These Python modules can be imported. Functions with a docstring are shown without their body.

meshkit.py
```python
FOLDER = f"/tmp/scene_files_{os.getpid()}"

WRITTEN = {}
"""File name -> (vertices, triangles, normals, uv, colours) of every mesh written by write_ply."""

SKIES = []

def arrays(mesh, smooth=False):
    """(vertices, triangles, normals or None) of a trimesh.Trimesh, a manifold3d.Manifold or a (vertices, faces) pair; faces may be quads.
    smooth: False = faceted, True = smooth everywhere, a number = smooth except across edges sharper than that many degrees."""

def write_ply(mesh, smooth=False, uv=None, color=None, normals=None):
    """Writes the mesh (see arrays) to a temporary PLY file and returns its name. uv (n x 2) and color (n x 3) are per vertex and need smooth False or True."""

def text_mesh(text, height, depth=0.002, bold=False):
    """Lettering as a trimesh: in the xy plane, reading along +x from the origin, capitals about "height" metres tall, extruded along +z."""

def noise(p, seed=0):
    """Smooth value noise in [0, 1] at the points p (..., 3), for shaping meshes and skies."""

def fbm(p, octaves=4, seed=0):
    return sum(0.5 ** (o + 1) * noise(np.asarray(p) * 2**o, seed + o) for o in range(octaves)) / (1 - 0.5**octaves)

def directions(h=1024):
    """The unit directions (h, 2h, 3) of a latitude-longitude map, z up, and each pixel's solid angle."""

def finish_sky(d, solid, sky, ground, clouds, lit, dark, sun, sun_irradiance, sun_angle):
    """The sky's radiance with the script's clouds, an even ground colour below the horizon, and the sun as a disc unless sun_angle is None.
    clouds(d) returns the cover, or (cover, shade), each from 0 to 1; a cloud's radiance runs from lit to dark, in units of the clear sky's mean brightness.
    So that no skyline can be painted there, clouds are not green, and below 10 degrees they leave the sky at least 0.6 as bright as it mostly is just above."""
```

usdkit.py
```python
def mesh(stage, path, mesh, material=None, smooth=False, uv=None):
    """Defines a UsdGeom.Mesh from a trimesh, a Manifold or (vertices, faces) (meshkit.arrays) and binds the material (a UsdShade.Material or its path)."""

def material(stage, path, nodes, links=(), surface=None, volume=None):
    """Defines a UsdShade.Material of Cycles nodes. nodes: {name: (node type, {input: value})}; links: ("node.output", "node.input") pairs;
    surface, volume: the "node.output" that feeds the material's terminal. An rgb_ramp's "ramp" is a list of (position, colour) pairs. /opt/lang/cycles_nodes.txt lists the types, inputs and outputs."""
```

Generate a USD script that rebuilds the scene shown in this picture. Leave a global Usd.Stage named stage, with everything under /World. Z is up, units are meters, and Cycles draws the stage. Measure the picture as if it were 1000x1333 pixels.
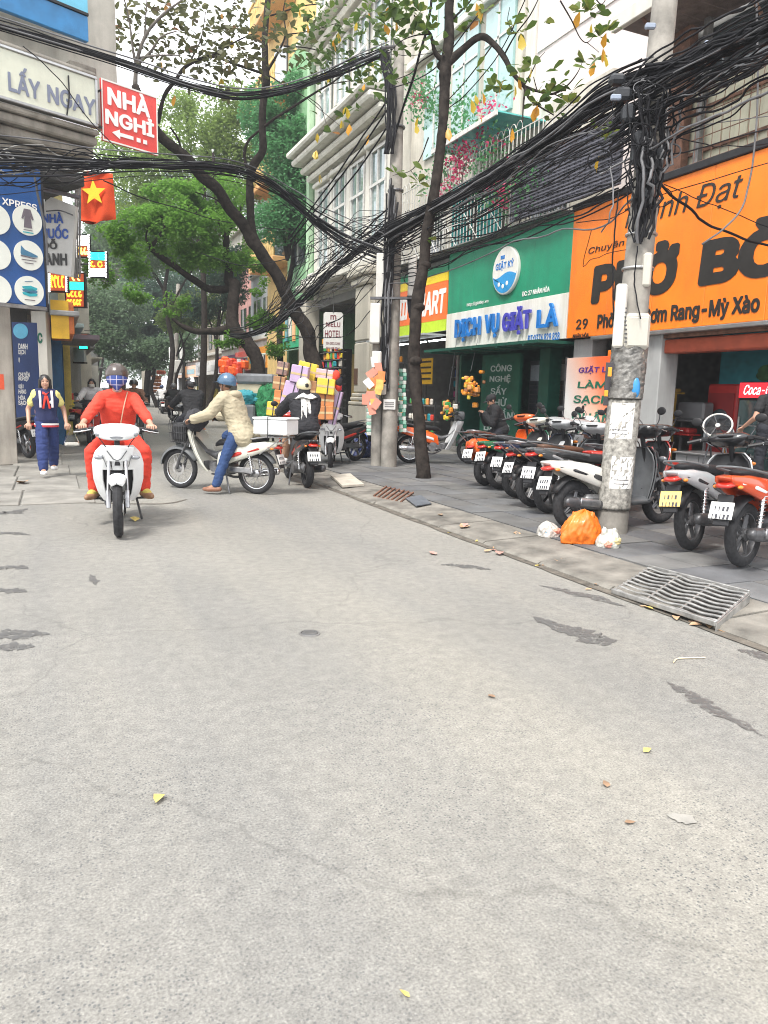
import math, random, numpy as np, trimesh, manifold3d, usdkit, meshkit
from pxr import Usd, UsdGeom, UsdLux, UsdShade, Gf, Sdf
from shapely.geometry import Polygon, Point
from shapely import union_all
stage = Usd.Stage.CreateInMemory()
UsdGeom.SetStageUpAxis(stage, UsdGeom.Tokens.z); UsdGeom.SetStageMetersPerUnit(stage, 1.0)
UsdGeom.Xform.Define(stage, '/World'); UsdGeom.Scope.Define(stage, '/World/Looks')
rng = np.random.default_rng(7); random.seed(7)
# ---------------------------------------------------------------- camera (world: +Y runs up the street, +X to the shops on the right)
PI = math.pi
FPX, TILT, ROLL, YAW, EYE = 963., math.radians(9.0), 0.026, math.radians(24.06), 1.4
_r0 = np.array([math.cos(YAW), -math.sin(YAW), 0])
_f = np.array([math.sin(YAW)*math.cos(TILT), math.cos(YAW)*math.cos(TILT), -math.sin(TILT)])
_u0 = np.cross(_r0, _f)
_cr, _cu = math.cos(ROLL)*_r0+math.sin(ROLL)*_u0, -math.sin(ROLL)*_r0+math.cos(ROLL)*_u0
CAMP = np.array([0, 0, EYE])
cam = UsdGeom.Camera.Define(stage, '/World/camera')
m4 = np.eye(4); m4[0, :3], m4[1, :3], m4[2, :3], m4[3, :3] = _cr, _cu, -_f, CAMP
cam.AddTransformOp().Set(Gf.Matrix4d(m4.tolist()))
cam.CreateHorizontalApertureAttr(24.0); cam.CreateVerticalApertureAttr(32.0); cam.CreateFocalLengthAttr(24.0*FPX/1000)
cam.CreateClippingRangeAttr(Gf.Vec2f(0.05, 2000))
cam.CreateExposureAttr(1.72)
def ray(px, py): return _f+(px-500)/FPX*_cr+(666.5-py)/FPX*_cu
def G(px, py, z=0.): d = ray(px, py); return CAMP+d*(z-EYE)/d[2]       # a point of the survey photo on the level z
def onX(px, py, X): d = ray(px, py); return CAMP+d*X/d[0]
def onY(px, py, Y): d = ray(px, py); return CAMP+d*Y/d[1]
_fh = np.array([math.sin(YAW), math.cos(YAW), 0])
def ath(px, py, D): d = ray(px, py); return CAMP+d*D/(d@_fh)             # the same, on an upright plane
def at(px, py, D): return CAMP+ray(px, py)*D                            # at the depth D along the view
# ---------------------------------------------------------------- sky and sun (bright overcast)
SUN_EL, SUN_DIR = math.radians(58), np.array([-0.55, -0.45])
SUN_DIR = SUN_DIR/np.linalg.norm(SUN_DIR)*math.cos(SUN_EL); SUNV = np.array([*SUN_DIR, math.sin(SUN_EL)])
dome = UsdLux.DomeLight.Define(stage, '/World/sky')
skym = usdkit.material(stage, '/World/Looks/overcast_sky', {
    'sky': ('sky_texture', {'sky_type': 'single_scattering', 'sun_disc': False, 'sun_elevation': SUN_EL, 'sun_rotation': math.atan2(SUNV[0], SUNV[1]), 'aerosol_density': 2.0}),
    'tc': ('texture_coordinate', {}), 'mp': ('mapping', {'scale': (1.5, 1.5, 4.0)}),
    'nz': ('noise_texture', {'scale': 1.6, 'detail': 5.0, 'roughness': 0.55}),
    'cov': ('rgb_ramp', {'ramp': [(0.25, (0.80, 0.80, 0.80)), (0.7, (0.97, 0.97, 0.97))]}),
    'sh': ('rgb_ramp', {'ramp': [(0.3, (6.6, 6.7, 6.9)), (0.75, (7.6, 7.6, 7.6))]}),
    'mx': ('mix_color', {'use_clamp': False}), 'bg': ('background_shader', {'strength': 0.10})},
    [('tc.generated', 'mp.vector'), ('mp.vector', 'nz.vector'), ('nz.fac', 'cov.fac'), ('nz.fac', 'sh.fac'), ('cov.color', 'mx.fac'),
     ('sky.color', 'mx.a'), ('sh.color', 'mx.b'), ('mx.result', 'bg.color')], surface='bg.background')
UsdShade.MaterialBindingAPI.Apply(dome.GetPrim()).Bind(skym)
dome.GetPrim().SetCustomDataByKey('kind', 'structure')
sun = UsdLux.DistantLight.Define(stage, '/World/sun')
sun.CreateNormalizeAttr(True); sun.CreateIntensityAttr(0.40); sun.CreateAngleAttr(14.0); sun.CreateColorAttr(Gf.Vec3f(1, 0.96, 0.9))
_z = SUNV; _x = np.cross([0, 0, 1], _z); _x /= np.linalg.norm(_x); _y = np.cross(_z, _x)
m4 = np.eye(4); m4[0, :3], m4[1, :3], m4[2, :3] = _x, _y, _z
sun.AddTransformOp().Set(Gf.Matrix4d(m4.tolist()))
# ---------------------------------------------------------------- materials
_mats = {}
def M(name, col, rough=0.6, metal=0.0, var=0.12, scale=4.0, bump=0.0, bscale=40.0, coat=0.0, streak=0.0, streakcol=(0.10, 0.09, 0.08), spec=0.5, world=False, rand=0.0, trans=0.0):
    if name in _mats: return _mats[name]
    col = np.array(col, float)
    n = {'tc': ('geometry' if world else 'texture_coordinate', {}), 'n1': ('noise_texture', {'scale': scale, 'detail': 5.0, 'roughness': 0.6}),
         'rp': ('rgb_ramp', {'ramp': [(0.3, tuple(np.clip(col*(1-var), 0, 1))), (0.7, tuple(np.clip(col*(1+var), 0, 1)))]}),
         'p': ('principled_bsdf', {'roughness': rough, 'metallic': metal, 'coat_weight': coat, 'specular_ior_level': spec, 'transmission_weight': trans})}
    co = 'tc.position' if world else 'tc.object'
    l = [(co, 'n1.vector'), ('n1.fac', 'rp.fac')]; out = 'rp.color'
    if streak:
        n.update({'ms': ('mapping', {'scale': (2.2, 2.2, 0.28)}), 'n2': ('noise_texture', {'scale': 1.3, 'detail': 6.0, 'roughness': 0.65}),
                  'r2': ('rgb_ramp', {'ramp': [(0.45, (0, 0, 0)), (0.75, (streak,)*3)]}), 'm2': ('mix_color', {'b': tuple(streakcol)})})
        l += [(co, 'ms.vector'), ('ms.vector', 'n2.vector'), ('n2.fac', 'r2.fac'), ('r2.color', 'm2.fac'), (out, 'm2.a')]; out = 'm2.result'
    if rand:
        n.update({'oi': ('object_info', {}), 'mr': ('map_range', {'to_min': 1-rand, 'to_max': 1+rand}), 'hs': ('hsv', {})})
        l += [('oi.random', 'mr.value'), ('mr.result', 'hs.value'), (out, 'hs.color')]; out = 'hs.color'
    l.append((out, 'p.base_color'))
    if bump:
        n.update({'n3': ('noise_texture', {'scale': bscale, 'detail': 4.0}), 'b': ('bump', {'strength': bump, 'distance': 0.01})})
        l += [(co, 'n3.vector'), ('n3.fac', 'b.height'), ('b.normal', 'p.normal')]
    _mats[name] = usdkit.material(stage, '/World/Looks/'+name, n, l, surface='p.BSDF'); return _mats[name]
def EM(name, col, strength, base=None):
    if name not in _mats:
        _mats[name] = usdkit.material(stage, '/World/Looks/'+name, {'p': ('principled_bsdf', {'base_color': tuple(base or col), 'emission_color': tuple(col), 'emission_strength': strength})}, [], surface='p.BSDF')
    return _mats[name]
def GLASS(name, tint=(0.9, 0.95, 0.95), ior=1.5, rough=0.02):
    if name not in _mats:
        _mats[name] = usdkit.material(stage, '/World/Looks/'+name, {'t': ('transparent_bsdf', {'color': tint}), 'g': ('glossy_bsdf', {'color': (0.9, 0.9, 0.9), 'roughness': rough}), 'f': ('fresnel', {'IOR': ior}), 'm': ('mix_closure', {})},
                                           [('t.BSDF', 'm.closure1'), ('g.BSDF', 'm.closure2'), ('f.fac', 'm.fac')], surface='m.closure')
    return _mats[name]
def LEAF(name, cols, tl=0.35, rough=0.5):
    """leaves: colour by island, light through the blade"""
    if name not in _mats:
        _mats[name] = usdkit.material(stage, '/World/Looks/'+name, {'g': ('geometry', {}), 'rp': ('rgb_ramp', {'ramp': cols}), 'p': ('principled_bsdf', {'roughness': rough}), 't': ('translucent_bsdf', {}), 'm': ('mix_closure', {'fac': tl})},
                                           [('g.random_per_island', 'rp.fac'), ('rp.color', 'p.base_color'), ('rp.color', 't.color'), ('p.BSDF', 'm.closure1'), ('t.BSDF', 'm.closure2')], surface='m.closure')
    return _mats[name]
# ---------------------------------------------------------------- naming and things
_used, _inv = {}, {}
def numbered(path):
    k = _used.get(path, -1)+1; _used[path] = k
    return path if k == 0 else f'{path}_{k:03d}'
def meta(prim, **kw):
    for k, v in kw.items():
        if v: prim.SetCustomDataByKey(k, v)
    return prim
def thing(name, label, cat, loc=(0, 0, 0), rz=0.0, group=None, kind=None, parent='/World', lean=0.0, tilt=0.0, local=False):
    x = UsdGeom.Xform.Define(stage, numbered(parent+'/'+name)); x.AddTranslateOp().Set(Gf.Vec3d(*map(float, loc)))
    x.AddRotateZOp().Set(math.degrees(rz))
    if tilt: x.AddRotateYOp().Set(math.degrees(tilt))
    if lean: x.AddRotateXOp().Set(math.degrees(lean))
    p = x.GetPrim(); meta(p, label=label, category=cat, group=group, kind=kind)
    if not local: _inv[str(p.GetPath())] = (np.array(loc, float), rz)
    return p
def copy_of(src, label, loc, rz=0.0, group=None):
    cat, g = src.GetCustomDataByKey('category'), group or src.GetCustomDataByKey('group')
    p = thing(src.GetName().rsplit('_0', 1)[0], label, cat, loc, rz, g, local=True)
    p.GetReferences().AddInternalReference(src.GetPath()); p.SetInstanceable(True)
    return p
def to_local(path, v):
    for k in (path, path.rsplit('/', 1)[0]):
        if k in _inv:
            o, rz = _inv[k]; c, s = math.cos(-rz), math.sin(-rz); w = v-o
            return np.stack([w[:, 0]*c-w[:, 1]*s, w[:, 0]*s+w[:, 1]*c, w[:, 2]], 1)
    return v
# ---------------------------------------------------------------- mesh builder
def basis(z):
    z = np.array(z, float); z /= max(np.linalg.norm(z), 1e-12)
    a = np.array([0, 0, 1.]) if abs(z[2]) < 0.9 else np.array([1., 0, 0])
    x = np.cross(a, z); x /= np.linalg.norm(x)
    return x, np.cross(z, x), z
_BOXF = np.array([[0, 2, 3, 1], [4, 5, 7, 6], [0, 1, 5, 4], [2, 6, 7, 3], [0, 4, 6, 2], [1, 3, 7, 5]])
class MB:
    def __init__(self): self.v, self.f, self.n = [], [], 0
    def raw(self, v, f):
        v = np.asarray(v, float); f = np.asarray(f, int)
        if f.shape[1] == 4: f = np.vstack([f[:, [0, 1, 2]], f[:, [0, 2, 3]]])
        self.v.append(v); self.f.append(f+self.n); self.n += len(v); return self
    def add(self, m):
        if hasattr(m, 'to_mesh'):
            q = m.to_mesh(); return self.raw(q.vert_properties[:, :3], q.tri_verts)
        return self.raw(m.vertices, m.faces)
    def box(self, c, s, rz=0.0, R=None):
        v = np.array([[x, y, z] for z in (-.5, .5) for y in (-.5, .5) for x in (-.5, .5)])*np.array(s, float)
        if rz: R = np.array([[math.cos(rz), -math.sin(rz), 0], [math.sin(rz), math.cos(rz), 0], [0, 0, 1]])
        if R is not None: v = v@np.asarray(R).T
        return self.raw(v+np.array(c, float), _BOXF)
    def bb(self, x0, x1, y0, y1, z0, z1): return self.box(((x0+x1)/2, (y0+y1)/2, (z0+z1)/2), (abs(x1-x0), abs(y1-y0), abs(z1-z0)))
    def bbox(self, c, s, b=0.01, rz=0.0, R=None):
        """a box with chamfered edges"""
        h = np.array(s, float)/2; b = min(b, 0.45*min(s)); pts = []
        for sx in (-1, 1):
            for sy in (-1, 1):
                for sz in (-1, 1):
                    S = np.array([sx, sy, sz])
                    for k in range(3):
                        q = h-b; q[k] = h[k]; pts.append(S*q)
        hu = trimesh.convex.convex_hull(np.array(pts)); v = np.array(hu.vertices)
        if rz: R = np.array([[math.cos(rz), -math.sin(rz), 0], [math.sin(rz), math.cos(rz), 0], [0, 0, 1]])
        if R is not None: v = v@np.asarray(R).T
        return self.raw(v+np.array(c, float), hu.faces)
    def tube(self, pts, r, n=6, cap=True):
        pts = np.asarray(pts, float); k = len(pts); r = np.full(k, r, float) if np.ndim(r) == 0 else np.asarray(r, float)
        t = np.gradient(pts, axis=0); t /= np.maximum(np.linalg.norm(t, axis=1, keepdims=True), 1e-9)
        x, y, _ = basis(t[0]); X = []
        for i in range(k):
            x = x-t[i]*(x@t[i]); x /= max(np.linalg.norm(x), 1e-9); X.append(x.copy())
        X = np.array(X); Y = np.cross(t, X); a = np.arange(n)*2*PI/n
        v = (pts[:, None]+r[:, None, None]*(np.cos(a)[None, :, None]*X[:, None]+np.sin(a)[None, :, None]*Y[:, None])).reshape(-1, 3)
        i, j = np.meshgrid(np.arange(k-1), np.arange(n), indexing='ij'); j2 = (j+1) % n
        f = np.stack([i*n+j, i*n+j2, (i+1)*n+j2, (i+1)*n+j], -1).reshape(-1, 4)
        f = np.vstack([f[:, [0, 1, 2]], f[:, [0, 2, 3]]])
        if cap:
            v = np.vstack([v, pts[0], pts[-1]]); b, q = k*n, (k-1)*n; j = np.arange(n); j2 = (j+1) % n
            f = np.vstack([f, np.stack([np.full(n, b), j2, j], 1), np.stack([np.full(n, b+1), q+j, q+j2], 1)])
        return self.raw(v, f)
    def cyl(self, a, b, r, n=10, r2=None): return self.tube([a, b], [r, r if r2 is None else r2], n)
    def ball(self, c, r, n=1, R=None):
        s = trimesh.creation.icosphere(subdivisions=n); v = np.array(s.vertices)*np.array(r, float)
        if R is not None: v = v@np.asarray(R).T
        return self.raw(v+np.array(c, float), s.faces)
    def lathe(self, prof, c, axis, n=20):
        """prof: (radius, height along axis)"""
        x, y, z = basis(axis); prof = np.array(prof, float); a = np.arange(n)*2*PI/n; k = len(prof)
        v = np.array(c, float)+prof[:, None, 1, None]*z+prof[:, None, 0, None]*(np.cos(a)[None, :, None]*x+np.sin(a)[None, :, None]*y)
        i, j = np.meshgrid(np.arange(k-1), np.arange(n), indexing='ij'); j2 = (j+1) % n
        return self.raw(v.reshape(-1, 3), np.stack([i*n+j, i*n+j2, (i+1)*n+j2, (i+1)*n+j], -1).reshape(-1, 4))
    def rings(self, R, close=True, cap=True):
        """skin over a list of rings (k x n x 3)"""
        R = np.asarray(R, float); k, n, _ = R.shape; m = n if close else n-1
        i, j = np.meshgrid(np.arange(k-1), np.arange(m), indexing='ij'); j2 = (j+1) % n
        f = np.stack([i*n+j, i*n+j2, (i+1)*n+j2, (i+1)*n+j], -1).reshape(-1, 4); f = np.vstack([f[:, [0, 1, 2]], f[:, [0, 2, 3]]]); v = R.reshape(-1, 3)
        if cap and close:
            v = np.vstack([v, R[0].mean(0), R[-1].mean(0)]); b, q = k*n, (k-1)*n; j = np.arange(n); j2 = (j+1) % n
            f = np.vstack([f, np.stack([np.full(n, b), j2, j], 1), np.stack([np.full(n, b+1), q+j, q+j2], 1)])
        return self.raw(v, f)
    def prism(self, poly, o, right, up, depth):
        """polygon in the plane (right, up) at o, extruded along right x up"""
        r, u = np.array(right, float), np.array(up, float); nn = np.cross(r, u)
        g = poly if hasattr(poly, 'exterior') else Polygon(poly)
        m = trimesh.creation.extrude_polygon(g, depth, engine='earcut'); q = np.array(m.vertices)
        return self.raw(np.array(o, float)+q[:, :1]*r+q[:, 1:2]*u+q[:, 2:]*nn, m.faces)
    def sheet(self, P, th, nrm=None):
        """solidified grid of points P (k x n x 3)"""
        P = np.asarray(P, float); k, n, _ = P.shape
        a, b = np.gradient(P, axis=0), np.gradient(P, axis=1); N = np.cross(a, b); N /= np.maximum(np.linalg.norm(N, axis=2, keepdims=True), 1e-9)
        Q = P-N*th
        ring = np.concatenate([P, Q[:, ::-1]], 1)
        return self.rings(ring)
    def text(self, s, o, right, up, w, h, d=0.006, bold=True, shear=0.0, fat=0.0):
        """lettering that fills the width w and the height h from the lower left corner o"""
        m = meshkit.text_mesh(s, 1.0, 0.02, bold)
        if fat:
            v, f = np.array(m.vertices), np.array(m.faces); f = f[(v[f][:, :, 2] > .01).all(1)]
            g = union_all([Polygon(v[t][:, :2]).buffer(.002) for t in f]).buffer(fat, join_style=2).simplify(.012)
            m = trimesh.util.concatenate([trimesh.creation.extrude_polygon(p, .02, engine='earcut') for p in getattr(g, 'geoms', [g])])
        q = np.array(m.vertices); lo, hi = q.min(0), q.max(0)
        q = (q-lo)/np.maximum(hi-lo, 1e-9)*np.array([w, h, d]); q[:, 0] += shear*q[:, 1]
        r, u = np.array(right, float), np.array(up, float); nn = np.cross(r, u)
        return self.raw(np.array(o, float)+q[:, :1]*r+q[:, 1:2]*u+q[:, 2:]*nn, m.faces)
    def arrays(self): return np.vstack(self.v), np.vstack(self.f)
    def put(self, name, mat, parent=None, smooth=False, **kw):
        if not self.v: return None
        v, f = self.arrays(); pp = '/World' if parent is None else str(parent.GetPath())
        if pp != '/World': v = to_local(pp, v)
        p = usdkit.mesh(stage, numbered(pp+'/'+name), (v, f), mat, smooth).GetPrim()
        meta(p, **kw); return p
    def top(self, name, mat, label, cat, smooth=False, group=None, kind=None, o=None):
        """a thing that is one mesh"""
        v, f = self.arrays(); o = np.array([*(v.min(0)+v.max(0))[:2]/2, v[:, 2].min()]) if o is None else np.array(o, float)
        m = usdkit.mesh(stage, numbered('/World/'+name), (v-o, f), mat, smooth); m.AddTranslateOp().Set(Gf.Vec3d(*map(float, o)))
        return meta(m.GetPrim(), label=label, category=cat, group=group, kind=kind)
UPZ = np.array([0, 0, 1.]); FR = (np.array([0, -1., 0]), UPZ)               # lettering on the right-hand facades
def lerp(a, b, t): return np.array(a, float)*(1-t)+np.array(b, float)*t
def smooth_path(pts, n=8):
    """Catmull-Rom through the rows of pts (any number of columns)"""
    P = np.array(pts, float); P = np.vstack([2*P[0]-P[1], P, 2*P[-1]-P[-2]]); out = []
    for i in range(1, len(P)-2):
        for t in np.linspace(0, 1, n, endpoint=False):
            a, b, c, d = P[i-1:i+3]; out.append(0.5*(2*b+(c-a)*t+(2*a-5*b+4*c-d)*t*t+(3*b-a-3*c+d)*t**3))
    return np.array(out+[P[-2]])
# ================================================================ the ground
def road_material():
    n = {'g': ('geometry', {}), 'big': ('noise_texture', {'scale': 0.45, 'detail': 6.0, 'roughness': 0.6}), 'mid': ('noise_texture', {'scale': 14.0, 'detail': 9.0, 'roughness': 0.85}),
         'fine': ('noise_texture', {'scale': 120.0, 'detail': 5.0, 'roughness': 0.7}), 'vo': ('voronoi_texture', {'scale': 95.0}), 'vo2': ('voronoi_texture', {'scale': 120.0, 'randomness': 1.0}),
         'r1': ('rgb_ramp', {'ramp': [(0.3, (0.205, 0.198, 0.180)), (0.5, (0.228, 0.220, 0.200)), (0.7, (0.252, 0.242, 0.219))]}),
         'r2': ('rgb_ramp', {'ramp': [(0.32, (0.62, 0.62, 0.63)), (0.68, (1.3, 1.3, 1.28))]}),
         'r3': ('rgb_ramp', {'ramp': [(0.3, (0.5, 0.5, 0.5)), (0.7, (1.42, 1.42, 1.42))]}),
         'm1': ('mix_color', {'blend_type': 'multiply', 'fac': 0.75, 'use_clamp': False}), 'm2': ('mix_color', {'blend_type': 'multiply', 'fac': 0.8, 'use_clamp': False}),
         'sc': ('separate_color', {}), 'dark': ('math', {'math_type': 'greater_than', 'value2': 0.62}), 'near': ('math', {'math_type': 'less_than', 'value2': 0.36}), 'and': ('math', {'math_type': 'multiply'}), 'an2': ('math', {'math_type': 'multiply'}),
         'msk': ('noise_texture', {'scale': 1.1, 'detail': 3.0}), 'mr': ('map_range', {'from_min': 0.4, 'from_max': 0.66, 'to_min': 0.25, 'to_max': 0.75, 'clamp': True}),
         'm3': ('mix_color', {'b': (0.055, 0.06, 0.068)}),
         'sc2': ('separate_color', {}), 'lt': ('math', {'math_type': 'greater_than', 'value2': 0.93}), 'n2': ('math', {'math_type': 'less_than', 'value2': 0.3}), 'a3': ('math', {'math_type': 'multiply'}), 'a4': ('math', {'math_type': 'multiply', 'value2': 0.2}), 'm4': ('mix_color', {'b': (0.5, 0.48, 0.44)}),
         'tr': ('mapping', {'scale': (0.55, 0.05, 1.0)}), 'tn': ('noise_texture', {'scale': 1.6, 'detail': 4.0}), 'tr2': ('rgb_ramp', {'ramp': [(0.38, (0.82, 0.835, 0.865)), (0.60, (1.07, 1.06, 1.03))]}), 'm5': ('mix_color', {'blend_type': 'multiply', 'fac': 0.8, 'use_clamp': False}),
         'ck': ('voronoi_texture', {'scale': 0.30, 'feature': 'distance_to_edge'}), 'wn': ('noise_texture', {'scale': 1.5, 'detail': 5.0}), 'wm': ('mix_color', {'blend_type': 'add', 'fac': 0.55, 'use_clamp': False}),
         'ckr': ('rgb_ramp', {'ramp': [(0.0, (0.66, 0.66, 0.66)), (0.004, (1, 1, 1))]}), 'm6': ('mix_color', {'blend_type': 'multiply', 'fac': 0.5, 'use_clamp': False}),
         'ad': ('math', {'math_type': 'multiply_add', 'value2': 0.5}), 'b': ('bump', {'strength': 0.35, 'distance': 0.004}), 'p': ('principled_bsdf', {'roughness': 0.82, 'specular_ior_level': 0.35})}
    l = [('g.position', x+'.vector') for x in ('big', 'mid', 'fine', 'vo', 'vo2', 'msk', 'tr', 'wn')]
    l += [('tr.vector', 'tn.vector'), ('tn.fac', 'tr2.fac'), ('big.fac', 'r1.fac'), ('mid.fac', 'r2.fac'), ('fine.fac', 'r3.fac'), ('r1.color', 'm1.a'), ('r2.color', 'm1.b'), ('m1.result', 'm2.a'), ('r3.color', 'm2.b'),
          ('m2.result', 'm5.a'), ('tr2.color', 'm5.b'),
          ('vo.color', 'sc.color'), ('sc.r', 'dark.value1'), ('vo.distance', 'near.value1'), ('dark.value', 'and.value1'), ('near.value', 'and.value2'), ('msk.fac', 'mr.value'), ('and.value', 'an2.value1'), ('mr.result', 'an2.value2'),
          ('an2.value', 'm3.fac'), ('m5.result', 'm3.a'), ('vo2.color', 'sc2.color'), ('sc2.g', 'lt.value1'), ('vo2.distance', 'n2.value1'), ('lt.value', 'a3.value1'), ('n2.value', 'a3.value2'), ('a3.value', 'a4.value1'), ('a4.value', 'm4.fac'), ('m3.result', 'm4.a'),
          ('g.position', 'wm.a'), ('wn.color', 'wm.b'), ('wm.result', 'ck.vector'), ('ck.distance', 'ckr.fac'), ('m4.result', 'm6.a'), ('ckr.color', 'm6.b'), ('m6.result', 'p.base_color'),
          ('fine.fac', 'ad.value1'), ('vo.distance', 'ad.value3'), ('ad.value', 'b.height'), ('b.normal', 'p.normal')]
    return usdkit.material(stage, '/World/Looks/worn_asphalt', n, l, surface='p.BSDF')
ROAD = road_material()
ground = thing('road', None, None, kind='structure')
MB().raw([[-400, -60, 0], [400, -60, 0], [400, 900, 0], [-400, 900, 0]], [[0, 1, 2, 3]]).put('asphalt', ROAD, ground)
conc = M('pavement_concrete', (0.205, 0.196, 0.176), 0.85, var=0.35, scale=2.2, bump=0.3, bscale=90, world=True)
conc2 = M('kerb_concrete', (0.165, 0.154, 0.134), 0.88, var=0.5, scale=3.2, bump=0.4, bscale=70, world=True)
dirt = M('gutter_dirt', (0.10, 0.088, 0.072), 0.95, var=0.6, scale=9, bump=0.5, world=True)
slabm = [M('stone_slab_%d' % i, c, 0.75, var=0.28, scale=2.4, bump=0.25, bscale=60, world=True) for i, c in enumerate([(0.098, 0.10, 0.105), (0.118, 0.12, 0.122), (0.135, 0.134, 0.13), (0.108, 0.107, 0.104)])]
# right pavement: kerb strip, then stone slabs
BEND = 15.0
pav = thing('right_pavement', None, None, kind='structure')
MB().bb(4.42, 12.0, -6, 15.5, -0.2, 0.036).put('bedding', dirt, pav)
for i in range(26):                                               # sloped kerb strip cast in lengths
    y0 = -3+i*0.9; y1 = y0+0.885; jx = rng.normal(0, 0.008)
    x0 = 3.74+jx+max(0, y0-12)*0.06
    z = rng.normal(0, 0.004)
    prof = [(x0, -0.1), (x0, 0.014+z), (x0+0.03, 0.034+z), (4.40, 0.058+z), (4.40, -0.1)]
    b = MB(); k = len(prof)
    b.rings([[(x, y, zz) for x, zz in prof] for y in (y0, y1)]); b.put('kerb_stone', conc2, pav)
for j in range(30):
    for i in range(12):
        y0, x0 = 0.4+j*0.5, 4.43+i*0.42
        if y0 > 15.1 or (i > 6 and y0 < 3): continue
        t = rng.normal(0, 0.0025, 2)
        b = MB(); b.box((x0+0.207, y0+0.247, 0.042+t[0]), (0.412, 0.492, 0.04)); b.put('paving_slab', slabm[rng.integers(4)], pav)
MB().bb(4.3, 40.0, 15.3, 16.9, -0.2, 0.058).put('concrete_strip', conc, pav)
# left pavement: pale concrete bays
lp = thing('left_pavement', None, None, kind='structure')
for (x0, x1, y0, y1) in [(-2.5, -0.42, 9.6, 10.9), (-0.40, 0.42, 9.62, 10.9), (-2.6, -0.55, 10.93, 12.6), (-0.53, 0.28, 10.93, 12.6), (-2.6, -0.6, 12.63, 14.3), (-0.58, 0.2, 12.63, 14.3), (-0.7, 0.1, 14.33, 17), (-0.9, 0.15, 17.03, 20), (-4.6, -2.53, 8.7, 10.8), (-5, -2.63, 10.83, 14)]:
    b = MB(); b.bbox(((x0+x1)/2, (y0+y1)/2, 0.0), (x1-x0, y1-y0, 0.05+rng.uniform(-.008, .008)), 0.012); b.put('concrete_bay', conc, lp)
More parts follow.
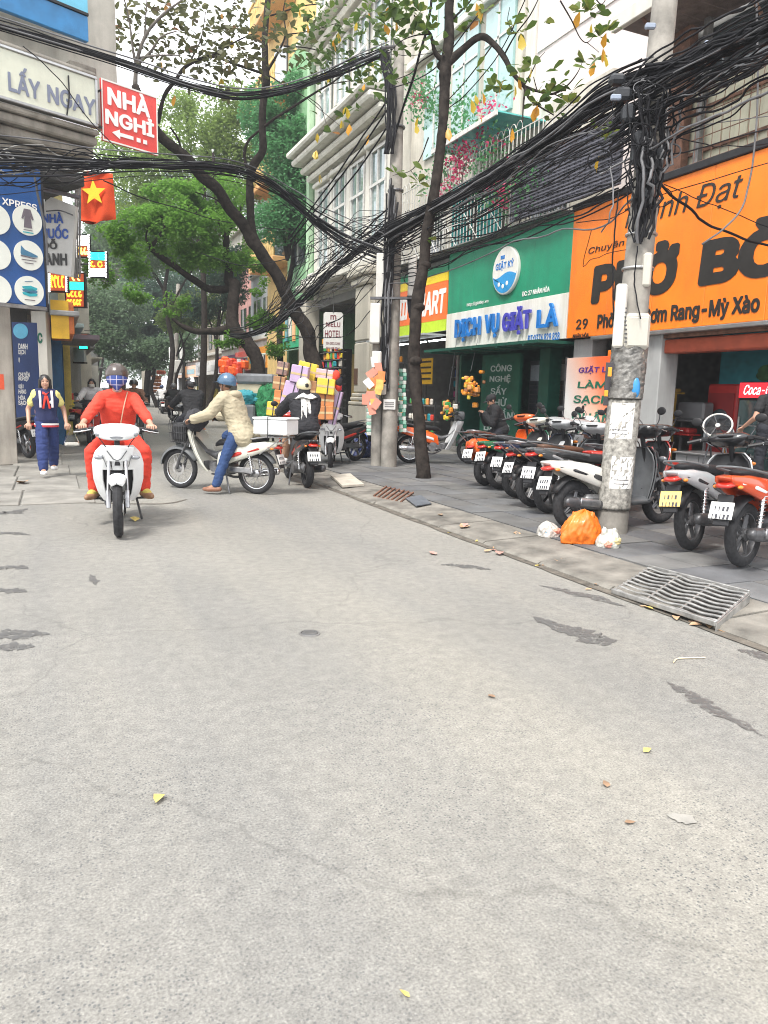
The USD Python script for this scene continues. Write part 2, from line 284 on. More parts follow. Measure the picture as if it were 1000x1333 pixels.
# wet patches, patches and cracks on the asphalt: thin sheets of their own shape
wet = usdkit.material(stage, '/World/Looks/wet_asphalt', {'g': ('geometry', {}), 'n': ('noise_texture', {'scale': 34.0, 'detail': 6.0, 'roughness': .75}), 'r': ('rgb_ramp', {'ramp': [(.40, (0, 0, 0)), (.52, (.85, .85, .85))]}), 't': ('transparent_bsdf', {}), 'p': ('principled_bsdf', {'base_color': (.095, .094, .092), 'roughness': .5}), 'm': ('mix_closure', {})},
    [('g.position', 'n.vector'), ('n.fac', 'r.fac'), ('r.color', 'm.fac'), ('t.BSDF', 'm.closure1'), ('p.BSDF', 'm.closure2')], surface='m.closure')
dry = M('pale_patch', (0.255, 0.245, 0.222), 0.85, var=0.2, scale=12, bump=0.3, bscale=200, world=True)
def blot(path, mat, z=0.004, name='wet_patch', seed=0, amp=0.35):
    """an irregular flat patch along a survey path of (px, py, half width in metres)"""
    P = smooth_path([[*G(a, b)[:2], w] for a, b, w in path], 10); c, w = P[:, :2], P[:, 2]
    t = np.gradient(c, axis=0); t /= np.linalg.norm(t, axis=1, keepdims=True); nn = np.stack([-t[:, 1], t[:, 0]], 1)
    s = np.arange(len(c)); e = np.minimum(np.minimum(s, s[::-1])/4, 1)**0.6
    a = 1+amp*2.2*(meshkit.fbm(np.stack([s*0.55, s*0+seed, s*0], 1), 4)-0.5); b = 1+amp*2.2*(meshkit.fbm(np.stack([s*0.55, s*0+seed+9, s*0], 1), 4)-0.5)
    L, Rr = c+nn*(w*a*e)[:, None], c-nn*(w*b*e)[:, None]; v = np.concatenate([np.c_[L, np.full(len(c), z)], np.c_[Rr, np.full(len(c), z)]]); n = len(c)
    i = np.arange(n-1); MB().raw(v, np.stack([i+n, i+n+1, i+1, i], 1)).put(name, mat, ground)
for k, pth in enumerate([[(-20, 696, .05), (10, 694, .06), (40, 697, .02)], [(-20, 742, .07), (12, 738, .07), (38, 741, .02)], [(-20, 768, .05), (20, 769, .05), (36, 771, .02)], [(-20, 829, .07), (20, 826, .085), (66, 826, .03)], [(-20, 846, .05), (20, 843, .06), (46, 842, .02)],
                         [(-10, 668, .1), (12, 668, .1), (36, 662, .04)], [(690, 802, .02), (735, 818, .07), (775, 832, .10), (806, 834, .03)], [(868, 888, .02), (905, 908, .05), (930, 925, .04), (1000, 962, .02)],
                         [(118, 748, .025), (122, 756, .03), (124, 762, .01)], [(572, 735, .03), (612, 738, .05), (640, 742, .02)], [(700, 762, .02), (760, 775, .06), (815, 790, .02)],
                         [(960, 846, .05), (985, 852, .06), (1020, 862, .05)]]):
    blot(pth, wet, seed=k*3, amp=0.9)
for k, pth in enumerate([[(868, 1062, .015), (888, 1066, .03), (908, 1072, .015)]]):
    blot(pth, dry, 0.004, 'pale_patch', seed=50+k*3)
lt = thing('lane_joint', None, None, kind='structure') if False else None
for k, pth in enumerate([[(110, 655, .03), (210, 656, .03), (245, 650, .02)]]): blot(pth, dirt, 0.004, 'joint', seed=80)
# gutter line of dirt along the kerb
b = MB(); ys = np.arange(-2, 15, 0.12); w = 0.06+0.05*meshkit.fbm(np.stack([ys*1.7, ys*0, ys*0], 1), 3)
v = np.concatenate([np.stack([np.full_like(ys, 3.76), ys, np.full_like(ys, 0.006)], 1), np.stack([3.74-w, ys, np.full_like(ys, 0.006)], 1)]); n = len(ys); i = np.arange(n-1)
b.raw(v, np.stack([i, i+1, i+n+1, i+n], 1)[:, ::-1]).put('gutter_dirt', dirt, ground)
# ================================================================ motorbikes (x forward, y left, z up; origin under the rear axle)
rub = M('tyre_rubber', (0.028, 0.028, 0.030), 0.85, var=0.4, scale=30, bump=0.2, bscale=120, spec=.25)
blk = M('black_plastic', (0.016, 0.016, 0.018), 0.5, var=0.3, scale=9, spec=.35)
gryp = M('grey_plastic', (0.10, 0.105, 0.11), 0.5, var=0.2, scale=9)
chrome = M('chrome', (0.72, 0.72, 0.73), 0.16, 1.0, var=0.1)
alu = M('cast_aluminium', (0.42, 0.42, 0.43), 0.38, 1.0, var=0.25, scale=14)
steel = M('dark_steel', (0.12, 0.12, 0.125), 0.45, 0.8, var=0.35, scale=12)
engm = M('engine_metal', (0.16, 0.16, 0.165), 0.5, 0.7, var=0.45, scale=16)
vinyl = M('black_vinyl', (0.016, 0.016, 0.018), 0.6, spec=.3, var=0.3, scale=14, bump=0.2, bscale=140)
redlens = M('red_lens', (0.50, 0.025, 0.015), 0.12, var=0.15, scale=20, coat=0.6)
amber = M('amber_lens', (0.65, 0.20, 0.02), 0.15, var=0.15, coat=0.6)
lens = M('clear_lens', (0.22, 0.23, 0.25), 0.10, 0.25, var=0.18, scale=30, coat=1.0)
glassm = M('mirror_glass', (0.75, 0.78, 0.80), 0.05, 1.0, var=0.02)
platew = M('plate_white', (0.68, 0.68, 0.66), 0.4, var=0.1)
platey = M('plate_yellow', (0.72, 0.50, 0.16), 0.4, var=0.1)
ink = M('plate_ink', (0.05, 0.05, 0.06), 0.5)
_pc = {}
def paint(name, col): return M('paint_'+name, col, 0.24, var=0.08, scale=5, coat=0.7)
def loft(b, secs, n=14, pw=2.6):
    R = []
    for q in secs:
        x, z, w, h = q[:4]; pitch = q[4] if len(q) > 4 else 0.0; y = q[5] if len(q) > 5 else 0.0
        a = np.arange(n)*2*PI/n; c, s = np.cos(a), np.sin(a)
        yy = y+w*np.sign(c)*np.abs(c)**(2/pw); ss = h*np.sign(s)*np.abs(s)**(2/pw)
        R.append(np.stack([x-ss*math.sin(pitch), yy, z+ss*math.cos(pitch)], 1))
    return b.rings(R)
def wheel(par, name, x, R, tw, cast, rimm, y=0.0, disc=True):
    a = np.linspace(0, 2*PI, 11); c = (x, y, R); ax = (0, 1, 0); rr = tw*0.5
    w = MB().lathe([(R-rr*1.05+rr*1.05*math.cos(t), rr*math.sin(t)) for t in a], c, ax, 36).put(name, rub, par, True)
    ri = R-rr*1.75; MB().lathe([(ri, -rr*.62), (ri-.014, -rr*.5), (ri-.02, 0), (ri-.014, rr*.5), (ri, rr*.62), (ri+.012, rr*.6), (ri+.012, -rr*.6), (ri, -rr*.62)], c, ax, 32).put('rim', rimm, w, 40)
    b = MB().lathe([(0, -.05), (.03, -.05), (.055, -.03), (.055, .03), (.03, .05), (0, .05)], c, ax, 14)
    if cast:
        for k in range(cast):
            t = k*2*PI/cast; d = np.array([math.cos(t), 0, math.sin(t)]); s = np.array([-math.sin(t), 0, math.cos(t)])
            for o in (-.22, .22):
                b.tube([np.array(c)+d*.045+s*o*.07, np.array(c)+(d+s*o*.22)*(ri-.01)], [.014, .010], 5)
    else:
        for k in range(28):
            t = k*2*PI/28+.1; d = np.array([math.cos(t), 0, math.sin(t)]); t2 = t+(.5 if k % 2 else -.5); e = np.array([math.cos(t2), 0, math.sin(t2)])
            b.tube([np.array(c)+e*.05+np.array([0, .03 if k % 4 < 2 else -.03, 0]), np.array(c)+d*(ri-.005)], .0024, 3, False)
    b.put('hub', alu if not cast else rimm, w, 40)
    if disc: MB().lathe([(.06, .045), (.10, .045), (.10, .05), (.06, .05)], c, ax, 24).put('brake_disc', chrome, w, False)
    return w
def arc_fender(par, name, x, z, R, a0, a1, w, mat, droop=0.03, n=12, parentpart=None):
    P = []
    for t in np.linspace(a0, a1, n):
        row = []
        e = math.sin(PI*(t-a0)/(a1-a0))**0.35 if True else 1
        for u in np.linspace(-1, 1, 9):
            r = R-droop*u*u*1.2; row.append((x+r*math.cos(t), w*(0.55+0.45*e)*math.sin(u*1.3)/math.sin(1.3), z+r*math.sin(t)))
        P.append(row)
    return MB().sheet(P, 0.006).put(name, mat, parentpart or par, True)
def motorbike(label, loc, rz, kind='under', body=(0.6,)*3, accent=None, seat=None, cast=6, R=0.28, plate='white', mirrors=True, basket=False, group=None, lean=0.0, lit=False, bodyname='white', accname=None, shield=None, rack=False, tall=True, name='motorbike', detail=True, dz=0.0):
    t = thing(name, label, 'motorbike', loc, rz, group, lean=lean, local=True)
    bm = paint(bodyname, body); am = paint(accname, accent) if accent is not None else bm; sm = seat or vinyl
    shm = shield or bm; scoot = kind in ('scoot', 'vespa'); wb = 1.24 if not scoot else 1.26
    tw = 0.072 if kind == 'cub' else (0.085 if not scoot else 0.1)
    rimm = chrome if kind == 'cub' else (steel if cast == 5 else alu)
    wheel(t, 'front_wheel', wb, R, tw, 0 if kind == 'cub' else cast, rimm)
    wheel(t, 'rear_wheel', 0.0, R, tw*1.08, 0 if kind == 'cub' else cast, rimm, disc=False)
    hx, hz = wb-0.24, 0.74                                                # steering head
    forkm = alu if kind != 'cub' else steel
    for s in (-1, 1):
        b = MB().tube([(wb+.0, s*.085, R), (wb-.05, s*.085, R+.16)], .022, 8).tube([(wb-.05, s*.085, R+.16), (hx+.03, s*.075, hz)], .015, 8); b.put('fork_leg', forkm, t, 40)
    arc_fender(t, 'front_fender', wb, R, R+.045, (PI*.30 if kind == 'under' else PI*.16) if kind != 'cub' else PI*.05, PI*.86, .078 if not scoot else .095, shm if kind != 'cub' else gryp, .04)
    # handlebar with cowl and lamp
    bz = 0.985 if not scoot else 1.02; bx = hx-.075
    hb = MB().tube(smooth_path([(bx-.10, .36, bz-.01), (bx-.03, .24, bz+.02), (bx, .1, bz-.02), (bx, -.1, bz-.02), (bx-.03, -.24, bz+.02), (bx-.10, -.36, bz-.01)], 4), .011, 6).put('handlebar', steel, t, True)
    for s in (-1, 1):
        MB().tube([(bx-.045, s*.27, bz+.012), (bx-.105, s*.375, bz-.01)], .019, 8).put('grip', blk, hb, 40)
        MB().tube([(bx+.0, s*.235, bz+.015), (bx+.02, s*.30, bz+.0), (bx-.03, s*.39, bz-.015)], .006, 5).put('brake_lever', chrome, hb, True)
        MB().bbox((bx-.03, s*.225, bz+.015), (.05, .07, .05), .012).put('switch_block', blk, hb)
        if mirrors:
            mz = bz+.20
            MB().tube(smooth_path([(bx, s*.20, bz+.03), (bx+.02, s*.24, bz+.10), (bx-.02, s*.29, mz-.02)], 4), .0055, 5).put('mirror_stalk', steel, hb, True)
            mh = MB().ball((bx-.02, s*.31, mz), (.014, .058, .042), 2).put('mirror', blk, hb, True)
    MB().tube([(hx+.03, 0, hz-.08), (hx-.05, 0, bz)], .026, 8).put('steering_column', blk, t, 40)
    b = MB()
    if kind == 'cub':
        b.lathe([(0.02, -.10), (.07, -.08), (.085, 0), (.088, .06), (.08, .075)], (bx+.08, 0, bz-.02), (1, 0, -.08), 18)
        c = b.put('headlamp_housing', gryp, t, 40); MB().lathe([(.08, .0), (.06, .022), (0, .03)], (bx+.155, 0, bz-.027), (1, 0, -.08), 18).put('headlamp', lens, c, True)
    else:
        loft(b, [(bx-.09, bz+.015, .10, .025), (bx-.05, bz+.025, .19, .05), (bx+.02, bz+.01, .215, .066, -.2), (bx+.085, bz-.02, .20, .062, -.35), (bx+.125, bz-.045, .15, .045, -.5), (bx+.14, bz-.055, .08, .02, -.5)], 18, 2.5)
        c = b.put('handlebar_cowl', am if kind != 'vespa' else bm, t, True)
        MB().ball((bx+.088, 0, bz-.030), (.066, .135, .040), 2, R=[[.9, 0, .43], [0, 1, 0], [-.43, 0, .9]]).put('headlamp', lens, c, True)
        for s in (-1, 1): MB().ball((bx+.092, s*.148, bz-.025), (.032, .05, .026), 2).put('indicator', lens, c, True)
        MB().bbox((bx-.085, 0, bz+.042), (.07, .15, .02), .008).put('dashboard', blk, c)
    for s in (-1, 1): MB().tube(smooth_path([(bx-.02, s*.22, bz+.0), (bx+.10, s*.13, bz-.10), (bx+.09, s*.07, bz-.22), (hx+.06, s*.05, hz-.12)], 5), .006, 4).put('control_cable', blk, t, True)
    # leg shield
    def shz(tt): return 0.855-0.575*tt
    def shx(tt): return (hx+.045)-(.24*tt**1.2 if not scoot else .06*tt-.04*math.sin(tt*PI))
    def shw(tt): return np.interp(tt, [0, .12, .3, .6, .85, 1], [.145, .21, .24, .235, .20, .15] if not scoot else [.14, .20, .225, .215, .20, .19])
    top = 0.42 if not scoot else 1.0
    P = [[(shx(a)+.05*(1-u*u)*(1-a*.4)-.11*abs(u)**2.2, u*shw(a), shz(a)) for u in np.linspace(-1, 1, 13)] for a in np.linspace(0, top, 9)]
    sh = MB().sheet(P, .012).put('leg_shield', shm, t, 50)
    if not scoot:
        for s in (-1, 1):
            P = []
            for a in np.linspace(top-.015, 1, 10):
                row = []
                for q in np.linspace(0, 1, 7):
                    u = lerp(.60+.08*(a-top), 1, q); row.append((shx(a)+.05*(1-u*u)*(1-a*.4)-.11*u**2.2, s*u*shw(a), shz(a)))
                P.append(row if s > 0 else row[::-1])
            MB().sheet(P, .012).put('shield_wing', shm, t, 50)
        P = [[(shx(a)-.03-.09*abs(u)**2.2, u*(shw(a)-.02), shz(a)-.01) for u in np.linspace(-1, 1, 9)] for a in np.linspace(0, .97, 8)]
        MB().sheet(P, .01).put('inner_shield', blk if kind != 'cub' else shm, t, 50)
        if kind != 'cub':
            P = [[(shx(a)+.075-.05*u*u, u*.16*(1-a*.8), shz(a)+.0) for u in np.linspace(-1, 1, 7)] for a in np.linspace(.03, .26, 5)]
            MB().sheet(P, .008).put('nose_panel', am, t, 50)
            for s in (-1, 1): MB().tube([(shx(.10)+.082-.05*.3, s*.09, shz(.08)), (shx(.22)+.080, s*.035, shz(.22)), (shx(.26)+.078, 0, shz(.25))], .0045, 4).tube([(shx(.2)+.06, s*.13, shz(.16)), (shx(.4)+.05, s*.10, shz(.36))], .004, 4).put('panel_seam', gryp, t, True)
            MB().bbox((shx(.48)+.02, 0, shz(.48)), (.05, .17, .05), .015).put('fork_recess', blk, t)
            for s in (-1, 1): MB().ball((shx(.22)+.035, s*.165, shz(.2)), (.02, .045, .022), 1, ).put('front_indicator', amber if bodyname != 'white' else lens, t, True)
    else:
        P = [[(shx(a)-.05-.07*abs(u)**2.2, u*(shw(a)-.025), shz(a)-.01) for u in np.linspace(-1, 1, 9)] for a in np.linspace(0, .97, 8)]
        MB().sheet(P, .01).put('inner_shield', gryp if kind != 'vespa' else bm, t, 50)
        b = MB(); loft(b, [(shx(.05)+.03, shz(.03), .05, .02, 1.2), (shx(.12)+.065, shz(.12), .085, .03, 1.35), (shx(.4)+.085, shz(.4), .075, .028, 1.45), (shx(.62)+.06, shz(.62), .03, .02, 1.5)], 10)
        b.put('nose_panel', am, t, True)
        if kind == 'scoot':
            for s in (-1, 1): MB().ball((shx(.25)+.055, s*.145, shz(.24)), (.03, .055, .03), 2).put('front_indicator', lens, t, True)
    # frame, engine and footrests
    if not scoot:
        b = MB(); loft(b, [(hx-.05, .72, .045, .05, -.7), (hx-.22, .55, .055, .06, -.75), (hx-.38, .50, .07, .06, -.2), (.48, .56, .08, .06, .25)], 12); b.put('frame_spine', am if kind != 'cub' else steel, t, True)
        b = MB(); loft(b, [(.74, .36, .05, .06), (.66, .36, .075, .075), (.60, .35, .06, .06)], 10); b.cyl((.62, -.11, .34), (.62, .11, .34), .06, 10).bbox((.50, 0, .33), (.26, .20, .17), .05).cyl((.45, -.14, .33), (.45, .14, .33), .095, 14)
        for k in range(5): b.bbox((.715+.022*k, 0, .36), (.008, .13, .12), .003)
        b.put('engine', engm, t, 40)
        MB().tube([(.50, -.28, .27), (.50, .28, .27)], .012, 6).bbox((.50, .25, .275), (.07, .10, .022), .008).bbox((.50, -.25, .275), (.07, .10, .022), .008).put('footrest', blk, t, 40)
        MB().bbox((.22, .105, .33), (.46, .035, .085), .015).put('chain_case', gryp if kind != 'cub' else alu, t)
        for s in (-1, 1): MB().tube([(0, s*.105, R), (.36, s*.095, .34)], .018, 6).put('swingarm', steel, t, 40)
    else:
        b = MB(); loft(b, [(1.0, .30, .17, .03), (.92, .27, .18, .04), (.62, .27, .17, .045), (.48, .33, .14, .05)], 12); b.put('footboard', gryp if kind == 'scoot' else bm, t, True)
        b = MB(); b.bbox((.12, .06, .30), (.38, .10, .16), .05).cyl((.30, -.02, .28), (.30, .16, .28), .095, 14).bbox((.18, -.08, .30), (.22, .12, .14), .04); b.put('engine', engm, t, 40)
    for s in ((-1, 1) if not scoot else (1,)):
        b = MB().tube([(.0, s*.125, R+.03), (.06, s*.125, .64)], .017, 8); sp = []
        for k in range(40): sp.append((.005+.055*k/40, s*.125, R+.09+.24*k/40)); sp[-1] = (sp[-1][0]+.028*math.cos(k*1.26), sp[-1][1]+.028*math.sin(k*1.26), sp[-1][2])
        b.tube(sp, .0055, 4); b.put('shock_absorber', chrome if s else alu, t, True)
    # tail, seat and lamps
    if kind == 'vespa':
        for s in (-1, 1):
            b = MB(); loft(b, [(.50, .46, .02, .10, 0, s*.10), (.36, .47, .06, .165, 0, s*.12), (.10, .50, .085, .185, 0, s*.13), (-.14, .54, .075, .155, 0, s*.12), (-.30, .60, .03, .08, 0, s*.09)], 16, 2.2); b.put('side_panel', bm, t, True)
        b = MB(); loft(b, [(.52, .52, .10, .18), (.1, .58, .13, .14), (-.24, .62, .11, .11), (-.33, .63, .06, .06)], 14); b.put('tail_body', bm, t, True)
    else:
        zt = .555+dz
        for s in (-1, 1):
            b = MB(); loft(b, [(.56, zt-.10, .02, .10, .15, s*.075), (.42, zt-.05, .035, .12, .15, s*.10), (.12, zt+.035, .045, .112, .2, s*.115), (-.14, zt+.10, .038, .08, .2, s*.10), (-.35, zt+.145, .02, .034, .2, s*.06)], 12, 2.3); b.put('side_panel', bm, t, True)
            if accent is not None or True:
                b = MB(); loft(b, [(.46, zt-.075, .012, .03, .2, s*.128), (.2, zt+.0, .012, .032, .2, s*.150), (-.1, zt+.078, .01, .02, .2, s*.134), (-.26, zt+.115, .006, .008, .2, s*.098)], 8); b.put('side_stripe', am if accent is not None else gryp, t, True)
        b = MB(); loft(b, [(.5, zt-.0, .07, .06, .1), (.1, zt+.065, .09, .065, .15), (-.12, zt+.12, .095, .055, .18), (-.30, zt+.150, .075, .036, .2), (-.40, zt+.165, .04, .014, .2)], 14); b.put('tail_body', bm, t, True)
        if scoot:
            b = MB(); loft(b, [(.60, .44, .07, .16, .2), (.52, .46, .12, .17, .1), (.40, .48, .125, .14, .1), (.28, .54, .10, .08, .1)], 14); b.put('under_seat_panel', bm, t, True)
    b = MB(); zs = (.715 if not scoot else .74)+dz*.6
    loft(b, [(.62, zs-.055, .05, .03, .2), (.55, zs-.025, .10, .045, .15), (.35, zs-.005, .125, .05), (.12, zs+.012, .112, .048, .1), (-.06, zs+.040, .098, .038, .1), (-.17, zs+.05, .06, .02)], 14, 3.0); b.put('seat', sm, t, True)
    tx = -.36 if kind != 'vespa' else -.335; tz = .655+dz if kind != 'vespa' else .60
    b = MB(); loft(b, [(tx+.16, tz+.03, .075, .026, .2), (tx+.05, tz+.012, .08, .03, .25), (tx-.015, tz-.002, .062, .022, .3), (tx-.03, tz-.006, .03, .01, .3)], 12); b.put('tail_lamp', redlens, t, True)
    for s in (-1, 1): MB().ball((tx+.07, s*.10, tz-.012), (.03, .02, .016), 2).put('rear_indicator', amber, t, True)
    arc_fender(t, 'rear_fender', .0, R, R+.055, PI*.40, PI*.84, .062, blk if kind != 'cub' else gryp, .03)
    fd = MB(); fd.bbox((-.355, 0, .50), (.02, .13, .26), .008, R=[[.94, 0, .34], [0, 1, 0], [-.34, 0, .94]]); fd.put('plate_bracket', blk, t)
    pl = MB(); RR = np.array([[.94, 0, .34], [0, 1, 0], [-.34, 0, .94]]); pl.bbox((-.385, 0, .50), (.006, .19, .14), .003, R=RR); pp = pl.put('licence_plate', platew if plate == 'white' else platey, t)
    if detail:
        b = MB(); rr = np.random.default_rng(abs(hash(label)) % 1000 if False else len(label)*7)
        for row, zz in ((0, .515), (1, .455)):
            for k in range(5 if row else 4):
                yy = (.062-.031*k) if row else (.05-.033*k)
                b.box((-.3885-.0+(zz-.5)*.36, yy, zz), (.003, .018 if rr.random() > .3 else .008, .038), R=RR)
        b.put('lettering', ink, pp)
        MB().tube(smooth_path([(.10, .13, zs+.035), (-.12, .135, zs+.07), (-.30, .09, zs+.10), (-.325, 0, zs+.105), (-.30, -.09, zs+.10), (-.12, -.135, zs+.07), (.10, -.13, zs+.035)], 4), .011, 6).put('grab_rail', alu if rack else gryp, t, True)
    if rack: 
        b = MB()
        for k in range(4): b.tube([(-.28-.07*k, -.12, zs+.085), (-.28-.07*k, .12, zs+.085)], .006, 5)
        for s in (-1, 1): b.tube([(-.12, s*.12, zs+.075), (-.52, s*.12, zs+.09)], .008, 5).tube([(-.46, s*.12, zs+.085), (-.12, s*.13, .56)], .007, 5)
        b.put('luggage_rack', alu, t, True)
    # exhaust on the right
    b = MB(); b.tube(smooth_path([(.62, -.08, .27), (.45, -.13, .20), (.28, -.15, .22)], 4), .018, 8); b.put('exhaust_pipe', steel, t, True)
    b = MB(); loft(b, [(.30, .24, .025, .03, -.12, -.165), (.24, .25, .045, .05, -.12, -.17), (-.12, .30, .05, .058, -.12, -.175), (-.24, .315, .045, .05, -.12, -.175), (-.26, .318, .02, .02, -.12, -.175)], 12); ex = b.put('silencer', steel if kind != 'cub' else chrome, t, True)
    b = MB(); loft(b, [(.16, .275, .018, .04, -.12, -.215), (-.10, .31, .02, .045, -.12, -.222)], 8); b.put('heat_shield', alu, ex, True)
    MB().tube([(.38, .16, .26), (.30, .21, .012)], .012, 6).put('side_stand', steel, t, 40)
    if basket:
        b = MB(); c0 = np.array([wb-.06, 0, .80])
        for zz, sc in ((-.13, .85), (0, .95), (.13, 1)):
            q = [(c0[0]+sx*.13*sc, sy*.17*sc, c0[2]+zz) for sx, sy in ((-1, -1), (1, -1), (1, 1), (-1, 1), (-1, -1))]; b.tube(q, .006, 4)
        for k in range(9):
            y = -.17+.34*k/8
            b.tube([(c0[0]+.11, y*.85, c0[2]-.13), (c0[0]+.13, y, c0[2]+.13)], .0035, 3).tube([(c0[0]-.11, y*.85, c0[2]-.13), (c0[0]-.13, y, c0[2]+.13)], .0035, 3)
        for k in range(7):
            x = -.13+.26*k/6
            for s in (-1, 1): b.tube([(c0[0]+x*.85, s*.145, c0[2]-.13), (c0[0]+x, s*.17, c0[2]+.13)], .0035, 3)
        bk = b.put('basket', steel, t, True); MB().bbox((c0[0], 0, c0[2]+.0), (.23, .29, .25), .04).put('basket_bag', blk, bk)
    return t
# ================================================================ people: one skin over a posed skeleton, clothes grown over it
skin = M('skin', (0.42, 0.235, 0.16), 0.5, var=0.08, scale=10)
skin2 = M('skin_tan', (0.30, 0.16, 0.10), 0.5, var=0.08, scale=10)
hairm = M('black_hair', (0.014, 0.012, 0.012), 0.38, var=0.4, scale=60, bump=0.3, bscale=150)
eyem = M('eye_dark', (0.02, 0.015, 0.012), 0.25); lipm = M('lip', (0.30, 0.10, 0.085), 0.5)
def cloth(name, col, var=0.10, bump=0.22): return M('cloth_'+name, col, 0.85, var=var, scale=7, bump=bump, bscale=26)
def sph(c, r, seg=14): return manifold3d.Manifold.sphere(float(r), seg).translate([float(x) for x in c])
def bone(a, ra, b, rb, seg=14): return manifold3d.Manifold.batch_hull([sph(a, ra, seg), sph(b, rb, seg)])
def ell(c, r, R=None):
    m = manifold3d.Manifold.sphere(1.0, 20).scale([float(x) for x in r])
    if R is not None: m = m.transform(np.c_[np.asarray(R, float), np.zeros(3)])
    return m.translate([float(x) for x in c])
def fuse(ms, edge=0.02, it=8):
    m = ms[0]
    for q in ms[1:]: m = m+q
    q = m.refine_to_length(edge).to_mesh(); tm = trimesh.Trimesh(q.vert_properties[:, :3], q.tri_verts, process=True)
    trimesh.smoothing.filter_taubin(tm, iterations=it); return tm
def ik(a, b, l1, l2, pole):
    a, b = np.array(a, float), np.array(b, float); d = b-a; L = np.linalg.norm(d); L2 = min(L, (l1+l2)*.999); u = d/L; b = a+u*L2
    x = (L2*L2+l1*l1-l2*l2)/(2*L2); h = math.sqrt(max(l1*l1-x*x, 0)); p = np.array(pole, float); p = p-u*(p@u); p /= max(np.linalg.norm(p), 1e-9)
    return a+u*x+p*h, b
def person(label, loc, rz, hands, feet, pelvis, chest, head, group=None, H=1.62, skinm=skin, top=None, bottom=None, shoes=None, sleeve='long', legs='long', shoulder=0.172, elbow=(-1, 0, -.5), knee=((1, .25, 0), (1, -.25, 0)), face=(1, 0, 0),
           hair='short', shoe_len=0.25, wide=1.0, neckr=0.05, grip=None, jacket=0.0, hem=None, name='person', toes=None, bare=False, edge=0.018, sock=None, topname='top', botname='trousers', collar=None, vest=None):
    """positions in the person's own frame: x ahead, y left, z up. hands, feet: (left, right)"""
    t = thing(name, label, 'person', loc, rz, group, local=True); k = H/1.65
    pelvis, chest, head = (np.array(q, float) for q in (pelvis, chest, head)); up = (chest-pelvis)/np.linalg.norm(chest-pelvis)
    face = np.array(face, float)/np.linalg.norm(face); lat = np.cross([0, 0, 1], face); lat /= np.linalg.norm(lat)
    side = np.array([0, 1., 0]); neck = chest+up*.13*k; bod, fing = [], []
    sh = [neck-up*.035*k+s*side*shoulder*k for s in (1, -1)]; hp = [pelvis+s*side*.095*k*wide for s in (1, -1)]
    ub, lb = [], []                                                   # clothes
    g = 0.014+jacket
    bod += [bone(pelvis, .095*k, chest, .095*k), bone(hp[0], .092*k, hp[1], .092*k), bone(chest+side*.06*k, .095*k, chest-side*.06*k, .095*k), bone(neck-up*.05, .07*k, head-np.array([0, 0, .03]), neckr*k), bone(sh[0], .055*k, sh[1], .055*k)]
    wst = lerp(pelvis, chest, .45)
    def torso(g, q_=1.0):
        sh = [lerp(neck, x, q_) for x in SH]
        return [bone(pelvis+side*.07*k*wide, (.105*k)*wide+g, pelvis-side*.07*k*wide, (.105*k)*wide+g), manifold3d.Manifold.batch_hull([sph(pelvis+side*.055*wide, .105*k*wide+g), sph(pelvis-side*.055*wide, .105*k*wide+g), sph(wst+side*.05*wide, .10*k*wide+g), sph(wst-side*.05*wide, .10*k*wide+g)]),
           manifold3d.Manifold.batch_hull([sph(wst+side*.05*wide, .10*k*wide+g), sph(wst-side*.05*wide, .10*k*wide+g), sph(chest+side*.075*wide, .108*k+g), sph(chest-side*.075*wide, .108*k+g)]),
           manifold3d.Manifold.batch_hull([sph(chest+side*.075, .10*k+g), sph(chest-side*.075, .10*k+g), sph(sh[0], .055*k+g), sph(sh[1], .055*k+g)]), manifold3d.Manifold.batch_hull([sph(sh[0], .05*k+g), sph(sh[1], .05*k+g), sph(neck, .062*k+g*.6)])]
    SH = sh; ub += torso(g)
    if hem is not None: ub.append(manifold3d.Manifold.batch_hull([sph(pelvis+side*.07*wide, .105*k*wide+g), sph(pelvis-side*.07*wide, .105*k*wide+g), sph(np.array(hem)+side*.09*wide, .10*k*wide+g), sph(np.array(hem)-side*.09*wide, .10*k*wide+g)]))
    for i, s in enumerate((1, -1)):
        pole = np.array(elbow, float)*[1, s, 1]
        e, w = ik(sh[i], hands[i], .285*k, .25*k, pole)
        bod += [bone(sh[i], .05*k, e, .038*k), bone(e, .038*k, w, .026*k)]
        if sleeve == 'long': ub += [bone(sh[i], .055*k+g, e, .043*k+g), bone(e, .043*k+g, lerp(e, w, .93), .033*k+g)]
        elif sleeve == 'three': ub += [bone(sh[i], .055*k+g, e, .043*k+g), bone(e, .043*k+g, lerp(e, w, .55), .037*k+g)]
        else: ub += [bone(sh[i], .055*k+g, lerp(sh[i], e, .55), .052*k+g)]
        # the hand: palm and five fingers
        d = (w-e)/np.linalg.norm(w-e); fwd = np.array(grip[i], float) if grip else d; fwd = fwd/np.linalg.norm(fwd)
        lt_ = np.cross(fwd, [0, 0, 1.]) if abs(fwd[2]) < .8 else np.cross(fwd, [1., 0, 0]); lt_ /= np.linalg.norm(lt_); dn = np.cross(lt_, fwd); dn = dn*(-1 if dn[2] > 0 else 1)
        pa = w+fwd*.075*k; pk = [manifold3d.Manifold.batch_hull([sph(w+fwd*.01, .022*k, 8), sph(pa+lt_*.028*k, .012*k, 8), sph(pa-lt_*.028*k, .012*k, 8)])]
        for q, (o, L) in enumerate(((-.031, .062), (-.011, .075), (.011, .07), (.031, .055))):
            p0 = pa+lt_*o*k; p1 = p0+(fwd*.8+dn*.45)*L*.5*k; p2 = p1+(fwd*.05+dn*.95 if grip else fwd*.5+dn*.6)*L*.55*k
            pk += [bone(p0, .0095*k, p1, .0088*k, 8), bone(p1, .0088*k, p2, .0075*k, 8)]
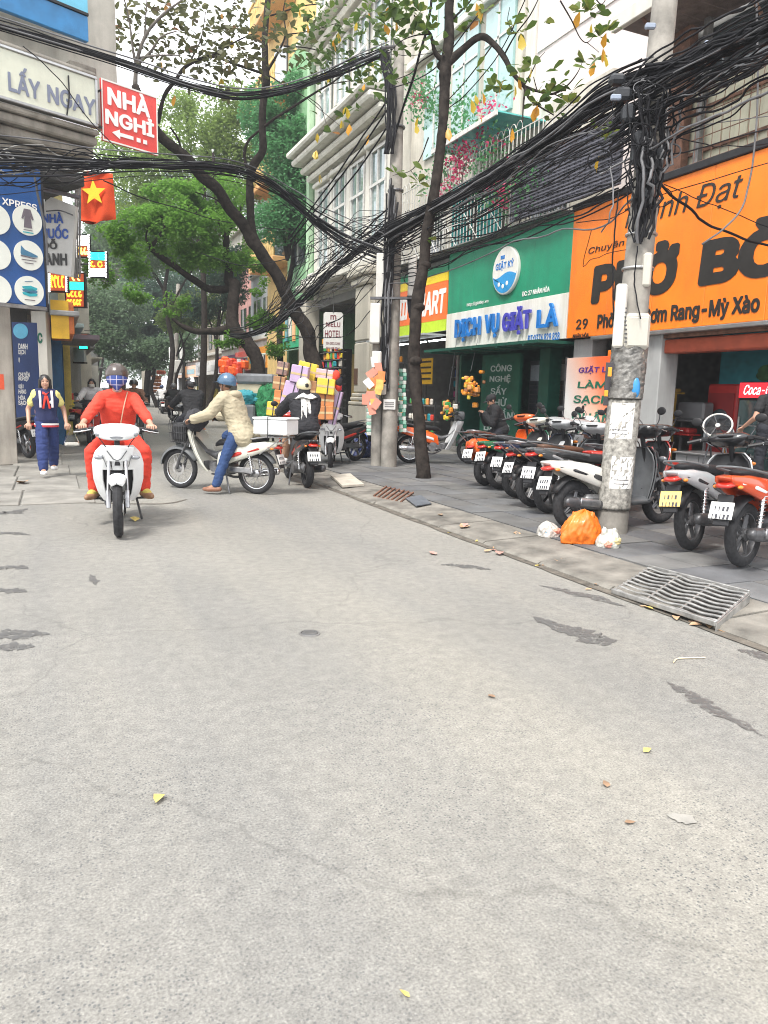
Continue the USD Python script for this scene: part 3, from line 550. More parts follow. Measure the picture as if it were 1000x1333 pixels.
        th = w+fwd*.03*k-lt_*s*.02*k; t1 = th-lt_*s*.035*k+fwd*.03*k+dn*.01; pk += [bone(th, .012*k, t1, .0105*k, 8), bone(t1, .0105*k, t1+fwd*.03*k+dn*.012, .009*k, 8)]
        bod += pk
        kn, an = ik(hp[i], feet[i], .40*k, .41*k, knee[i])
        bod += [bone(hp[i], .085*k*wide, kn, .055*k), bone(kn, .055*k, lerp(kn, an, .3), .056*k), bone(lerp(kn, an, .3), .056*k, an, .036*k)]
        lr = 1.0 if legs != 'wide' else 1.25
        lb += [bone(hp[i], .088*k*wide+.014, kn, (.06*k+.012)*lr), bone(kn, (.06*k+.012)*lr, lerp(kn, an, .35), (.058*k+.012)*lr), bone(lerp(kn, an, .35), (.058*k+.012)*lr, lerp(kn, an, .93), (.040*k+.012)*lr*1.1)]
        td = np.array(toes[i] if toes else (face[0], face[1], 0), float); td /= np.linalg.norm(td); lz = np.array([-td[1], td[0], 0])
        hl, to = an-td*.05*k-np.array([0, 0, .045*k]), an+td*.16*k-np.array([0, 0, .05*k])
        bod.append(manifold3d.Manifold.batch_hull([sph(an, .034*k), sph(hl, .028*k), sph(lerp(hl, to, .75)+lz*.018, .026*k), sph(lerp(hl, to, .75)-lz*.018, .026*k), sph(to, .018*k)]))
        if shoes is not None:
            up_ = .040 if not bare else .022
            sm_ = [manifold3d.Manifold.batch_hull([sph(hl+np.array([0, 0, .005]), .036*k), sph(lerp(hl, to, .7)+lz*.02, .034*k), sph(lerp(hl, to, .7)-lz*.02, .034*k), sph(to+td*.01, .026*k)])]
            if not bare: sm_.append(manifold3d.Manifold.batch_hull([sph(an-np.array([0, 0, .005]), .042*k), sph(hl, .034*k), sph(lerp(hl, to, .5), .034*k)]))
            b = MB().add(fuse(sm_, .016, 5)); sp_ = b.put('shoe', shoes, t, True)
            zb = min(hl[2]-.03*k, to[2]-.02*k)
            if sock is not None: MB().add(fuse([bone(lerp(kn, an, .86), .045*k, an, .042*k), bone(an, .042*k, lerp(an, to, .5), .04*k)], .016, 4)).put('sock', sock, t, True)
    # the head
    R = np.stack([face, lat, np.cross(face, lat)], 1); hc = head+np.array([0, 0, .09*k]); hd = []
    hd += [ell(hc+R@[-.008*k, 0, .02*k], (.092*k, .072*k, .088*k), R), ell(hc+R@[.018*k, 0, -.035*k], (.068*k, .058*k, .075*k), R), ell(hc+R@[.052*k, 0, -.082*k], (.025*k, .028*k, .02*k), R),
           bone(hc+R@[.078*k, 0, .012*k], .008*k, hc+R@[.096*k, 0, -.022*k], .013*k, 8)]
    for s in (1, -1): hd += [ell(hc+R@[-.006*k, s*.073*k, -.006*k], (.018*k, .010*k, .030*k), R), ell(hc+R@[.066*k, s*.03*k, -.024*k], (.02*k, .022*k, .018*k), R)]
    bm = fuse(bod, edge, 8); hm = fuse(hd, .009, 3)
    mb = MB().add(bm); mb.add(hm); body = mb.put('body', skinm, t, True)
    for s in (1, -1):
        MB().ball(hc+R@[.0705*k, s*.030*k, .010*k], .0105*k, 1).put('eye', eyem, body, True)
        MB().tube([hc+R@[.082*k, s*.018*k, .032*k], hc+R@[.082*k, s*.032*k, .037*k], hc+R@[.074*k, s*.046*k, .032*k]], .0028*k, 5).put('eyebrow', hairm, body, True)
    MB().tube([hc+R@[.076*k, .019*k, -.054*k], hc+R@[.083*k, 0, -.052*k], hc+R@[.076*k, -.019*k, -.054*k]], .005*k, 5).put('mouth', lipm, body, True)
    if hair:
        hs = [ell(hc+R@[-.018*k, 0, .030*k], (.098*k, .082*k, .094*k), R)]
        if hair in ('long', 'tied'): hs += [manifold3d.Manifold.batch_hull([sph(hc+R@[-.06*k, .045*k, .02*k], .045*k), sph(hc+R@[-.06*k, -.045*k, .02*k], .045*k), sph(hc+R@[-.072*k, .05*k, -.17*k], .035*k), sph(hc+R@[-.072*k, -.05*k, -.17*k], .035*k)])]
        if hair == 'long':
            for s in (1, -1): hs += [bone(hc+R@[.0, s*.072*k, .03*k], .024*k, hc+R@[-.015*k, s*.082*k, -.10*k], .022*k), bone(hc+R@[-.015*k, s*.082*k, -.10*k], .022*k, hc+R@[-.01*k, s*.085*k, -.20*k], .012*k)]
        hh = hs[0]
        for q in hs[1:]: hh = hh+q
        cut = ell(hc+R@[.075*k, 0, -.045*k], (.088*k, .066*k, .098*k), R); hh = hh-cut
        q = hh.refine_to_length(.014).to_mesh(); tm = trimesh.Trimesh(q.vert_properties[:, :3], q.tri_verts); trimesh.smoothing.filter_taubin(tm, iterations=3)
        v = np.array(tm.vertices); v += np.array(tm.vertex_normals)*(.006*(meshkit.noise(v*[70, 70, 12])-.5))[:, None]; tm.vertices = v
        MB().add(tm).put('hair', hairm, t, True)
    def wrinkle(tm, a=.007):
        v = np.array(tm.vertices); n = np.array(tm.vertex_normals); v += n*(a*1.2*(meshkit.fbm(v*[16, 16, 13], 3, seed=len(label))-.5)-a*1.1*np.abs(2*meshkit.fbm((v+.06*meshkit.noise(v*9)[:, None])*[9, 9, 21], 2, seed=len(label)+5)-1)**.7+a*.5)[:, None]; tm.vertices = v; return tm
    if top is not None: MB().add(wrinkle(fuse(ub, .012, 10), .010+jacket*.06)).put(topname, top, t, True)
    if vest is not None:
        vv = fuse(torso(g+.010, .72), .016, 8); MB().add(wrinkle(vv, .006)).put('vest', vest, t, True)
    if bottom is not None:
        lb += [bone(hp[0], .10*k*wide+.012, hp[1], .10*k*wide+.012), bone(pelvis+side*.05, .10*k*wide+.012, pelvis-side*.05, .10*k*wide+.012)]
        MB().add(wrinkle(fuse(lb, .013, 8), .012)).put(botname, bottom, t, True)
    return t, dict(hc=hc, R=R, k=k, neck=neck, chest=chest, pelvis=pelvis, up=up, sh=sh)
def open_helmet(t, I, mat, visor=None, brim=False, trim=None, vmat=None):
    hc, R, k = I['hc'], I['R'], I['k']
    m = ell(hc+R@[-.012*k, 0, .03*k], (.135*k, .118*k, .125*k), R)-ell(hc+R@[-.012*k, 0, .028*k], (.118*k, .102*k, .108*k), R)
    m = m.trim_by_plane(tuple(R@np.array([-.22, 0, .97])), float((hc+R@[0, 0, .005*k])@(R@np.array([-.22, 0, .97]))))
    q = m.refine_to_length(.02).to_mesh(); h = MB().raw(q.vert_properties[:, :3], q.tri_verts).put('helmet', mat, t, 50)
    if brim:
        P = [[hc+R@[(.105+.075*d)*k*math.cos(a), (.105+.035*d)*k*math.sin(a), (.042-.012*d)*k] for a in np.linspace(-1.0, 1.0, 9)] for d in np.linspace(0, 1, 3)]
        MB().sheet(P, .004).put('helmet_peak', mat, h, True)
    for s in (1, -1): MB().tube([hc+R@[.01*k, s*.095*k, .0], hc+R@[.03*k, s*.075*k, -.07*k], hc+R@[.045*k, s*.02*k, -.115*k]], .006, 4).put('chin_strap', blk, h, True)
    if vmat is not None:
        P = [[hc+R@[.150*k*math.cos(a), .125*k*math.sin(a), z*k] for a in np.linspace(-1.15, 1.15, 11)] for z in np.linspace(.075, -.085, 7)]
        MB().sheet(P, .004).put('visor', vmat, h, True)
    return h
# ================================================================ the shop houses on the right
FX = 9.3
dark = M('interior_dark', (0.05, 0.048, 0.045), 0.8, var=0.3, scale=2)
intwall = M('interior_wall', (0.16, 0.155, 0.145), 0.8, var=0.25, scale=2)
tilef = M('shop_floor', (0.22, 0.21, 0.20), 0.35, var=0.2, scale=3)
cream = M('cream_plaster', (0.52, 0.49, 0.42), 0.85, var=0.12, scale=1.2, streak=0.45, bump=0.2)
pinkw = M('pale_pink_plaster', (0.66, 0.59, 0.56), 0.85, var=0.06, scale=0.8, streak=0.3, streakcol=(0.32, 0.29, 0.28), bump=0.15)
whitep = M('white_plaster', (0.60, 0.58, 0.52), 0.8, var=0.08, scale=1.0, streak=0.5, streakcol=(0.24, 0.22, 0.18), bump=0.15)
greyp = M('grey_plaster', (0.33, 0.335, 0.33), 0.85, var=0.18, scale=1.0, streak=0.5, bump=0.2)
rust = M('rusty_steel', (0.17, 0.085, 0.055), 0.8, 0.2, var=0.5, scale=9, bump=0.3)
greyst = M('weathered_steel', (0.20, 0.195, 0.19), 0.6, 0.5, var=0.4, scale=9)
whitest = M('white_painted_steel', (0.55, 0.54, 0.51), 0.5, var=0.2, scale=9)
corr = M('cream_sheet', (0.55, 0.53, 0.40), 0.6, var=0.1, scale=2, streak=0.4, streakcol=(0.2, 0.17, 0.11))
teal = M('teal_curtain', (0.02, 0.24, 0.23), 0.8, var=0.25, scale=3)
tealg = M('teal_sheet', (0.10, 0.46, 0.44), 0.25, var=0.2, scale=3, coat=0.4)
aquag = M('pale_teal_glass', (0.26, 0.42, 0.41), 0.08, var=0.15, scale=2, coat=1.0)
darkg = M('dark_window_glass', (0.035, 0.045, 0.05), 0.05, var=0.3, scale=2, coat=1.0)
paneg = GLASS('window_pane')
orange = M('orange_sign', (0.84, 0.20, 0.012), 0.42, var=0.10, scale=1.6, streak=0.4, streakcol=(0.50, 0.11, 0.02), bump=.25, bscale=2.5)
green = M('green_sign', (0.010, 0.245, 0.13), 0.42, var=0.14, scale=1.3, streak=0.5, streakcol=(0.02, 0.13, 0.085), bump=.25, bscale=2.5)
whites = M('white_sign', (0.70, 0.69, 0.64), 0.45, var=0.06, scale=1.5, streak=0.55, streakcol=(0.36, 0.31, 0.22))
blackl = M('black_lettering', (0.02, 0.018, 0.016), 0.4, var=0.2); whitel = M('white_lettering', (0.78, 0.77, 0.74), 0.4, var=0.05)
bluel = M('blue_lettering', (0.015, 0.17, 0.52), 0.25, var=0.1, coat=0.6); bluel2 = M('violet_lettering', (0.06, 0.06, 0.42), 0.25, var=0.1, coat=0.6); redl = M('red_lettering', (0.62, 0.04, 0.03), 0.4); greenl = M('green_lettering', (0.01, 0.13, 0.075), 0.5)
dgreen = M('dark_green_wall', (0.008, 0.075, 0.05), 0.5, var=0.15, scale=2); alup = M('aluminium_trim', (0.45, 0.45, 0.45), 0.35, 0.9, var=0.15)
def fit(par, s, lo, hi, X, mat, shear=0.0, d=0.006, bold=True, nm='lettering', fat=0.0):
    """lettering on a right-hand facade between two survey points (lower left, upper right)"""
    a, b = onX(*lo, X), onX(*hi, X); o = np.array([X, a[1], a[2]])
    return MB().text(s, o, *FR, abs(a[1]-b[1]), b[2]-a[2], d, bold, shear, fat).put(nm, mat, par)
def fitz(par, s, y0, y1, z0, z1, X, mat, **k):
    return MB().text(s, (X, y0, z0), *FR, abs(y1-y0), z1-z0, k.get('d', .006), k.get('bold', True), k.get('shear', 0), k.get('fat', 0)).put('lettering', mat, par)
def hang(par, name, mat, X0, X1, y0, y1, z0, z1, b=0.0):
    m = MB(); (m.bbox(((X0+X1)/2, (y0+y1)/2, (z0+z1)/2), (abs(X1-X0), abs(y1-y0), abs(z1-z0)), b) if b else m.bb(X0, X1, y0, y1, z0, z1)); return m.put(name, mat, par)
def bars(par, name, mat, X, y0, y1, z0, z1, step, hs, r=0.009, deep=None):
    n = max(2, int(round(abs(y1-y0)/step)))
    for i in range(n+1):
        y = lerp(y0, y1, i/n); MB().bb(X-r, X+r, y-r, y+r, z0, z1).put(name, mat, par)
    for z in hs:
        MB().bb(X-r*1.4, X+r*1.4, min(y0, y1)-r, max(y0, y1)+r, z-r, z+r).put('rail', mat, par)
        if deep is not None:
            for y in (y0, y1): MB().bb(X, deep, y-r, y+r, z-r, z+r).put('rail', mat, par)
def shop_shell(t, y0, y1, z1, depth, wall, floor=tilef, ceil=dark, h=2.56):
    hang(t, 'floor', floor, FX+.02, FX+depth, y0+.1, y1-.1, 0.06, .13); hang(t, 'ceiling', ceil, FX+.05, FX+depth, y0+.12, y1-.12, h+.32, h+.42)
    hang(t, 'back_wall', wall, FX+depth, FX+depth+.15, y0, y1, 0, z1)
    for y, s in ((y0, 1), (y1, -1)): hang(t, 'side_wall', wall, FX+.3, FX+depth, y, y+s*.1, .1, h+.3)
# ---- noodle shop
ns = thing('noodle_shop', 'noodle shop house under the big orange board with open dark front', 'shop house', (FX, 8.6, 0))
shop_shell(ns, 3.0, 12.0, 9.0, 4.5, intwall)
hang(ns, 'upper_floor_slab', greyp, FX+.1, FX+4.4, 3.0, 12.05, 3.1, 4.9)
hang(ns, 'grey_pillar', greyp, FX-.05, FX+.35, 9.62, 10.22, .09, 2.56, .015); hang(ns, 'orange_pillar_board', orange, FX-.12, FX-.04, 10.3, 10.85, .12, 2.3, .01); hang(ns, 'pillar', greyp, FX+.05, FX+.4, 11.5, 12.05, .09, 2.56, .015)
hang(ns, 'roller_shutter_box', M('red_shutter_box', (0.33, 0.06, 0.025), 0.5, var=0.3, scale=3), FX+.02, FX+.34, 3.0, 10.25, 2.20, 2.42, .02); hang(ns, 'shutter_rail', rust, FX-.02, FX+.05, 3, 10.25, 2.44, 2.54)
for y0 in np.arange(3.4, 10.0, .24): hang(ns, 'wall_sheet', corr, 9.66+.012*(round(y0/.24) % 2), 9.70+.012*(round(y0/.24) % 2), y0, y0+.235, 4.95, 6.35, .006)
hang(ns, 'wall_above', greyp, 9.75, 10.2, 3, 10.1, 4.9, 9.5)
for z in (5.35, 6.0): hang(ns, 'sheet_batten', rust, 9.60, 9.645, 3.4, 10.0, z, z+.045)
hang(ns, 'wall_frame', rust, 9.45, 9.62, 9.75, 10.12, 4.95, 7.6, .01); hang(ns, 'wall_frame', greyst, 9.5, 9.62, 9.45, 9.55, 4.95, 7.5, .01)
for y0 in np.arange(3.2, 10.4, .2): hang(ns, 'eave_board', M('brown_eave', (0.14, 0.10, 0.085), 0.8, var=0.4, scale=5), 8.5, 9.7, y0, y0+.185, 7.3+.008*(round(y0*5) % 2), 7.35+.008*(round(y0*5) % 2))
hang(ns, 'eave_edge', whitep, 8.4, 8.5, 3.2, 10.4, 7.22, 7.45, .01)
for y in (4.2, 6.2, 8.2, 9.9): MB().tube([(9.6, y, 6.4), (8.6, y, 7.28)], .03, 5).put('eave_bracket', rust, ns)
for y in (4.2, 6.2, 8.2): hang(ns, 'window', darkg, 9.68, 9.76, y, y+1.4, 6.4, 7.2)
cg = thing('window_cage', 'rusty thin wire grille cage bulging over the cream sheets above the orange board', 'window cage', (9.3, 7.2, 4.9))
for i in range(26):
    y = 5.2+i*.165; MB().tube([(9.32, y, 5.05), (9.30, y, 5.8), (9.36, y, 6.25), (9.64, y, 6.32)], .006, 4).put('bar', rust, cg)
for z in (5.1, 5.45, 5.8, 6.2): MB().tube([(9.31, 5.15, z), (9.31, 9.4, z)], .008, 4).put('rail', rust, cg)
# the orange board
sb = thing('shop_sign', 'big orange noodle board with huge black lettering over the dark shopfront', 'shop sign', (FX, 8.6, 2.57), group=None)
[hang(sb, 'board_panel', orange, FX-.12+.002*(q % 2), FX-.01, 3.2+q*1.11, 3.2+q*1.11+1.104, 2.575, 4.92, .006) for q in range(8)]; hang(sb, 'top_edge', blk, FX-.16, FX+.02, 3.2, 12.09, 4.925, 5.04, .01); hang(sb, 'bottom_rail', alup, FX-.17, FX-.02, 3.2, 11.3, 2.50, 2.565, .01)
SX = FX-.123
fit(sb, 'PHỞ', (769, 397), (884, 308), SX, blackl, .06, fat=.07); fit(sb, 'BÒ', (908, 374), (1036, 272), SX, blackl, .06, fat=.07)
fit(sb, 'Chuyên', (765, 333), (812, 311), SX, blackl, .3, bold=False); fit(sb, 'Thanh Đạt', (806, 306), (962, 226), SX, blackl, .28, bold=False)
fit(sb, '29', (750, 429), (766, 414), SX, blackl); fit(sb, 'NHÂN HÒA', (746, 440), (767, 432), SX, blackl); fit(sb, 'Phở Xào-Cơm Rang-Mỳ Xào', (777, 433), (991, 381), SX, blackl, fat=.03)
bulb = thing('lamp_bulb', 'round pale bulb hanging at the lower edge of the orange board', 'lamp', onX(833, 416, FX-.28)); c = onX(833, 416, FX-.28)
MB().ball(c, .055, 2).put('globe', M('opal_globe', (0.7, 0.5, 0.3), 0.2), bulb, True); MB().tube([c+[0, 0, .05], c+[.1, 0, .12], c+[.2, 0, .06]], .01, 5).put('arm', steel, bulb)
# inside the noodle shop
mu = thing('wall_picture', 'large teal panel with flat tree shapes at the back of the noodle shop', 'picture', (11.9, 8, 1.2))  # teal panel with flat trunk and foliage shapes set before it
tealp = M('panel_teal', (0.04, 0.30, 0.36), 0.45, var=0.35, scale=1.6); hang(mu, 'panel', tealp, 11.15, 11.2, 4.0, 10.1, 1.3, 2.75)
leafp = M('panel_leaf', (0.06, 0.16, 0.05), 0.6, var=0.5, scale=5); trunkp = M('panel_trunk', (0.06, 0.05, 0.035), 0.6)
for (yc, zc, sc) in ((8.9, 2.0, .75), (7.6, 2.15, .9), (6.3, 1.95, .8), (5.1, 2.1, .9)):
    MB().tube([(11.14, yc+.3, 1.3), (11.14, yc+.12, 1.75), (11.14, yc, zc)], .05, 5).put('painted_trunk', trunkp, mu)
    for q in range(7): MB().ball((11.135, yc+rng.normal(0, .33)*sc, zc+rng.normal(.05, .16)), (.012, .26*sc, .13*sc), 1).put('painted_foliage', leafp, mu, True)
fr = thing('red_cabinet', 'tall red drinks cabinet inside the noodle shop left of the cola cooler', 'cabinet', (9.6, 8.15, .13)); redc = M('red_enamel', (0.33, 0.02, 0.018), 0.35, var=0.15, scale=3)
a, b_ = onX(922, 500, 10.4), onX(958, 545, 10.4)
hang(fr, 'cabinet_body', redc, 10.4, 11.0, b_[1], a[1], .13, a[2], .03); hang(fr, 'door_panel', M('dark_red', (0.2, 0.015, 0.015), .4), 10.385, 10.398, b_[1]+.06, a[1]-.06, .3, a[2]-.15); MB().ball((10.38, (a[1]+b_[1])/2, 1.15), (.02, .18, .16), 2).put('round_emblem', darkg, fr, True)
ck = thing('drinks_cooler', 'glass door drinks cooler with lit red header inside the noodle shop', 'cooler', (9.9, 7.2, .13)); a, b_ = onX(963, 497, 10.3), onX(1022, 517, 10.3)
hang(ck, 'cooler_body', blk, 10.32, 10.9, b_[1], a[1], .13, a[2], .02); hang(ck, 'header', EM('cola_header', (0.62, 0.02, 0.03), .55), 10.29, 10.318, b_[1]+.02, a[1]-.02, b_[2]-.02, a[2]-.015)
fitz(ck, 'Coca-Cola', a[1]-.1, b_[1]+.08, b_[2]+.03, a[2]-.05, 10.288, EM('cola_letters', (0.8, 0.75, 0.75), .7), shear=.25, bold=False)
hang(ck, 'glass_door', M('cooler_glass', (0.05, 0.09, 0.09), .06, coat=1.0), 10.295, 10.318, b_[1]+.04, a[1]-.04, .25, b_[2]-.06); hang(ck, 'door_handle', chrome, 10.26, 10.285, a[1]-.1, a[1]-.07, .8, 1.2)
for z in (.7, 1.05): hang(ck, 'shelf_edge', alup, 10.285, 10.294, b_[1]+.06, a[1]-.06, z, z+.015)
ct = thing('food_counter', 'low grey steel counter standing at the open front of the noodle shop', 'counter', (9.2, 8.4, .1)); a, b_ = onX(880, 587, 9.3), onX(962, 587, 9.3)
hang(ct, 'counter_body', M('grey_counter', (0.26, 0.26, 0.265), .4, .3, var=.15), 9.3, 9.85, b_[1], a[1], .12, a[2]-.03, .01); hang(ct, 'counter_top', alup, 9.26, 9.9, b_[1]-.03, a[1]+.03, a[2]-.028, a[2], .006)
for k in range(4): hang(ct, 'panel_seam', steel, 9.294, 9.299, lerp(b_[1], a[1], .2+.2*k)-.004, lerp(b_[1], a[1], .2+.2*k)+.004, .14, a[2]-.05)
for k, (px, py, w, h, mt, nm, lb) in enumerate([(868, 508, .5, .06, M('yellow_bottle', (.5, .3, .05), .4), 'condiment_tray', 'tray of yellow bottles on the shelf inside the noodle shop'), (862, 530, .12, .5, M('orange_chair', (.55, .12, .03), .5), 'orange_chair', 'orange chair back standing inside the noodle shop'), (905, 535, .6, .3, M('grey_box', (.12, .12, .125), .5), 'grey_box', 'grey box on a rack inside the noodle shop'), (858, 560, .12, .14, whites, 'white_jar', 'white jar standing low inside the noodle shop'), (888, 560, .5, .1, redc, 'red_basin', 'red basin on a stool inside the noodle shop')]):
    c = onX(px, py, 10.2); b = MB(); b.bbox(c, (.25, w, h), .03); b.bbox(c+[0, 0, -.5*h-.02], (.3, w+.1, .03), .01)
    for s in (-1, 1): b.bb(c[0]-.02, c[0]+.02, c[1]+s*w*.45-.015, c[1]+s*w*.45+.015, .13, c[2]-.5*h-.02)
    b.top(nm, mt, lb, nm.split('_')[-1])
# the drum fan
fc = onX(934.5, 553.5, 8.35); fa = np.array([-.62, -.42, .52]); fa = fa/np.linalg.norm(fa)*1.0; fe = fc-fa*.24
fn = thing('drum_fan', 'grey industrial drum fan tilted upward on a stand before the noodle shop', 'fan', (*fc[:2], .1)); fgrey = M('fan_grey', (0.20, 0.23, 0.26), .4, .2, var=.12)
MB().lathe([(.185, 0), (.195, -.01), (.19, -.04), (.185, -.2), (.19, -.235), (.2, -.24), (.175, -.235), (.172, -.02), (.185, 0)], fc, fa, 28).put('drum', fgrey, fn, 40)
for off in (0.0, -.245): MB().lathe([(.184+.013*math.cos(t), off+.013*math.sin(t)) for t in np.linspace(0, 2*PI, 9)], fc, fa, 28).put('rim', whitest, fn, True)
for r in np.linspace(.04, .175, 8): MB().lathe([(r-.002, 0), (r, .003), (r+.002, 0), (r-.002, 0)], fc, fa, 24).put('grille_ring', steel, fn)
x_, y_, _ = basis(fa)
for k in range(16): d = math.cos(k*PI/8)*x_+math.sin(k*PI/8)*y_; MB().tube([fc+d*.03, fc+d*.18], .002, 3).put('grille_spoke', steel, fn)
MB().lathe([(0, .012), (.03, .008), (.035, -.005), (0, -.006)], fc, fa, 16).put('badge', whitest, fn, True)
for k in range(5):
    d = math.cos(k*1.2566)*x_+math.sin(k*1.2566)*y_; e = np.cross(fa, d); P = [[fc-fa*(.06+.05*u*v)+d*(.03+.13*u)+e*(.055*v*(.5+u)) for v in (-1, 0, 1)] for u in np.linspace(0, 1, 4)]; MB().sheet(P, .004).put('blade', blk, fn, True)
for s in (-1, 1):
    for q in (-1, 1): MB().tube([fc-fa*.12+np.array([0, s*.12, -.17]), (fc[0]+.06+q*.2, fc[1]+s*.2, .1)], .013, 6).put('stand_leg', steel, fn)
MB().tube([(fc[0]-.1, fc[1]-.17, .38), (fc[0]+.2, fc[1]-.17, .38), (fc[0]+.2, fc[1]+.17, .38), (fc[0]-.1, fc[1]+.17, .38), (fc[0]-.1, fc[1]-.17, .38)], .012, 6).put('stand_brace', steel, fn)
MB().tube(smooth_path([fe+[0, -.1, -.08], fe+[.05, -.12, -.3], (fc[0]+.2, fc[1]-.2, .5), (fc[0]+.15, fc[1]-.25, .12)], 6), .01, 5).put('power_cord', M('yellow_cord', (.6, .35, .08), .5), fn, True)
# ---- laundry
la = thing('laundry_shop', 'laundry shop house with dark green ground floor beside the noodle shop', 'shop house', (FX, 14.6, 0))
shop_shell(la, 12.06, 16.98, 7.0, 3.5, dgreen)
hang(la, 'upper_floor_slab', greyp, FX+.1, FX+3.4, 12.1, 16.95, 3.05, 4.9); hang(la, 'soffit', dgreen, FX-.75, FX+.3, 12.1, 16.95, 2.47, 2.53)
for y in np.linspace(12.6, 16.6, 5): hang(la, 'soffit_batten', M('green_batten', (.02, .12, .085), .5), FX-.74, FX+.28, y, y+.06, 2.44, 2.468)
a, b_ = onX(628.6, 462, 9.55), onX(678, 462, 9.55)
hang(la, 'green_panel', M('green_panel', (0.008, 0.10, 0.062), 0.4, var=0.12), 9.55, 9.62, b_[1], a[1], .12, 2.4)
pnt = la
for s, y0, y1, w in (('CÔNG', 472.5, 484, (639, 667)), ('NGHỆ', 487, 499, (637.5, 665)), ('SẤY', 501, 513.5, (639, 660)), ('KHỬ', 517, 528, (637, 660)), ('KHUẨN', 532, 544, (630, 668)), ('BẰNG', 547.5, 560, (630, 664)), ('TIA', 564, 574, (634, 652))):
    fit(pnt, s, (w[0], y1), (w[1], y0), 9.545, M('panel_letters', (.45, .52, .50), .5))
a, b_ = onX(690, 470, 10.0), onX(744, 470, 10.0); hang(la, 'shutter_frame', M('shutter_frame', (.12, .13, .14), .5, .4), 10.02, 10.1, b_[1], a[1], .1, 2.25)
for k, z in enumerate(np.arange(.3, 1.75, .1)): hang(la, 'shutter_slat', M('shutter_slat', (.075, .085, .10), .4, .5, var=.15), 9.99, 10.015, b_[1]+.06, a[1]-.06, z, z+.088, .006)
hang(la, 'transom_pane', M('pale_transom', (.33, .37, .40), .15, var=.1), 9.995, 10.015, b_[1]+.06, a[1]-.06, 1.8, 2.15)
hang(la, 'side_pier', dgreen, 9.5, 9.8, 13.0, 13.35, .1, 2.45)
lg = thing('shop_sign', 'green and white laundry board with raised blue letters and a round logo', 'shop sign', (FX, 14.6, 2.57))
zsp = (onX(588.6, 408.5, FX)[2]+onX(746, 382, FX)[2])/2
[hang(lg, 'green_panel', green, FX-.10+.002*(q % 2), FX-.01, 12.1+q*1.225, 12.1+q*1.225+1.22, zsp, 4.9, .006) for q in range(4)]; [hang(lg, 'white_panel', whites, FX-.12+.002*(q % 2), FX-.01, 12.1+q*1.225, 12.1+q*1.225+1.22, 2.575, zsp-.004, .006) for q in range(4)]; hang(lg, 'top_tube', greyst, FX-.12, FX, 12.1, 17.0, 4.905, 4.95)
# raised channel letters: blue faces on violet sides
for wd, lo, hi, mt in (('DỊCH', (593, 446), (627, 411), bluel), ('VỤ', (632, 441), (651, 407), bluel), ('GIẶT', (655, 438), (693, 396), bluel2), ('LÀ', (700, 428), (729, 393), bluel)):
    fit(lg, wd, lo, hi, FX-.155, mt, d=.045, fat=.02)
fit(lg, 'ĐT:0374 829 828', (687, 446), (729, 432), FX-.123, bluel, bold=True); fit(lg, 'http://giatky.vn', (608, 400), (636, 389), FX-.103, whitel, bold=False); fit(lg, 'ĐC: 27 NHÂN HÒA', (680, 386), (716, 371), FX-.103, whitel)
lc = onX(655.7, 352, FX-.2); R0 = abs(onX(655.7, 321, FX-.2)[2]-lc[2])
lo_ = MB().lathe([(0, .07), (R0*.97, .07), (R0, .06), (R0, 0), (0, 0)], lc+[.1, 0, 0], (-1, 0, 0), 40).put('round_logo', whites, lg, 30)
pts = [(R0*.93*math.cos(a), R0*.93*math.sin(a)) for a in np.linspace(math.radians(192), math.radians(352), 24)]+[(R0*x, R0*(-.18+.10*math.sin(x*3.3+.6))) for x in np.linspace(.90, -.90, 12)]
MB().prism(pts, lc+[.029, 0, 0], *FR, .006).put('logo_wave', M('logo_blue', (.03, .28, .60), .3), lo_)
for k in range(3): MB().ball(lc+[.022, -.12+.16*k, -R0*(.55+.1*(k % 2))], (.006, .05, .05), 1).put('logo_bubble', whitel, lo_, True)
MB().text('GIẶT KÝ', lc+[.029, R0*.72, R0*.02], *FR, R0*1.4, R0*.42, .008).put('lettering', bluel, lo_); MB().text('123', lc+[.029, R0*.28, R0*.52], *FR, R0*.35, R0*.17, .006).put('logo_mark', bluel, lo_) if False else MB().bbox(lc+[.028, R0*.2, R0*.58], (.01, R0*.32, R0*.16), .01).put('logo_mark', bluel, lo_)
# balcony cage with flowers
bc = thing('balcony_cage', 'white steel balcony cage full of flowers above the green laundry board', 'balcony cage', (9.1, 14.6, 4.95))
bars(bc, 'bar', whitest, 9.05, 12.3, 20.3, 4.98, 6.9, .15, (5.0, 5.5, 6.1, 6.88), .008, deep=9.9)
for y in np.arange(12.4, 20.2, 1.0): MB().tube([(9.05, y, 4.98), (9.05, y+.9, 5.9)], .012, 4).put('cross_brace', whitest, bc)
for k in range(26):
    a = np.linspace(0, PI, 7); y = 13.9+k*.24; MB().tube([(9.05, y+.12*math.cos(q), 6.9+.17*math.sin(q)) for q in a], .008, 4).put('scroll', whitest, bc)
hang(bc, 'cage_floor', greyst, 8.95, 9.9, 12.2, 20.4, 4.955, 4.978)
nm_ = thing('net_screen', 'dark grey safety netting stretched beside the pole above the green board', 'net', (8.9, 12.4, 5)); netm = M('grey_netting', (.085, .085, .105), .8, var=.4, scale=5)
for k in range(19): z = 5.05+k*.065; MB().bb(8.93, 8.94, 10.6, 13.9, z, z+.028).put('net_strip', netm, nm_)
for k in range(22): y = 10.6+k*.157; MB().bb(8.945, 8.955, y, y+.05, 5.05, 6.27).put('net_post', netm, nm_)
hang(nm_, 'backing_sheet', M('net_backing', (.12, .12, .145), .8, var=.4, scale=3), 8.98, 9.0, 10.6, 13.9, 5.05, 6.27)
uw = thing('upper_house', 'flowered upper storey with teal curtains behind the white balcony cage', 'house', (9.9, 16, 5))
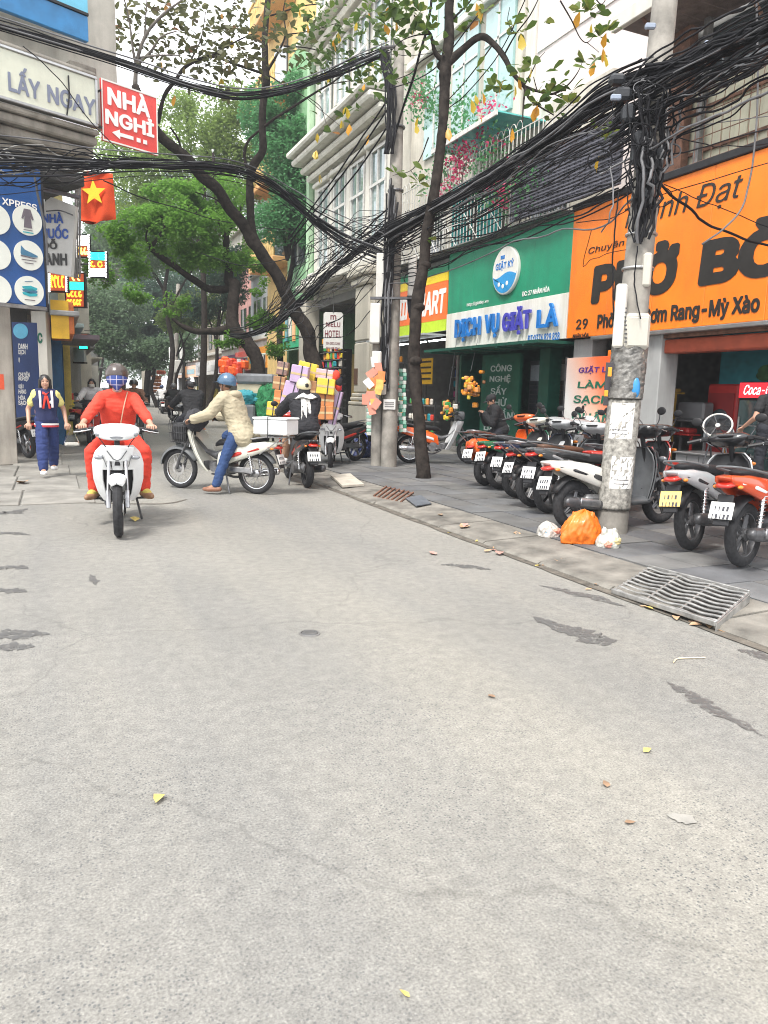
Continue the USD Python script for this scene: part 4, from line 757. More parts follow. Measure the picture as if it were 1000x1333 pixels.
hang(uw, 'wall', cream, 9.9, 10.1, 12.1, 20.9, 4.95, 7.6); 
for y0 in (15.6, 16.9): 
    for k in range(8): MB().tube([(9.72+.03*(k % 2), y0+k*.13, 4.98), (9.72+.03*(k % 2), y0+k*.13, 6.75)], .075, 6).put('curtain_fold', teal, uw, True)
for y0 in (13.2, 18.6): hang(uw, 'window', darkg, 9.86, 9.895, y0, y0+1.3, 5.1, 6.6); hang(uw, 'window_frame', whitest, 9.84, 9.858, y0-.06, y0, 5.05, 6.65)
for k in range(7): hang(uw, 'canopy_sheet', tealg, 8.7, 9.9, 14.2+k*.42, 14.2+k*.42+.41, 7.28+.01*(k % 2), 7.31+.01*(k % 2))
hang(uw, 'canopy_edge', whitest, 8.66, 8.70, 14.2, 17.15, 7.22, 7.32)
pw = thing('tall_pink_house', 'tall windowless pale pink house wall rising over the laundry and noodle shops', 'house', (10.2, 12.2, 5)); hang(pw, 'wall', pinkw, 10.05, 14, 10.25, 14.9, 5, 17); hang(pw, 'wall_corner', whitep, 9.98, 10.15, 14.91, 15.25, 7.6, 17, .02)
for z in (8.9, 11.9): hang(pw, 'string_course', pinkw, 10.02, 10.048, 10.3, 14.85, z, z+.08)
MB().tube([(10.0, 10.5, 6.6), (10.0, 10.5, 14)], .04, 6).put('drain_pipe', rust, pw)
gt = thing('glazed_tower_house', 'cream tower house with tall pale teal windows behind the dark tree', 'house', (9.8, 18, 7.6)); hang(gt, 'wall', cream, 9.95, 14, 15.3, 21, 7.61, 18)
for y0 in (15.6, 17.2, 18.8):
    for z0 in (8.0, 11.0, 14.0):
        w = hang(gt, 'window', aquag, 9.88, 9.945, y0, y0+1.25, z0, z0+2.5); hang(w, 'frame', whitest, 9.85, 9.878, y0+.6, y0+.66, z0, z0+2.5); hang(w, 'frame', whitest, 9.85, 9.878, y0, y0+1.25, z0+1.7, z0+1.76)
for z in (10.62, 13.62): hang(gt, 'cornice', whitep, 9.7, 9.945, 15.3, 21, z, z+.22, .03)
for y in np.arange(15.4, 17.4, .16): hang(gt, 'balcony_bar', whitest, 9.58, 9.6, y, y+.02, 10.85, 11.7)
# ---- minimarket
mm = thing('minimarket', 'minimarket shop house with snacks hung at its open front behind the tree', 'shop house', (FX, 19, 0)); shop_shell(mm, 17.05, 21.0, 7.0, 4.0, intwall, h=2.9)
hang(mm, 'upper_floor_slab', greyp, FX+.1, FX+3.9, 17.05, 20.95, 3.35, 4.9); hang(mm, 'pier', greyp, 9.2, 9.6, 20.6, 21.05, .1, 3.3, .02)
ms = thing('shop_sign', 'orange minimarket board with lime green and yellow bands left of the green board', 'shop sign', (FX, 18.6, 3.1))
za, zb = 3.05, 4.72; mo = M('mart_orange', (.85, .16, .03), .4, var=.06); mlime = M('mart_lime', (.45, .62, .03), .4); myel = M('mart_yellow', (.85, .62, .03), .4); mdg = M('mart_green', (.01, .22, .10), .4)
hang(ms, 'board', mo, FX-.1, FX-.01, 17.06, 20.4, za+.3, zb-.42, .008); hang(ms, 'lime_band', mlime, FX-.1, FX-.01, 17.06, 20.4, za+.02, za+.296); hang(ms, 'yellow_band', myel, FX-.1, FX-.01, 17.06, 20.4, zb-.416, zb-.2); hang(ms, 'green_band', mdg, FX-.1, FX-.01, 17.06, 20.4, zb-.196, zb)
fitz(ms, 'MINIMART', 20.25, 17.15, za+.45, zb-.6, FX-.103, whitel, shear=.1, fat=.03); fitz(ms, 'MUA LÀ CÓ - GIÁ TỐT MỖI NGÀY', 20.2, 17.6, za+.1, za+.2, FX-.103, greenl) if False else None
for k in range(3): hang(mm, 'tube_lamp', EM('shop_tube', (.85, .95, 1), 3.0), 9.45, 9.5, 17.6+k*1.1, 18.5+k*1.1, 2.86, 2.9)
hang(mm, 'awning', M('mart_awning', (.40, .42, .42), .4, var=.2), 8.6, 9.25, 17.1, 20.9, 2.93, 2.97)
yb = thing('yellow_notice', 'yellow notice board with dark lines standing in the minimarket doorway', 'notice', (9.35, 19, .9)); a, b_ = onX(547, 467, 9.4), onX(562, 500, 9.4); hang(yb, 'board', M('notice_yellow', (.75, .42, .02), .45), 9.4, 9.42, b_[1], a[1], b_[2], a[2])
for k, z in enumerate(np.linspace(b_[2]+.12, a[2]-.12, 4)): hang(yb, 'text_line', blackl, 9.392, 9.398, b_[1]+.06, a[1]-.06-.05*(k % 2), z, z+.05)
MB().bb(9.4, 9.44, (a[1]+b_[1])/2-.03, (a[1]+b_[1])/2+.03, .13, b_[2]).put('post', steel, yb)
pal = [(.62, .05, .03), (.75, .28, .02), (.80, .60, .05), (.05, .30, .08), (.04, .10, .40), (.55, .06, .22), (.66, .62, .55), (.30, .12, .04), (.02, .25, .30), (.85, .35, .10)]
pk = [M('packet_%d' % i, c, .3, var=.25, scale=30, coat=.3) for i, c in enumerate(pal)]
def rack(label, y0, y1, z0, z1, X, n, group, w=.13, h=.17):
    t = thing('snack_rack', label, 'rack', (X, (y0+y1)/2, .13)); 
    for y in (y0, y1): MB().bb(X-.02, X+.02, y-.02, y+.02, .13, z1+.1).put('upright', steel, t)
    zs = np.linspace(z0, z1, max(2, int((z1-z0)/.26)))
    for z in zs: MB().bb(X-.14, X+.14, y0, y1, z-.012, z+.012).put('shelf', greyst, t)
    r = np.random.default_rng(int(y0*10+n))
    for z in zs:
        for y in np.arange(y0+.08, y1-.05, w):
            if r.random() < .9: MB().bbox((X-.06+r.normal(0, .03), y, z+.02+h/2), (.07, w*.85, h*r.uniform(.7, 1.15)), .02, rz=r.normal(0, .2), ).put('packet', pk[r.integers(10)], t)
    return t
rack('snack rack with orange and yellow packets standing by the dark green panel', 16.9, 18.2, .35, 1.15, 8.9, 1, None); rack('tall shelf of packets deep inside the minimarket', 17.3, 20.6, .4, 2.3, 11.5, 2, None, .2, .22); rack('narrow rack of hanging packets left of the tree at the minimarket', 19.2, 19.9, .8, 2.3, 9.1, 3, None)
for k, (px, py, r_, n, lb) in enumerate([(583, 533, .22, 46, 'bunch of green and orange balloons and toys at the minimarket front'), (612, 505, .25, 40, 'orange hanging bags beside the dark green panel of the laundry')]):
    c = onX(px, py, 8.7); t = thing('hanging_goods', lb, 'goods', c-[0, 0, r_])
    for q in range(n):
        p = c+rng.normal(0, r_*.55, 3)*[.5, 1, 1]; MB().bbox(p, rng.uniform(.05, .13, 3), .02, rz=rng.uniform(0, 3)).put('toy', pk[rng.choice([1, 2, 3, 3, 6, 9] if k == 0 else [1, 1, 9, 7, 2])], t)
    MB().tube([c+[0, 0, r_*1.5], (8.9, c[1], 2.94)], .006, 4).put('hanger', steel, t)
# laundry banner
bn = thing('standing_banner', 'tall orange to white laundry banner leaning behind the near concrete pole', 'banner', (9.1, 12, .1))
a, b_ = onX(738, 465, 9.0), onX(797, 465, 9.0)
banm = usdkit.material(stage, '/World/Looks/banner_print', {'g': ('geometry', {}), 'sx': ('separate_xyz', {}), 'ma': ('math', {'math_type': 'multiply_add', 'value2': 0.55, 'value3': 0.0}), 'ad': ('math', {'math_type': 'subtract'}), 'nr': ('map_range', {'from_min': -5.9, 'from_max': -4.6, 'clamp': True}),
     'rp': ('rgb_ramp', {'ramp': [(0, (.72, .70, .67)), (.45, (.78, .45, .33)), (.8, (.80, .16, .05)), (1, (.82, .12, .03))]}), 'p': ('principled_bsdf', {'roughness': .4})},
     [('g.position', 'sx.vector'), ('sx.z', 'ma.value1'), ('ma.value', 'ad.value1'), ('sx.y', 'mm.value1') if False else ('sx.y', 'ad.value2'), ('ad.value', 'nr.value'), ('nr.result', 'rp.fac'), ('rp.color', 'p.base_color')], surface='p.BSDF')
YB0, YB1 = b_[1], a[1]
_z0 = .55*2.2-YB0
stage.GetPrimAtPath('/World/Looks/banner_print/nr').GetAttribute('inputs:from_max').Set(float(.55*2.1-YB0-.1)); stage.GetPrimAtPath('/World/Looks/banner_print/nr').GetAttribute('inputs:from_min').Set(float(.55*1.2-YB1+.2))
hang(bn, 'cloth', banm, 9.0, 9.02, YB0, YB1, .2, 2.18, .004)
for y in (YB0, YB1): hang(bn, 'pole', steel, 8.985, 9.03, y-.02, y+.02, .1, 2.2)
for s, lo, hi, mt in (('GIẶT LÀ', (753, 487), (798, 475), M('violet_ink', (.10, .02, .22), .5)), ('LÀM', (752, 505), (790, 494), greenl), ('SẠCH', (746, 527), (794, 515), greenl), ('QUẦN', (744, 548), (796, 534), greenl), ('ÁO', (752, 564), (778, 552), greenl)): fit(bn, s, lo, hi, 8.995, mt, .15)
# ---- hotel
ho = thing('hotel', 'white ornate hotel with layered cornices and tall windows above stone pillars', 'hotel', (FX, 24.5, 0))
hang(ho, 'wall', whitep, 9.5, 14, 21.1, 28.6, 4.9, 17); hang(ho, 'back_wall', dark, 11.5, 11.7, 21.1, 28.6, 0, 4.9); hang(ho, 'ceiling', intwall, 9.4, 11.5, 21.1, 28.6, 4.6, 4.88)
stone = M('pillar_stone', (.46, .43, .36), .7, var=.1, scale=2, streak=.2)
for (px, Xp) in ((464, 8.7),):
    c = onX(464, 540, Xp); yc = c[1]
    hang(ho, 'pillar_base', stone, Xp, Xp+1.0, yc-.75, yc+.75, .1, 1.05, .03)
    for z in (1.06, 1.2, 1.32): hang(ho, 'base_moulding', stone, Xp-.02+(z-1.06)*.3, Xp+.98-(z-1.06)*.3, yc-.72+(z-1.06)*.4, yc+.72-(z-1.06)*.4, z, z+.11, .03)
    hang(ho, 'pillar_shaft', stone, Xp+.1, Xp+.9, yc-.56, yc+.56, 1.44, 3.0, .05); hang(ho, 'shaft_joint', greyp, Xp+.12, Xp+.88, yc-.54, yc+.54, 3.001, 3.03); hang(ho, 'pillar_shaft', stone, Xp+.1, Xp+.9, yc-.56, yc+.56, 3.031, 4.7, .05)
    hang(ho, 'capital', stone, Xp, Xp+1.0, yc-.7, yc+.7, 4.71, 4.95, .05); hang(ho, 'capital', stone, Xp-.1, Xp+1.1, yc-.85, yc+.85, 4.96, 5.2, .05)
    hang(ho, 'name_plate', M('brown_plaque', (.09, .05, .03), .4), Xp+.08, Xp+.098, yc+.2, yc+.5, 1.7, 2.2)
hang(ho, 'corner_pillar', stone, 8.9, 9.5, 27.8, 28.6, .1, 4.9, .04); hang(ho, 'corner_pillar', stone, 8.9, 9.5, 21.1, 21.6, .1, 4.9, .04)
for z, e in ((5.22, .75), (5.48, .55), (5.70, .3)): hang(ho, 'balcony_cornice', whitep, 9.5-e, 9.5, 21.1, 28.6, z, z+.24, .05)
for z, e in ((9.3, .35), (9.55, .6), (9.8, .95), (10.05, 1.15)): hang(ho, 'cornice', whitep, 9.5-e, 9.5, 21.1-.1*e, 28.6, z, z+.22, .06)
for z, e in ((13.6, .4), (13.9, .8)): hang(ho, 'cornice', whitep, 9.5-e, 9.5, 21.1, 28.6, z, z+.24, .06)
wpane = M('window_reflect', (.18, .25, .25), .06, var=.2, scale=2, coat=1.0)
for y0 in (21.6, 23.3, 25.0, 26.7):
    for z0, h_ in ((6.1, 2.7), (10.6, 2.5), (14.4, 2.2)):
        w = hang(ho, 'window', wpane, 9.42, 9.49, y0, y0+1.05, z0, z0+h_)
        for q in (y0-.1, y0+1.02, y0+.48): hang(w, 'frame', whitest, 9.36, 9.418, q, q+.09, z0-.1, z0+h_+.1)
        for q in (z0-.1, z0+h_*.62, z0+h_): hang(w, 'rail', whitest, 9.345, 9.358, y0-.1, y0+1.12, q, q+.09)
        hang(ho, 'window_hood', whitep, 9.2, 9.41, y0-.25, y0+1.3, z0+h_+.15, z0+h_+.3, .03)
    hang(ho, 'pilaster', whitep, 9.35, 9.495, y0-.5, y0-.22, 5.95, 9.28, .03)
hs = thing('hotel_sign', 'white hanging hotel sign with dark red lettering left of the stone pillar', 'sign', (8.6, 25, 2.9)); hz_, hy = 2.95, 4.4
c0, c1 = at(420.5, 453, 25.5), at(447, 407, 25.5); rt = _cr*[1, 1, 0]; rt = rt/np.linalg.norm(rt)
W, Hh = abs((c1-c0)@rt), c1[2]-c0[2]; nn = np.cross(rt, UPZ); cm = (c0+c1)/2
MB().prism([(-W/2, -Hh/2), (W/2, -Hh/2), (W/2, Hh/2-.06), (W/2-.06, Hh/2), (-W/2+.06, Hh/2), (-W/2, Hh/2-.06)], cm-nn*.1, rt, UPZ, .09).put('panel', M('sign_white', (.62, .61, .58), .45, var=.05), hs)
dred = M('dark_red_letters', (.16, .02, .03), .4)
for s, z0, z1, w in (('m', .30, .44, .3), ('MELU', .10, .24, .72), ('HOTEL', -.20, .02, .84), ('024 3821 1246', -.40, -.32, .7), ('096 628 1246', -.54, -.46, .7)): MB().text(s, cm-nn*.008+rt*(-w*W/2)+UPZ*z0*Hh*.98, rt, UPZ, w*W, (z1-z0)*Hh*.9, .006).put('lettering', dred, hs)
MB().tube([cm+UPZ*Hh/2, cm+UPZ*(Hh/2+.3), cm+UPZ*(Hh/2+.3)+[1.0, 0, 0]], .02, 5).put('bracket', steel, hs)
# shop under the hotel, left of the pillar
rack('dim display of clothes and bottles under the hotel sign', 25.5, 27.6, .6, 3.2, 9.6, 5, None, .2, .24)
# ---- further shop houses up the street (the street bends a little to the right)
gl = thing('green_narrow_house', 'narrow pale green house standing behind the leaning street tree', 'house', (9.6, 30, 0)); gm = M('green_plaster', (.20, .38, .20), .8, var=.1, streak=.3); 
hang(gl, 'wall', gm, 9.5, 15, 28.7, 32.2, 3.2, 15); hang(gl, 'pilaster', M('light_green', (.38, .55, .36), .8), 9.3, 9.49, 28.7, 29.0, 3.2, 15); hang(gl, 'shop_back', dark, 11, 11.2, 28.7, 32.2, 0, 3.2); hang(gl, 'side_pier', gm, 9.5, 9.9, 31.9, 32.2, 0, 3.2)
for z0 in (6.6, 9.6): 
    w = hang(gl, 'window', darkg, 9.44, 9.49, 29.7, 31.3, z0, z0+1.7); hang(w, 'frame', whitest, 9.4, 9.438, 30.45, 30.53, z0, z0+1.7)
hang(gl, 'sign_board', M('green_shop_board', (.01, .30, .14), .4, var=.2), 9.2, 9.49, 28.8, 32.1, 3.25, 4.9); 
for k in range(6): hang(gl, 'sign_patch', pk[[2, 3, 9, 6, 8, 1][k]], 9.17, 9.198, 28.95+k*.52, 29.35+k*.52, 3.5+.2*(k % 2), 4.5)
aw = thing('sheet_awning', 'pale green sheet awning sloping out beside the leaning trunk', 'awning', (8.5, 30, 2.7)); 
for k in range(6): MB().raw([(7.6, 29.0+k*.6, 2.85), (9.3, 29.0+k*.6, 3.2), (9.3, 29.57+k*.6, 3.2), (7.6, 29.57+k*.6, 2.85), (7.6, 29.0+k*.6, 2.82), (9.3, 29.0+k*.6, 3.17), (9.3, 29.57+k*.6, 3.17), (7.6, 29.57+k*.6, 2.82)], [[0, 3, 2, 1], [4, 5, 6, 7], [0, 1, 5, 4], [2, 3, 7, 6], [1, 2, 6, 5], [0, 4, 7, 3]]).put('awning_sheet', M('awning_green', (.30, .45, .36), .5, var=.15), aw)
for y in (29.05, 32.5): MB().tube([(7.65, y, 0), (7.65, y, 2.82)], .04, 6).put('awning_post', greyst, aw)
yh = thing('yellow_ornate_house', 'tall yellow house with orange balconies rising behind the white hotel', 'house', (9.9, 35, 0)); yw = M('yellow_plaster', (.60, .42, .16), .8, var=.15, streak=.3); hang(yh, 'wall', yw, 9.9, 16, 32.3, 37.0, 0, 24)
for z in (7, 10.5, 14, 17.5, 21):
    hang(yh, 'balcony', M('balcony_orange', (.62, .34, .14), .8), 8.9, 9.89, 32.5, 36.8, z, z+.25, .03)
    for y in np.arange(32.6, 36.8, .28): MB().lathe([(.05, 0), (.07, .2), (.04, .35), (.08, .6), (.05, .8)], (8.98, y, z+.25), UPZ, 6).put('baluster', yw, yh, True)
    hang(yh, 'balcony_rail', yw, 8.9, 9.06, 32.5, 36.8, z+1.06, z+1.18); w = hang(yh, 'window', darkg, 9.82, 9.89, 33.6, 35.6, z+.4, z+2.6)
def plain_house(label, y0, y1, x, h, mat, shop, seed, wm=None):
    t = thing('shop_house', label, 'shop house', (x, (y0+y1)/2, 0), group=None); r = np.random.default_rng(seed)
    hang(t, 'wall', mat, x, x+6, y0, y1, 3.1, h); hang(t, 'shop_back', dark, x+2, x+2.2, y0, y1, 0, 3.1); hang(t, 'pier', mat, x, x+2, y0, y0+.3, 0, 3.1); hang(t, 'pier', mat, x, x+2, y1-.3, y1, 0, 3.1)
    hang(t, 'shop_board', shop, x-.25, x-.01, y0+.1, y1-.1, 2.6, 3.7, .02)
    for k in range(3): hang(t, 'board_mark', whitel if r.random() < .6 else pk[r.integers(10)], x-.27, x-.252, y0+.4+k*(y1-y0-.8)/3, y0+.4+(k+.75)*(y1-y0-.8)/3, 2.9, 3.35)
    for k in range(5): hang(t, 'shop_goods', pk[r.integers(10)], x+.2+r.random(), x+.7+r.random(), y0+.4+k*(y1-y0-.8)/5, y0+.4+(k+.8)*(y1-y0-.8)/5, 0.05, r.uniform(.8, 2.0))
    z = 4.6
    while z+2 < h:
        n = max(1, int((y1-y0)/1.9))
        for k in range(n):
            ya = y0+.35+k*(y1-y0-.4)/n; w = hang(t, 'window', wm or darkg, x-.03, x-.005, ya, ya+(y1-y0)/n*.62, z, z+1.6); hang(w, 'frame', whitest, x-.06, x-.032, ya+(y1-y0)/n*.3, ya+(y1-y0)/n*.3+.07, z, z+1.6)
        hang(t, 'sill_band', whitep, x-.18, x-.005, y0, y1, z-.5, z-.3, .02); z += 3.3
    hang(t, 'parapet', mat, x-.25, x+.3, y0, y1, h+.003, h+.4, .03); return t
bx_ = lambda y: 9.6+max(0, y-30)*0.065
plain_house('pale grey house beyond the pale green one with a dark window box', 37.1, 41.5, bx_(39), 13, M('pale_grey_plaster', (.50, .52, .53), .8, var=.1, streak=.4), pk[1], 3)
plain_house('pink brick coloured house up the street with red goods in front', 41.6, 46, bx_(44), 9, M('faded_pink', (.50, .27, .24), .85, var=.2, streak=.4), pk[0], 4)
plain_house('cream house far up the street behind the distant trees', 46.1, 53, bx_(50), 11, cream, M('purple_board', (.16, .05, .12), .6), 5)
plain_house('weathered beige house further up the street with a long blank wall', 53.1, 66, bx_(60), 8, M('beige_wall', (.42, .36, .29), .85, var=.2, streak=.4), pk[6], 6)
plain_house('last pale house on the right before the street vanishes in trees', 66.1, 84, bx_(75), 10, greyp, pk[9], 7)
_keep = at
# ================================================================ the corner house and shops on the left
RL = np.array([.914, .407, 0]); RL = RL/np.linalg.norm(RL); NL = np.cross(RL, UPZ); PL0 = at(132, 140, 12.5)
def onL(px, py, off=0.): d = ray(px, py); t = ((PL0+NL*off-CAMP)@NL)/(d@NL); return CAMP+d*t
def Lbox(par, name, mat, px0, px1, z0, z1, off, th, b=0.0, py=300):
    """a box on the corner front between two survey columns; off: in front of the wall"""
    a, c = onL(px0, py, off), onL(px1, py, off); L = (c-a)@RL; m = (a+c)/2; m[2] = (z0+z1)/2
    R = np.stack([RL, -NL, UPZ], 1); (MB().bbox(m-NL*th/2, (L, th, z1-z0), b, R=R) if b else MB().box(m-NL*th/2, (L, th, z1-z0), R=R)).put(name, mat, par)
def Zl(px, py, off=0.): return onL(px, py, off)[2]
oldc = M('old_concrete', (.30, .275, .235), .9, var=.3, scale=2.2, streak=.7, streakcol=(.06, .05, .04), bump=.4)
bluep = M('blue_panel', (.012, .07, .23), .35, var=.12, scale=1.5); cyan = M('cyan_board', (.12, .42, .58), .4, var=.12); bandb = M('blue_band', (.02, .16, .36), .4, var=.2)
ch = thing('corner_house', 'old corner house with stained concrete ledges above the blue panel on the left', 'house', (-.5, 14.2, 0))
Lbox(ch, 'upper_wall', M('beige_wall_old', (.44, .42, .37), .85, var=.12, streak=.35), -160, 158, 6.0, 9.5, -.6, .3); Lbox(ch, 'wall_end', oldc, 100, 133, Zl(133, 106)-.05, Zl(133, 84), -.2, .4, .02)
Lbox(ch, 'ledge', oldc, -160, 133, Zl(133, 106)+.02, Zl(133, 98), .03, .6, .03)
for k, (y0, y1, o, x1) in enumerate(((173, 180, .10, 134), (181, 192, .02, 131), (193, 206, -.12, 126), (207, 218, -.3, 118))): Lbox(ch, 'cornice', oldc, -160, x1, Zl(132, y1), Zl(132, y0), o, .9, .025)
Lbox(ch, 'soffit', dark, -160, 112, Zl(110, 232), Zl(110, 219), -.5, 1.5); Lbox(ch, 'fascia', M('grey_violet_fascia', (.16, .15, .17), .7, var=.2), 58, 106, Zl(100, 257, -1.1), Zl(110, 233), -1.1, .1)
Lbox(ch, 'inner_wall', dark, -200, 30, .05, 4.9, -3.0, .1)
c0 = G(24, 605); c0 = c0-RL*.36; 
MB().bbox(c0+NL*-.18+UPZ*1.55, (.72, .36, 3.1), .02, R=np.stack([RL, -NL, UPZ], 1)).put('column', M('stained_column', (.42, .39, .34), .9, var=.22, scale=2, streak=.55, streakcol=(.12, .10, .08), bump=.35), ch)
MB().box(G(6, 520, 0)*0+at(1, 497, 12.7), (.10, .02, .26), R=np.stack([RL, -NL, UPZ], 1)).put('red_notice', M('red_notice', (.70, .10, .04), .5), ch)
s1 = thing('shop_sign', 'long cream signboard with grey capitals above the stained ledge of the corner house', 'shop sign', onL(60, 140, .1)); tb, te = Zl(132, 171), Zl(132, 107)
Lbox(s1, 'board', M('cream_board', (.60, .61, .50), .4, var=.06, streak=.2), -160, 130, tb+.05, te-.05, .13, .1); 
for z0, z1 in ((tb, tb+.048), (te-.048, te)): Lbox(s1, 'frame', alup, -160, 133, z0, z1, .16, .14, .01)
Lbox(s1, 'frame', alup, 130.3, 133, tb+.05, te-.05, .16, .14)
gl_ = M('grey_blue_letters', (.17, .19, .26), .4)
for s, lo, hi in (('LẤY', (11, 118), (51, 88)), ('NGAY', (62, 133), (123, 108))):
    a, b_ = onL(*lo, .135), onL(*hi, .135); MB().text(s, a, RL, UPZ, (b_-a)@RL, .27 if s == 'NGAY' else .40, .006, fat=.015).put('lettering', gl_, s1)
MB().tube(smooth_path([onL(89, 98, .16), onL(90, 125, .16), onL(87, 150, .16)], 5), .012, 4).put('hanging_wire', blk, s1)
s2 = thing('shop_sign', 'upper white and cyan board with a blue lower band at the top left corner', 'shop sign', onL(40, 30, .0)); za_ = Zl(133, 84)+.1
Lbox(s2, 'white_board', whites, -160, 58, za_+.55, za_+3, .08, .1); Lbox(s2, 'cyan_board', cyan, 58.5, 124, za_+.55, za_+2.0, .08, .1); Lbox(s2, 'blue_band', bandb, -160, 124, za_+.12, za_+.5, .12, .1, .01); Lbox(s2, 'dark_edge', blk, -160, 125, za_+.505, za_+.545, .14, .14)
# small red guesthouse board, hung askew
r_, u_ = RL, UPZ; o = onL(134, 182, .12); W = (onL(206, 200, .12)-o)@RL; Hh = onL(135, 102, .12)[2]-o[2]; nn = NL
s3 = thing('guesthouse_sign', 'red guesthouse board with white capitals and an arrow at the corner', 'sign', o)
MB().prism([(0, 0), (W, 0), (W, Hh), (0, Hh)], o-nn*.05, r_, u_, .045).put('board', M('coral_red', (.66, .065, .055), .4, var=.06), s3)
for a, b_ in (((0, -.0), (W, .025)), ((0, Hh-.025), (W, Hh)), ((-.0, .026), (.02, Hh-.026)), ((W-.02, .026), (W, Hh-.026))): MB().prism([a, (b_[0], a[1]), b_, (a[0], b_[1])], o-nn*.004, r_, u_, .008).put('frame', whites, s3)
MB().text('NHÀ', o+r_*.10*W+u_*.60*Hh, r_, u_, .76*W, .36*Hh, .006, fat=.03).put('lettering', whitel, s3); MB().text('NGHỈ', o+r_*.05*W+u_*.28*Hh, r_, u_, .88*W, .31*Hh, .006, fat=.03).put('lettering', whitel, s3)
MB().prism([(.16*W, .17*Hh), (.30*W, .25*Hh), (.30*W, .20*Hh), (.54*W, .20*Hh), (.54*W, .14*Hh), (.30*W, .14*Hh), (.30*W, .09*Hh)], o, r_, u_, .006).put('arrow', whitel, s3)
for x0 in (.60, .72): MB().prism([(x0*W, .13*Hh), ((x0+.07)*W, .13*Hh), ((x0+.07)*W, .20*Hh), (x0*W, .20*Hh)], o, r_, u_, .006).put('arrow_tail', whitel, s3)
MB().tube([o+u_*Hh*.8, onL(125, 120, -.1)], .018, 5).tube([o+u_*Hh*.2, onL(125, 165, -.1)], .018, 5).put('bracket', steel, s3)
# blue panel with six round pictures
s4 = thing('dry_cleaning_panel', 'large blue dry cleaning panel with round white pictograms hanging on the corner', 'sign panel', onL(30, 320, .3)); 
Lbox(s4, 'panel', bluep, -140, 62, 2.66, 4.75, .32, .08, .01, py=403); Lbox(s4, 'edge', blk, 60.9, 63.2, 2.60, 4.8, .34, .12, py=403); Lbox(s4, 'lower_rail', greyst, -140, 62, 2.60, 2.655, .34, .1, py=403)
ring = M('pictogram_white', (.66, .68, .62), .45, var=.04); ins = M('pictogram_grey', (.13, .11, .13), .5); inb = M('pictogram_blue', (.05, .16, .26), .5); inteal = M('pictogram_teal', (.02, .33, .38), .5)
fc_ = lambda p: p
for (px, py, kind) in ((35.5, 287, 'dress'), (37, 332.5, 'shoe'), (38, 378.5, 'towels'), (-7, 285, ''), (-6, 331, ''), (-5, 377, '')):
    c = onL(px, py, .325); r = .225; MB().lathe([(0, .012), (r, .012), (r, 0), (0, 0)], c, NL, 32).put('round_panel', ring, s4)
    p0 = c+NL*.0125
    def pg(pts, m, nm='pictogram'): MB().prism([(x*r, y*r) for x, y in pts], p0, RL, UPZ, .005).put(nm, m, s4)
    if kind == 'dress': pg([(-.22, .75), (.22, .75), (.42, .1), (.3, .05), (.2, .3), (.28, -.5), (-.28, -.5), (-.2, .3), (-.3, .05), (-.42, .1)], ins); pg([(-.3, -.62), (.3, -.62), (.3, -.67), (-.3, -.67)], ins); pg([(-.35, -.77), (.35, -.77), (.35, -.84), (-.35, -.84)], inteal)
    elif kind == 'shoe': pg([(-.55, .1), (-.5, .6), (-.25, .35), (.2, .2), (.6, .05), (.62, -.05), (.3, -.1), (-.5, -.02)], inb); pg([(-.55, -.03), (.3, -.13), (.62, -.1), (.3, -.2), (-.55, -.12)], ins); pg([(-.5, -.3), (.5, -.3), (.5, -.35), (-.5, -.35)], ins); pg([(-.3, -.5), (.3, -.5), (.3, -.55), (-.3, -.55)], ins)
    elif kind == 'towels':
        for k in range(3): pg([(-.5, .25-.2*k), (.1, .35-.2*k), (.55, .22-.2*k), (.5, .08-.2*k), (0, .0-.2*k), (-.45, .12-.2*k)], inteal if k != 1 else inb)
        pg([(-.35, -.6), (.35, -.6), (.35, -.65), (-.35, -.65)], ins); pg([(-.3, .62), (.25, .7), (.25, .66), (-.3, .58)], inb)
MB().text('XPRESS', onL(3, 266, .33), RL, UPZ, .52, .10, .006).put('lettering', whitel, s4); MB().text('EXPRESS', onL(-40, 247, .33), RL, UPZ, .85, .1, .006).put('lettering', whitel, s4) if False else None
gb = thing('green_bag', 'torn green plastic scrap caught on the wires before the blue panel', 'plastic bag', at(31, 256, 11.8)); c = at(31, 254, 11.7)
for k in range(9): p = c+rng.normal(0, .05, 3); MB().sheet([[p+rng.normal(0, .05, 3) for _ in range(3)] for _ in range(3)], .003).put('scrap', M('green_plastic', (.02, .42, .25), .3, var=.3), gb, True)
# the row of shops behind it, along X = 0
lx = lambda y: -.05+max(0, y-17)*.055
def lhouse(label, y0, y1, h, mat, low, seed, z0=3.0, open_=False):
    t = thing('shop_house', label, 'shop house', (lx(y0), (y0+y1)/2, 0)); x = lx((y0+y1)/2)
    hang(t, 'upper_wall', mat, x-6, x, y0, y1, z0, h); hang(t, 'shop_back', dark, x-4, x-3.8, y0, y1, 0, z0); (None if open_ else hang(t, 'party_wall', low, x-4, x-.02, y0, y0+.25, 0, z0)); hang(t, 'party_wall', low, x-4, x-.02, y1-.25, y1, 0, z0); (None if open_ else hang(t, 'pier', low, x-.3, x+.03, y0+.02, y0+.45, 0.02, z0-.01, .01))
    r = np.random.default_rng(seed)
    for k in range(2): 
        z = 4.0+k*3.2
        if z+1.8 < h: w = hang(t, 'window', darkg, x+.005, x+.03, y0+.6, y1-.9, z, z+1.6); hang(w, 'frame', whitest, x+.032, x+.06, (y0+y1)/2, (y0+y1)/2+.08, z, z+1.6)
    hang(t, 'canopy', mat, x, x+.55, y0+.1, y1-.1, z0-.2, z0-.1, .02); return t, x
t, x = lhouse('first shop behind the corner house with navy banner and orange awning', 16.4, 19.4, 8.5, greyp, whitep, 1, open_=True)
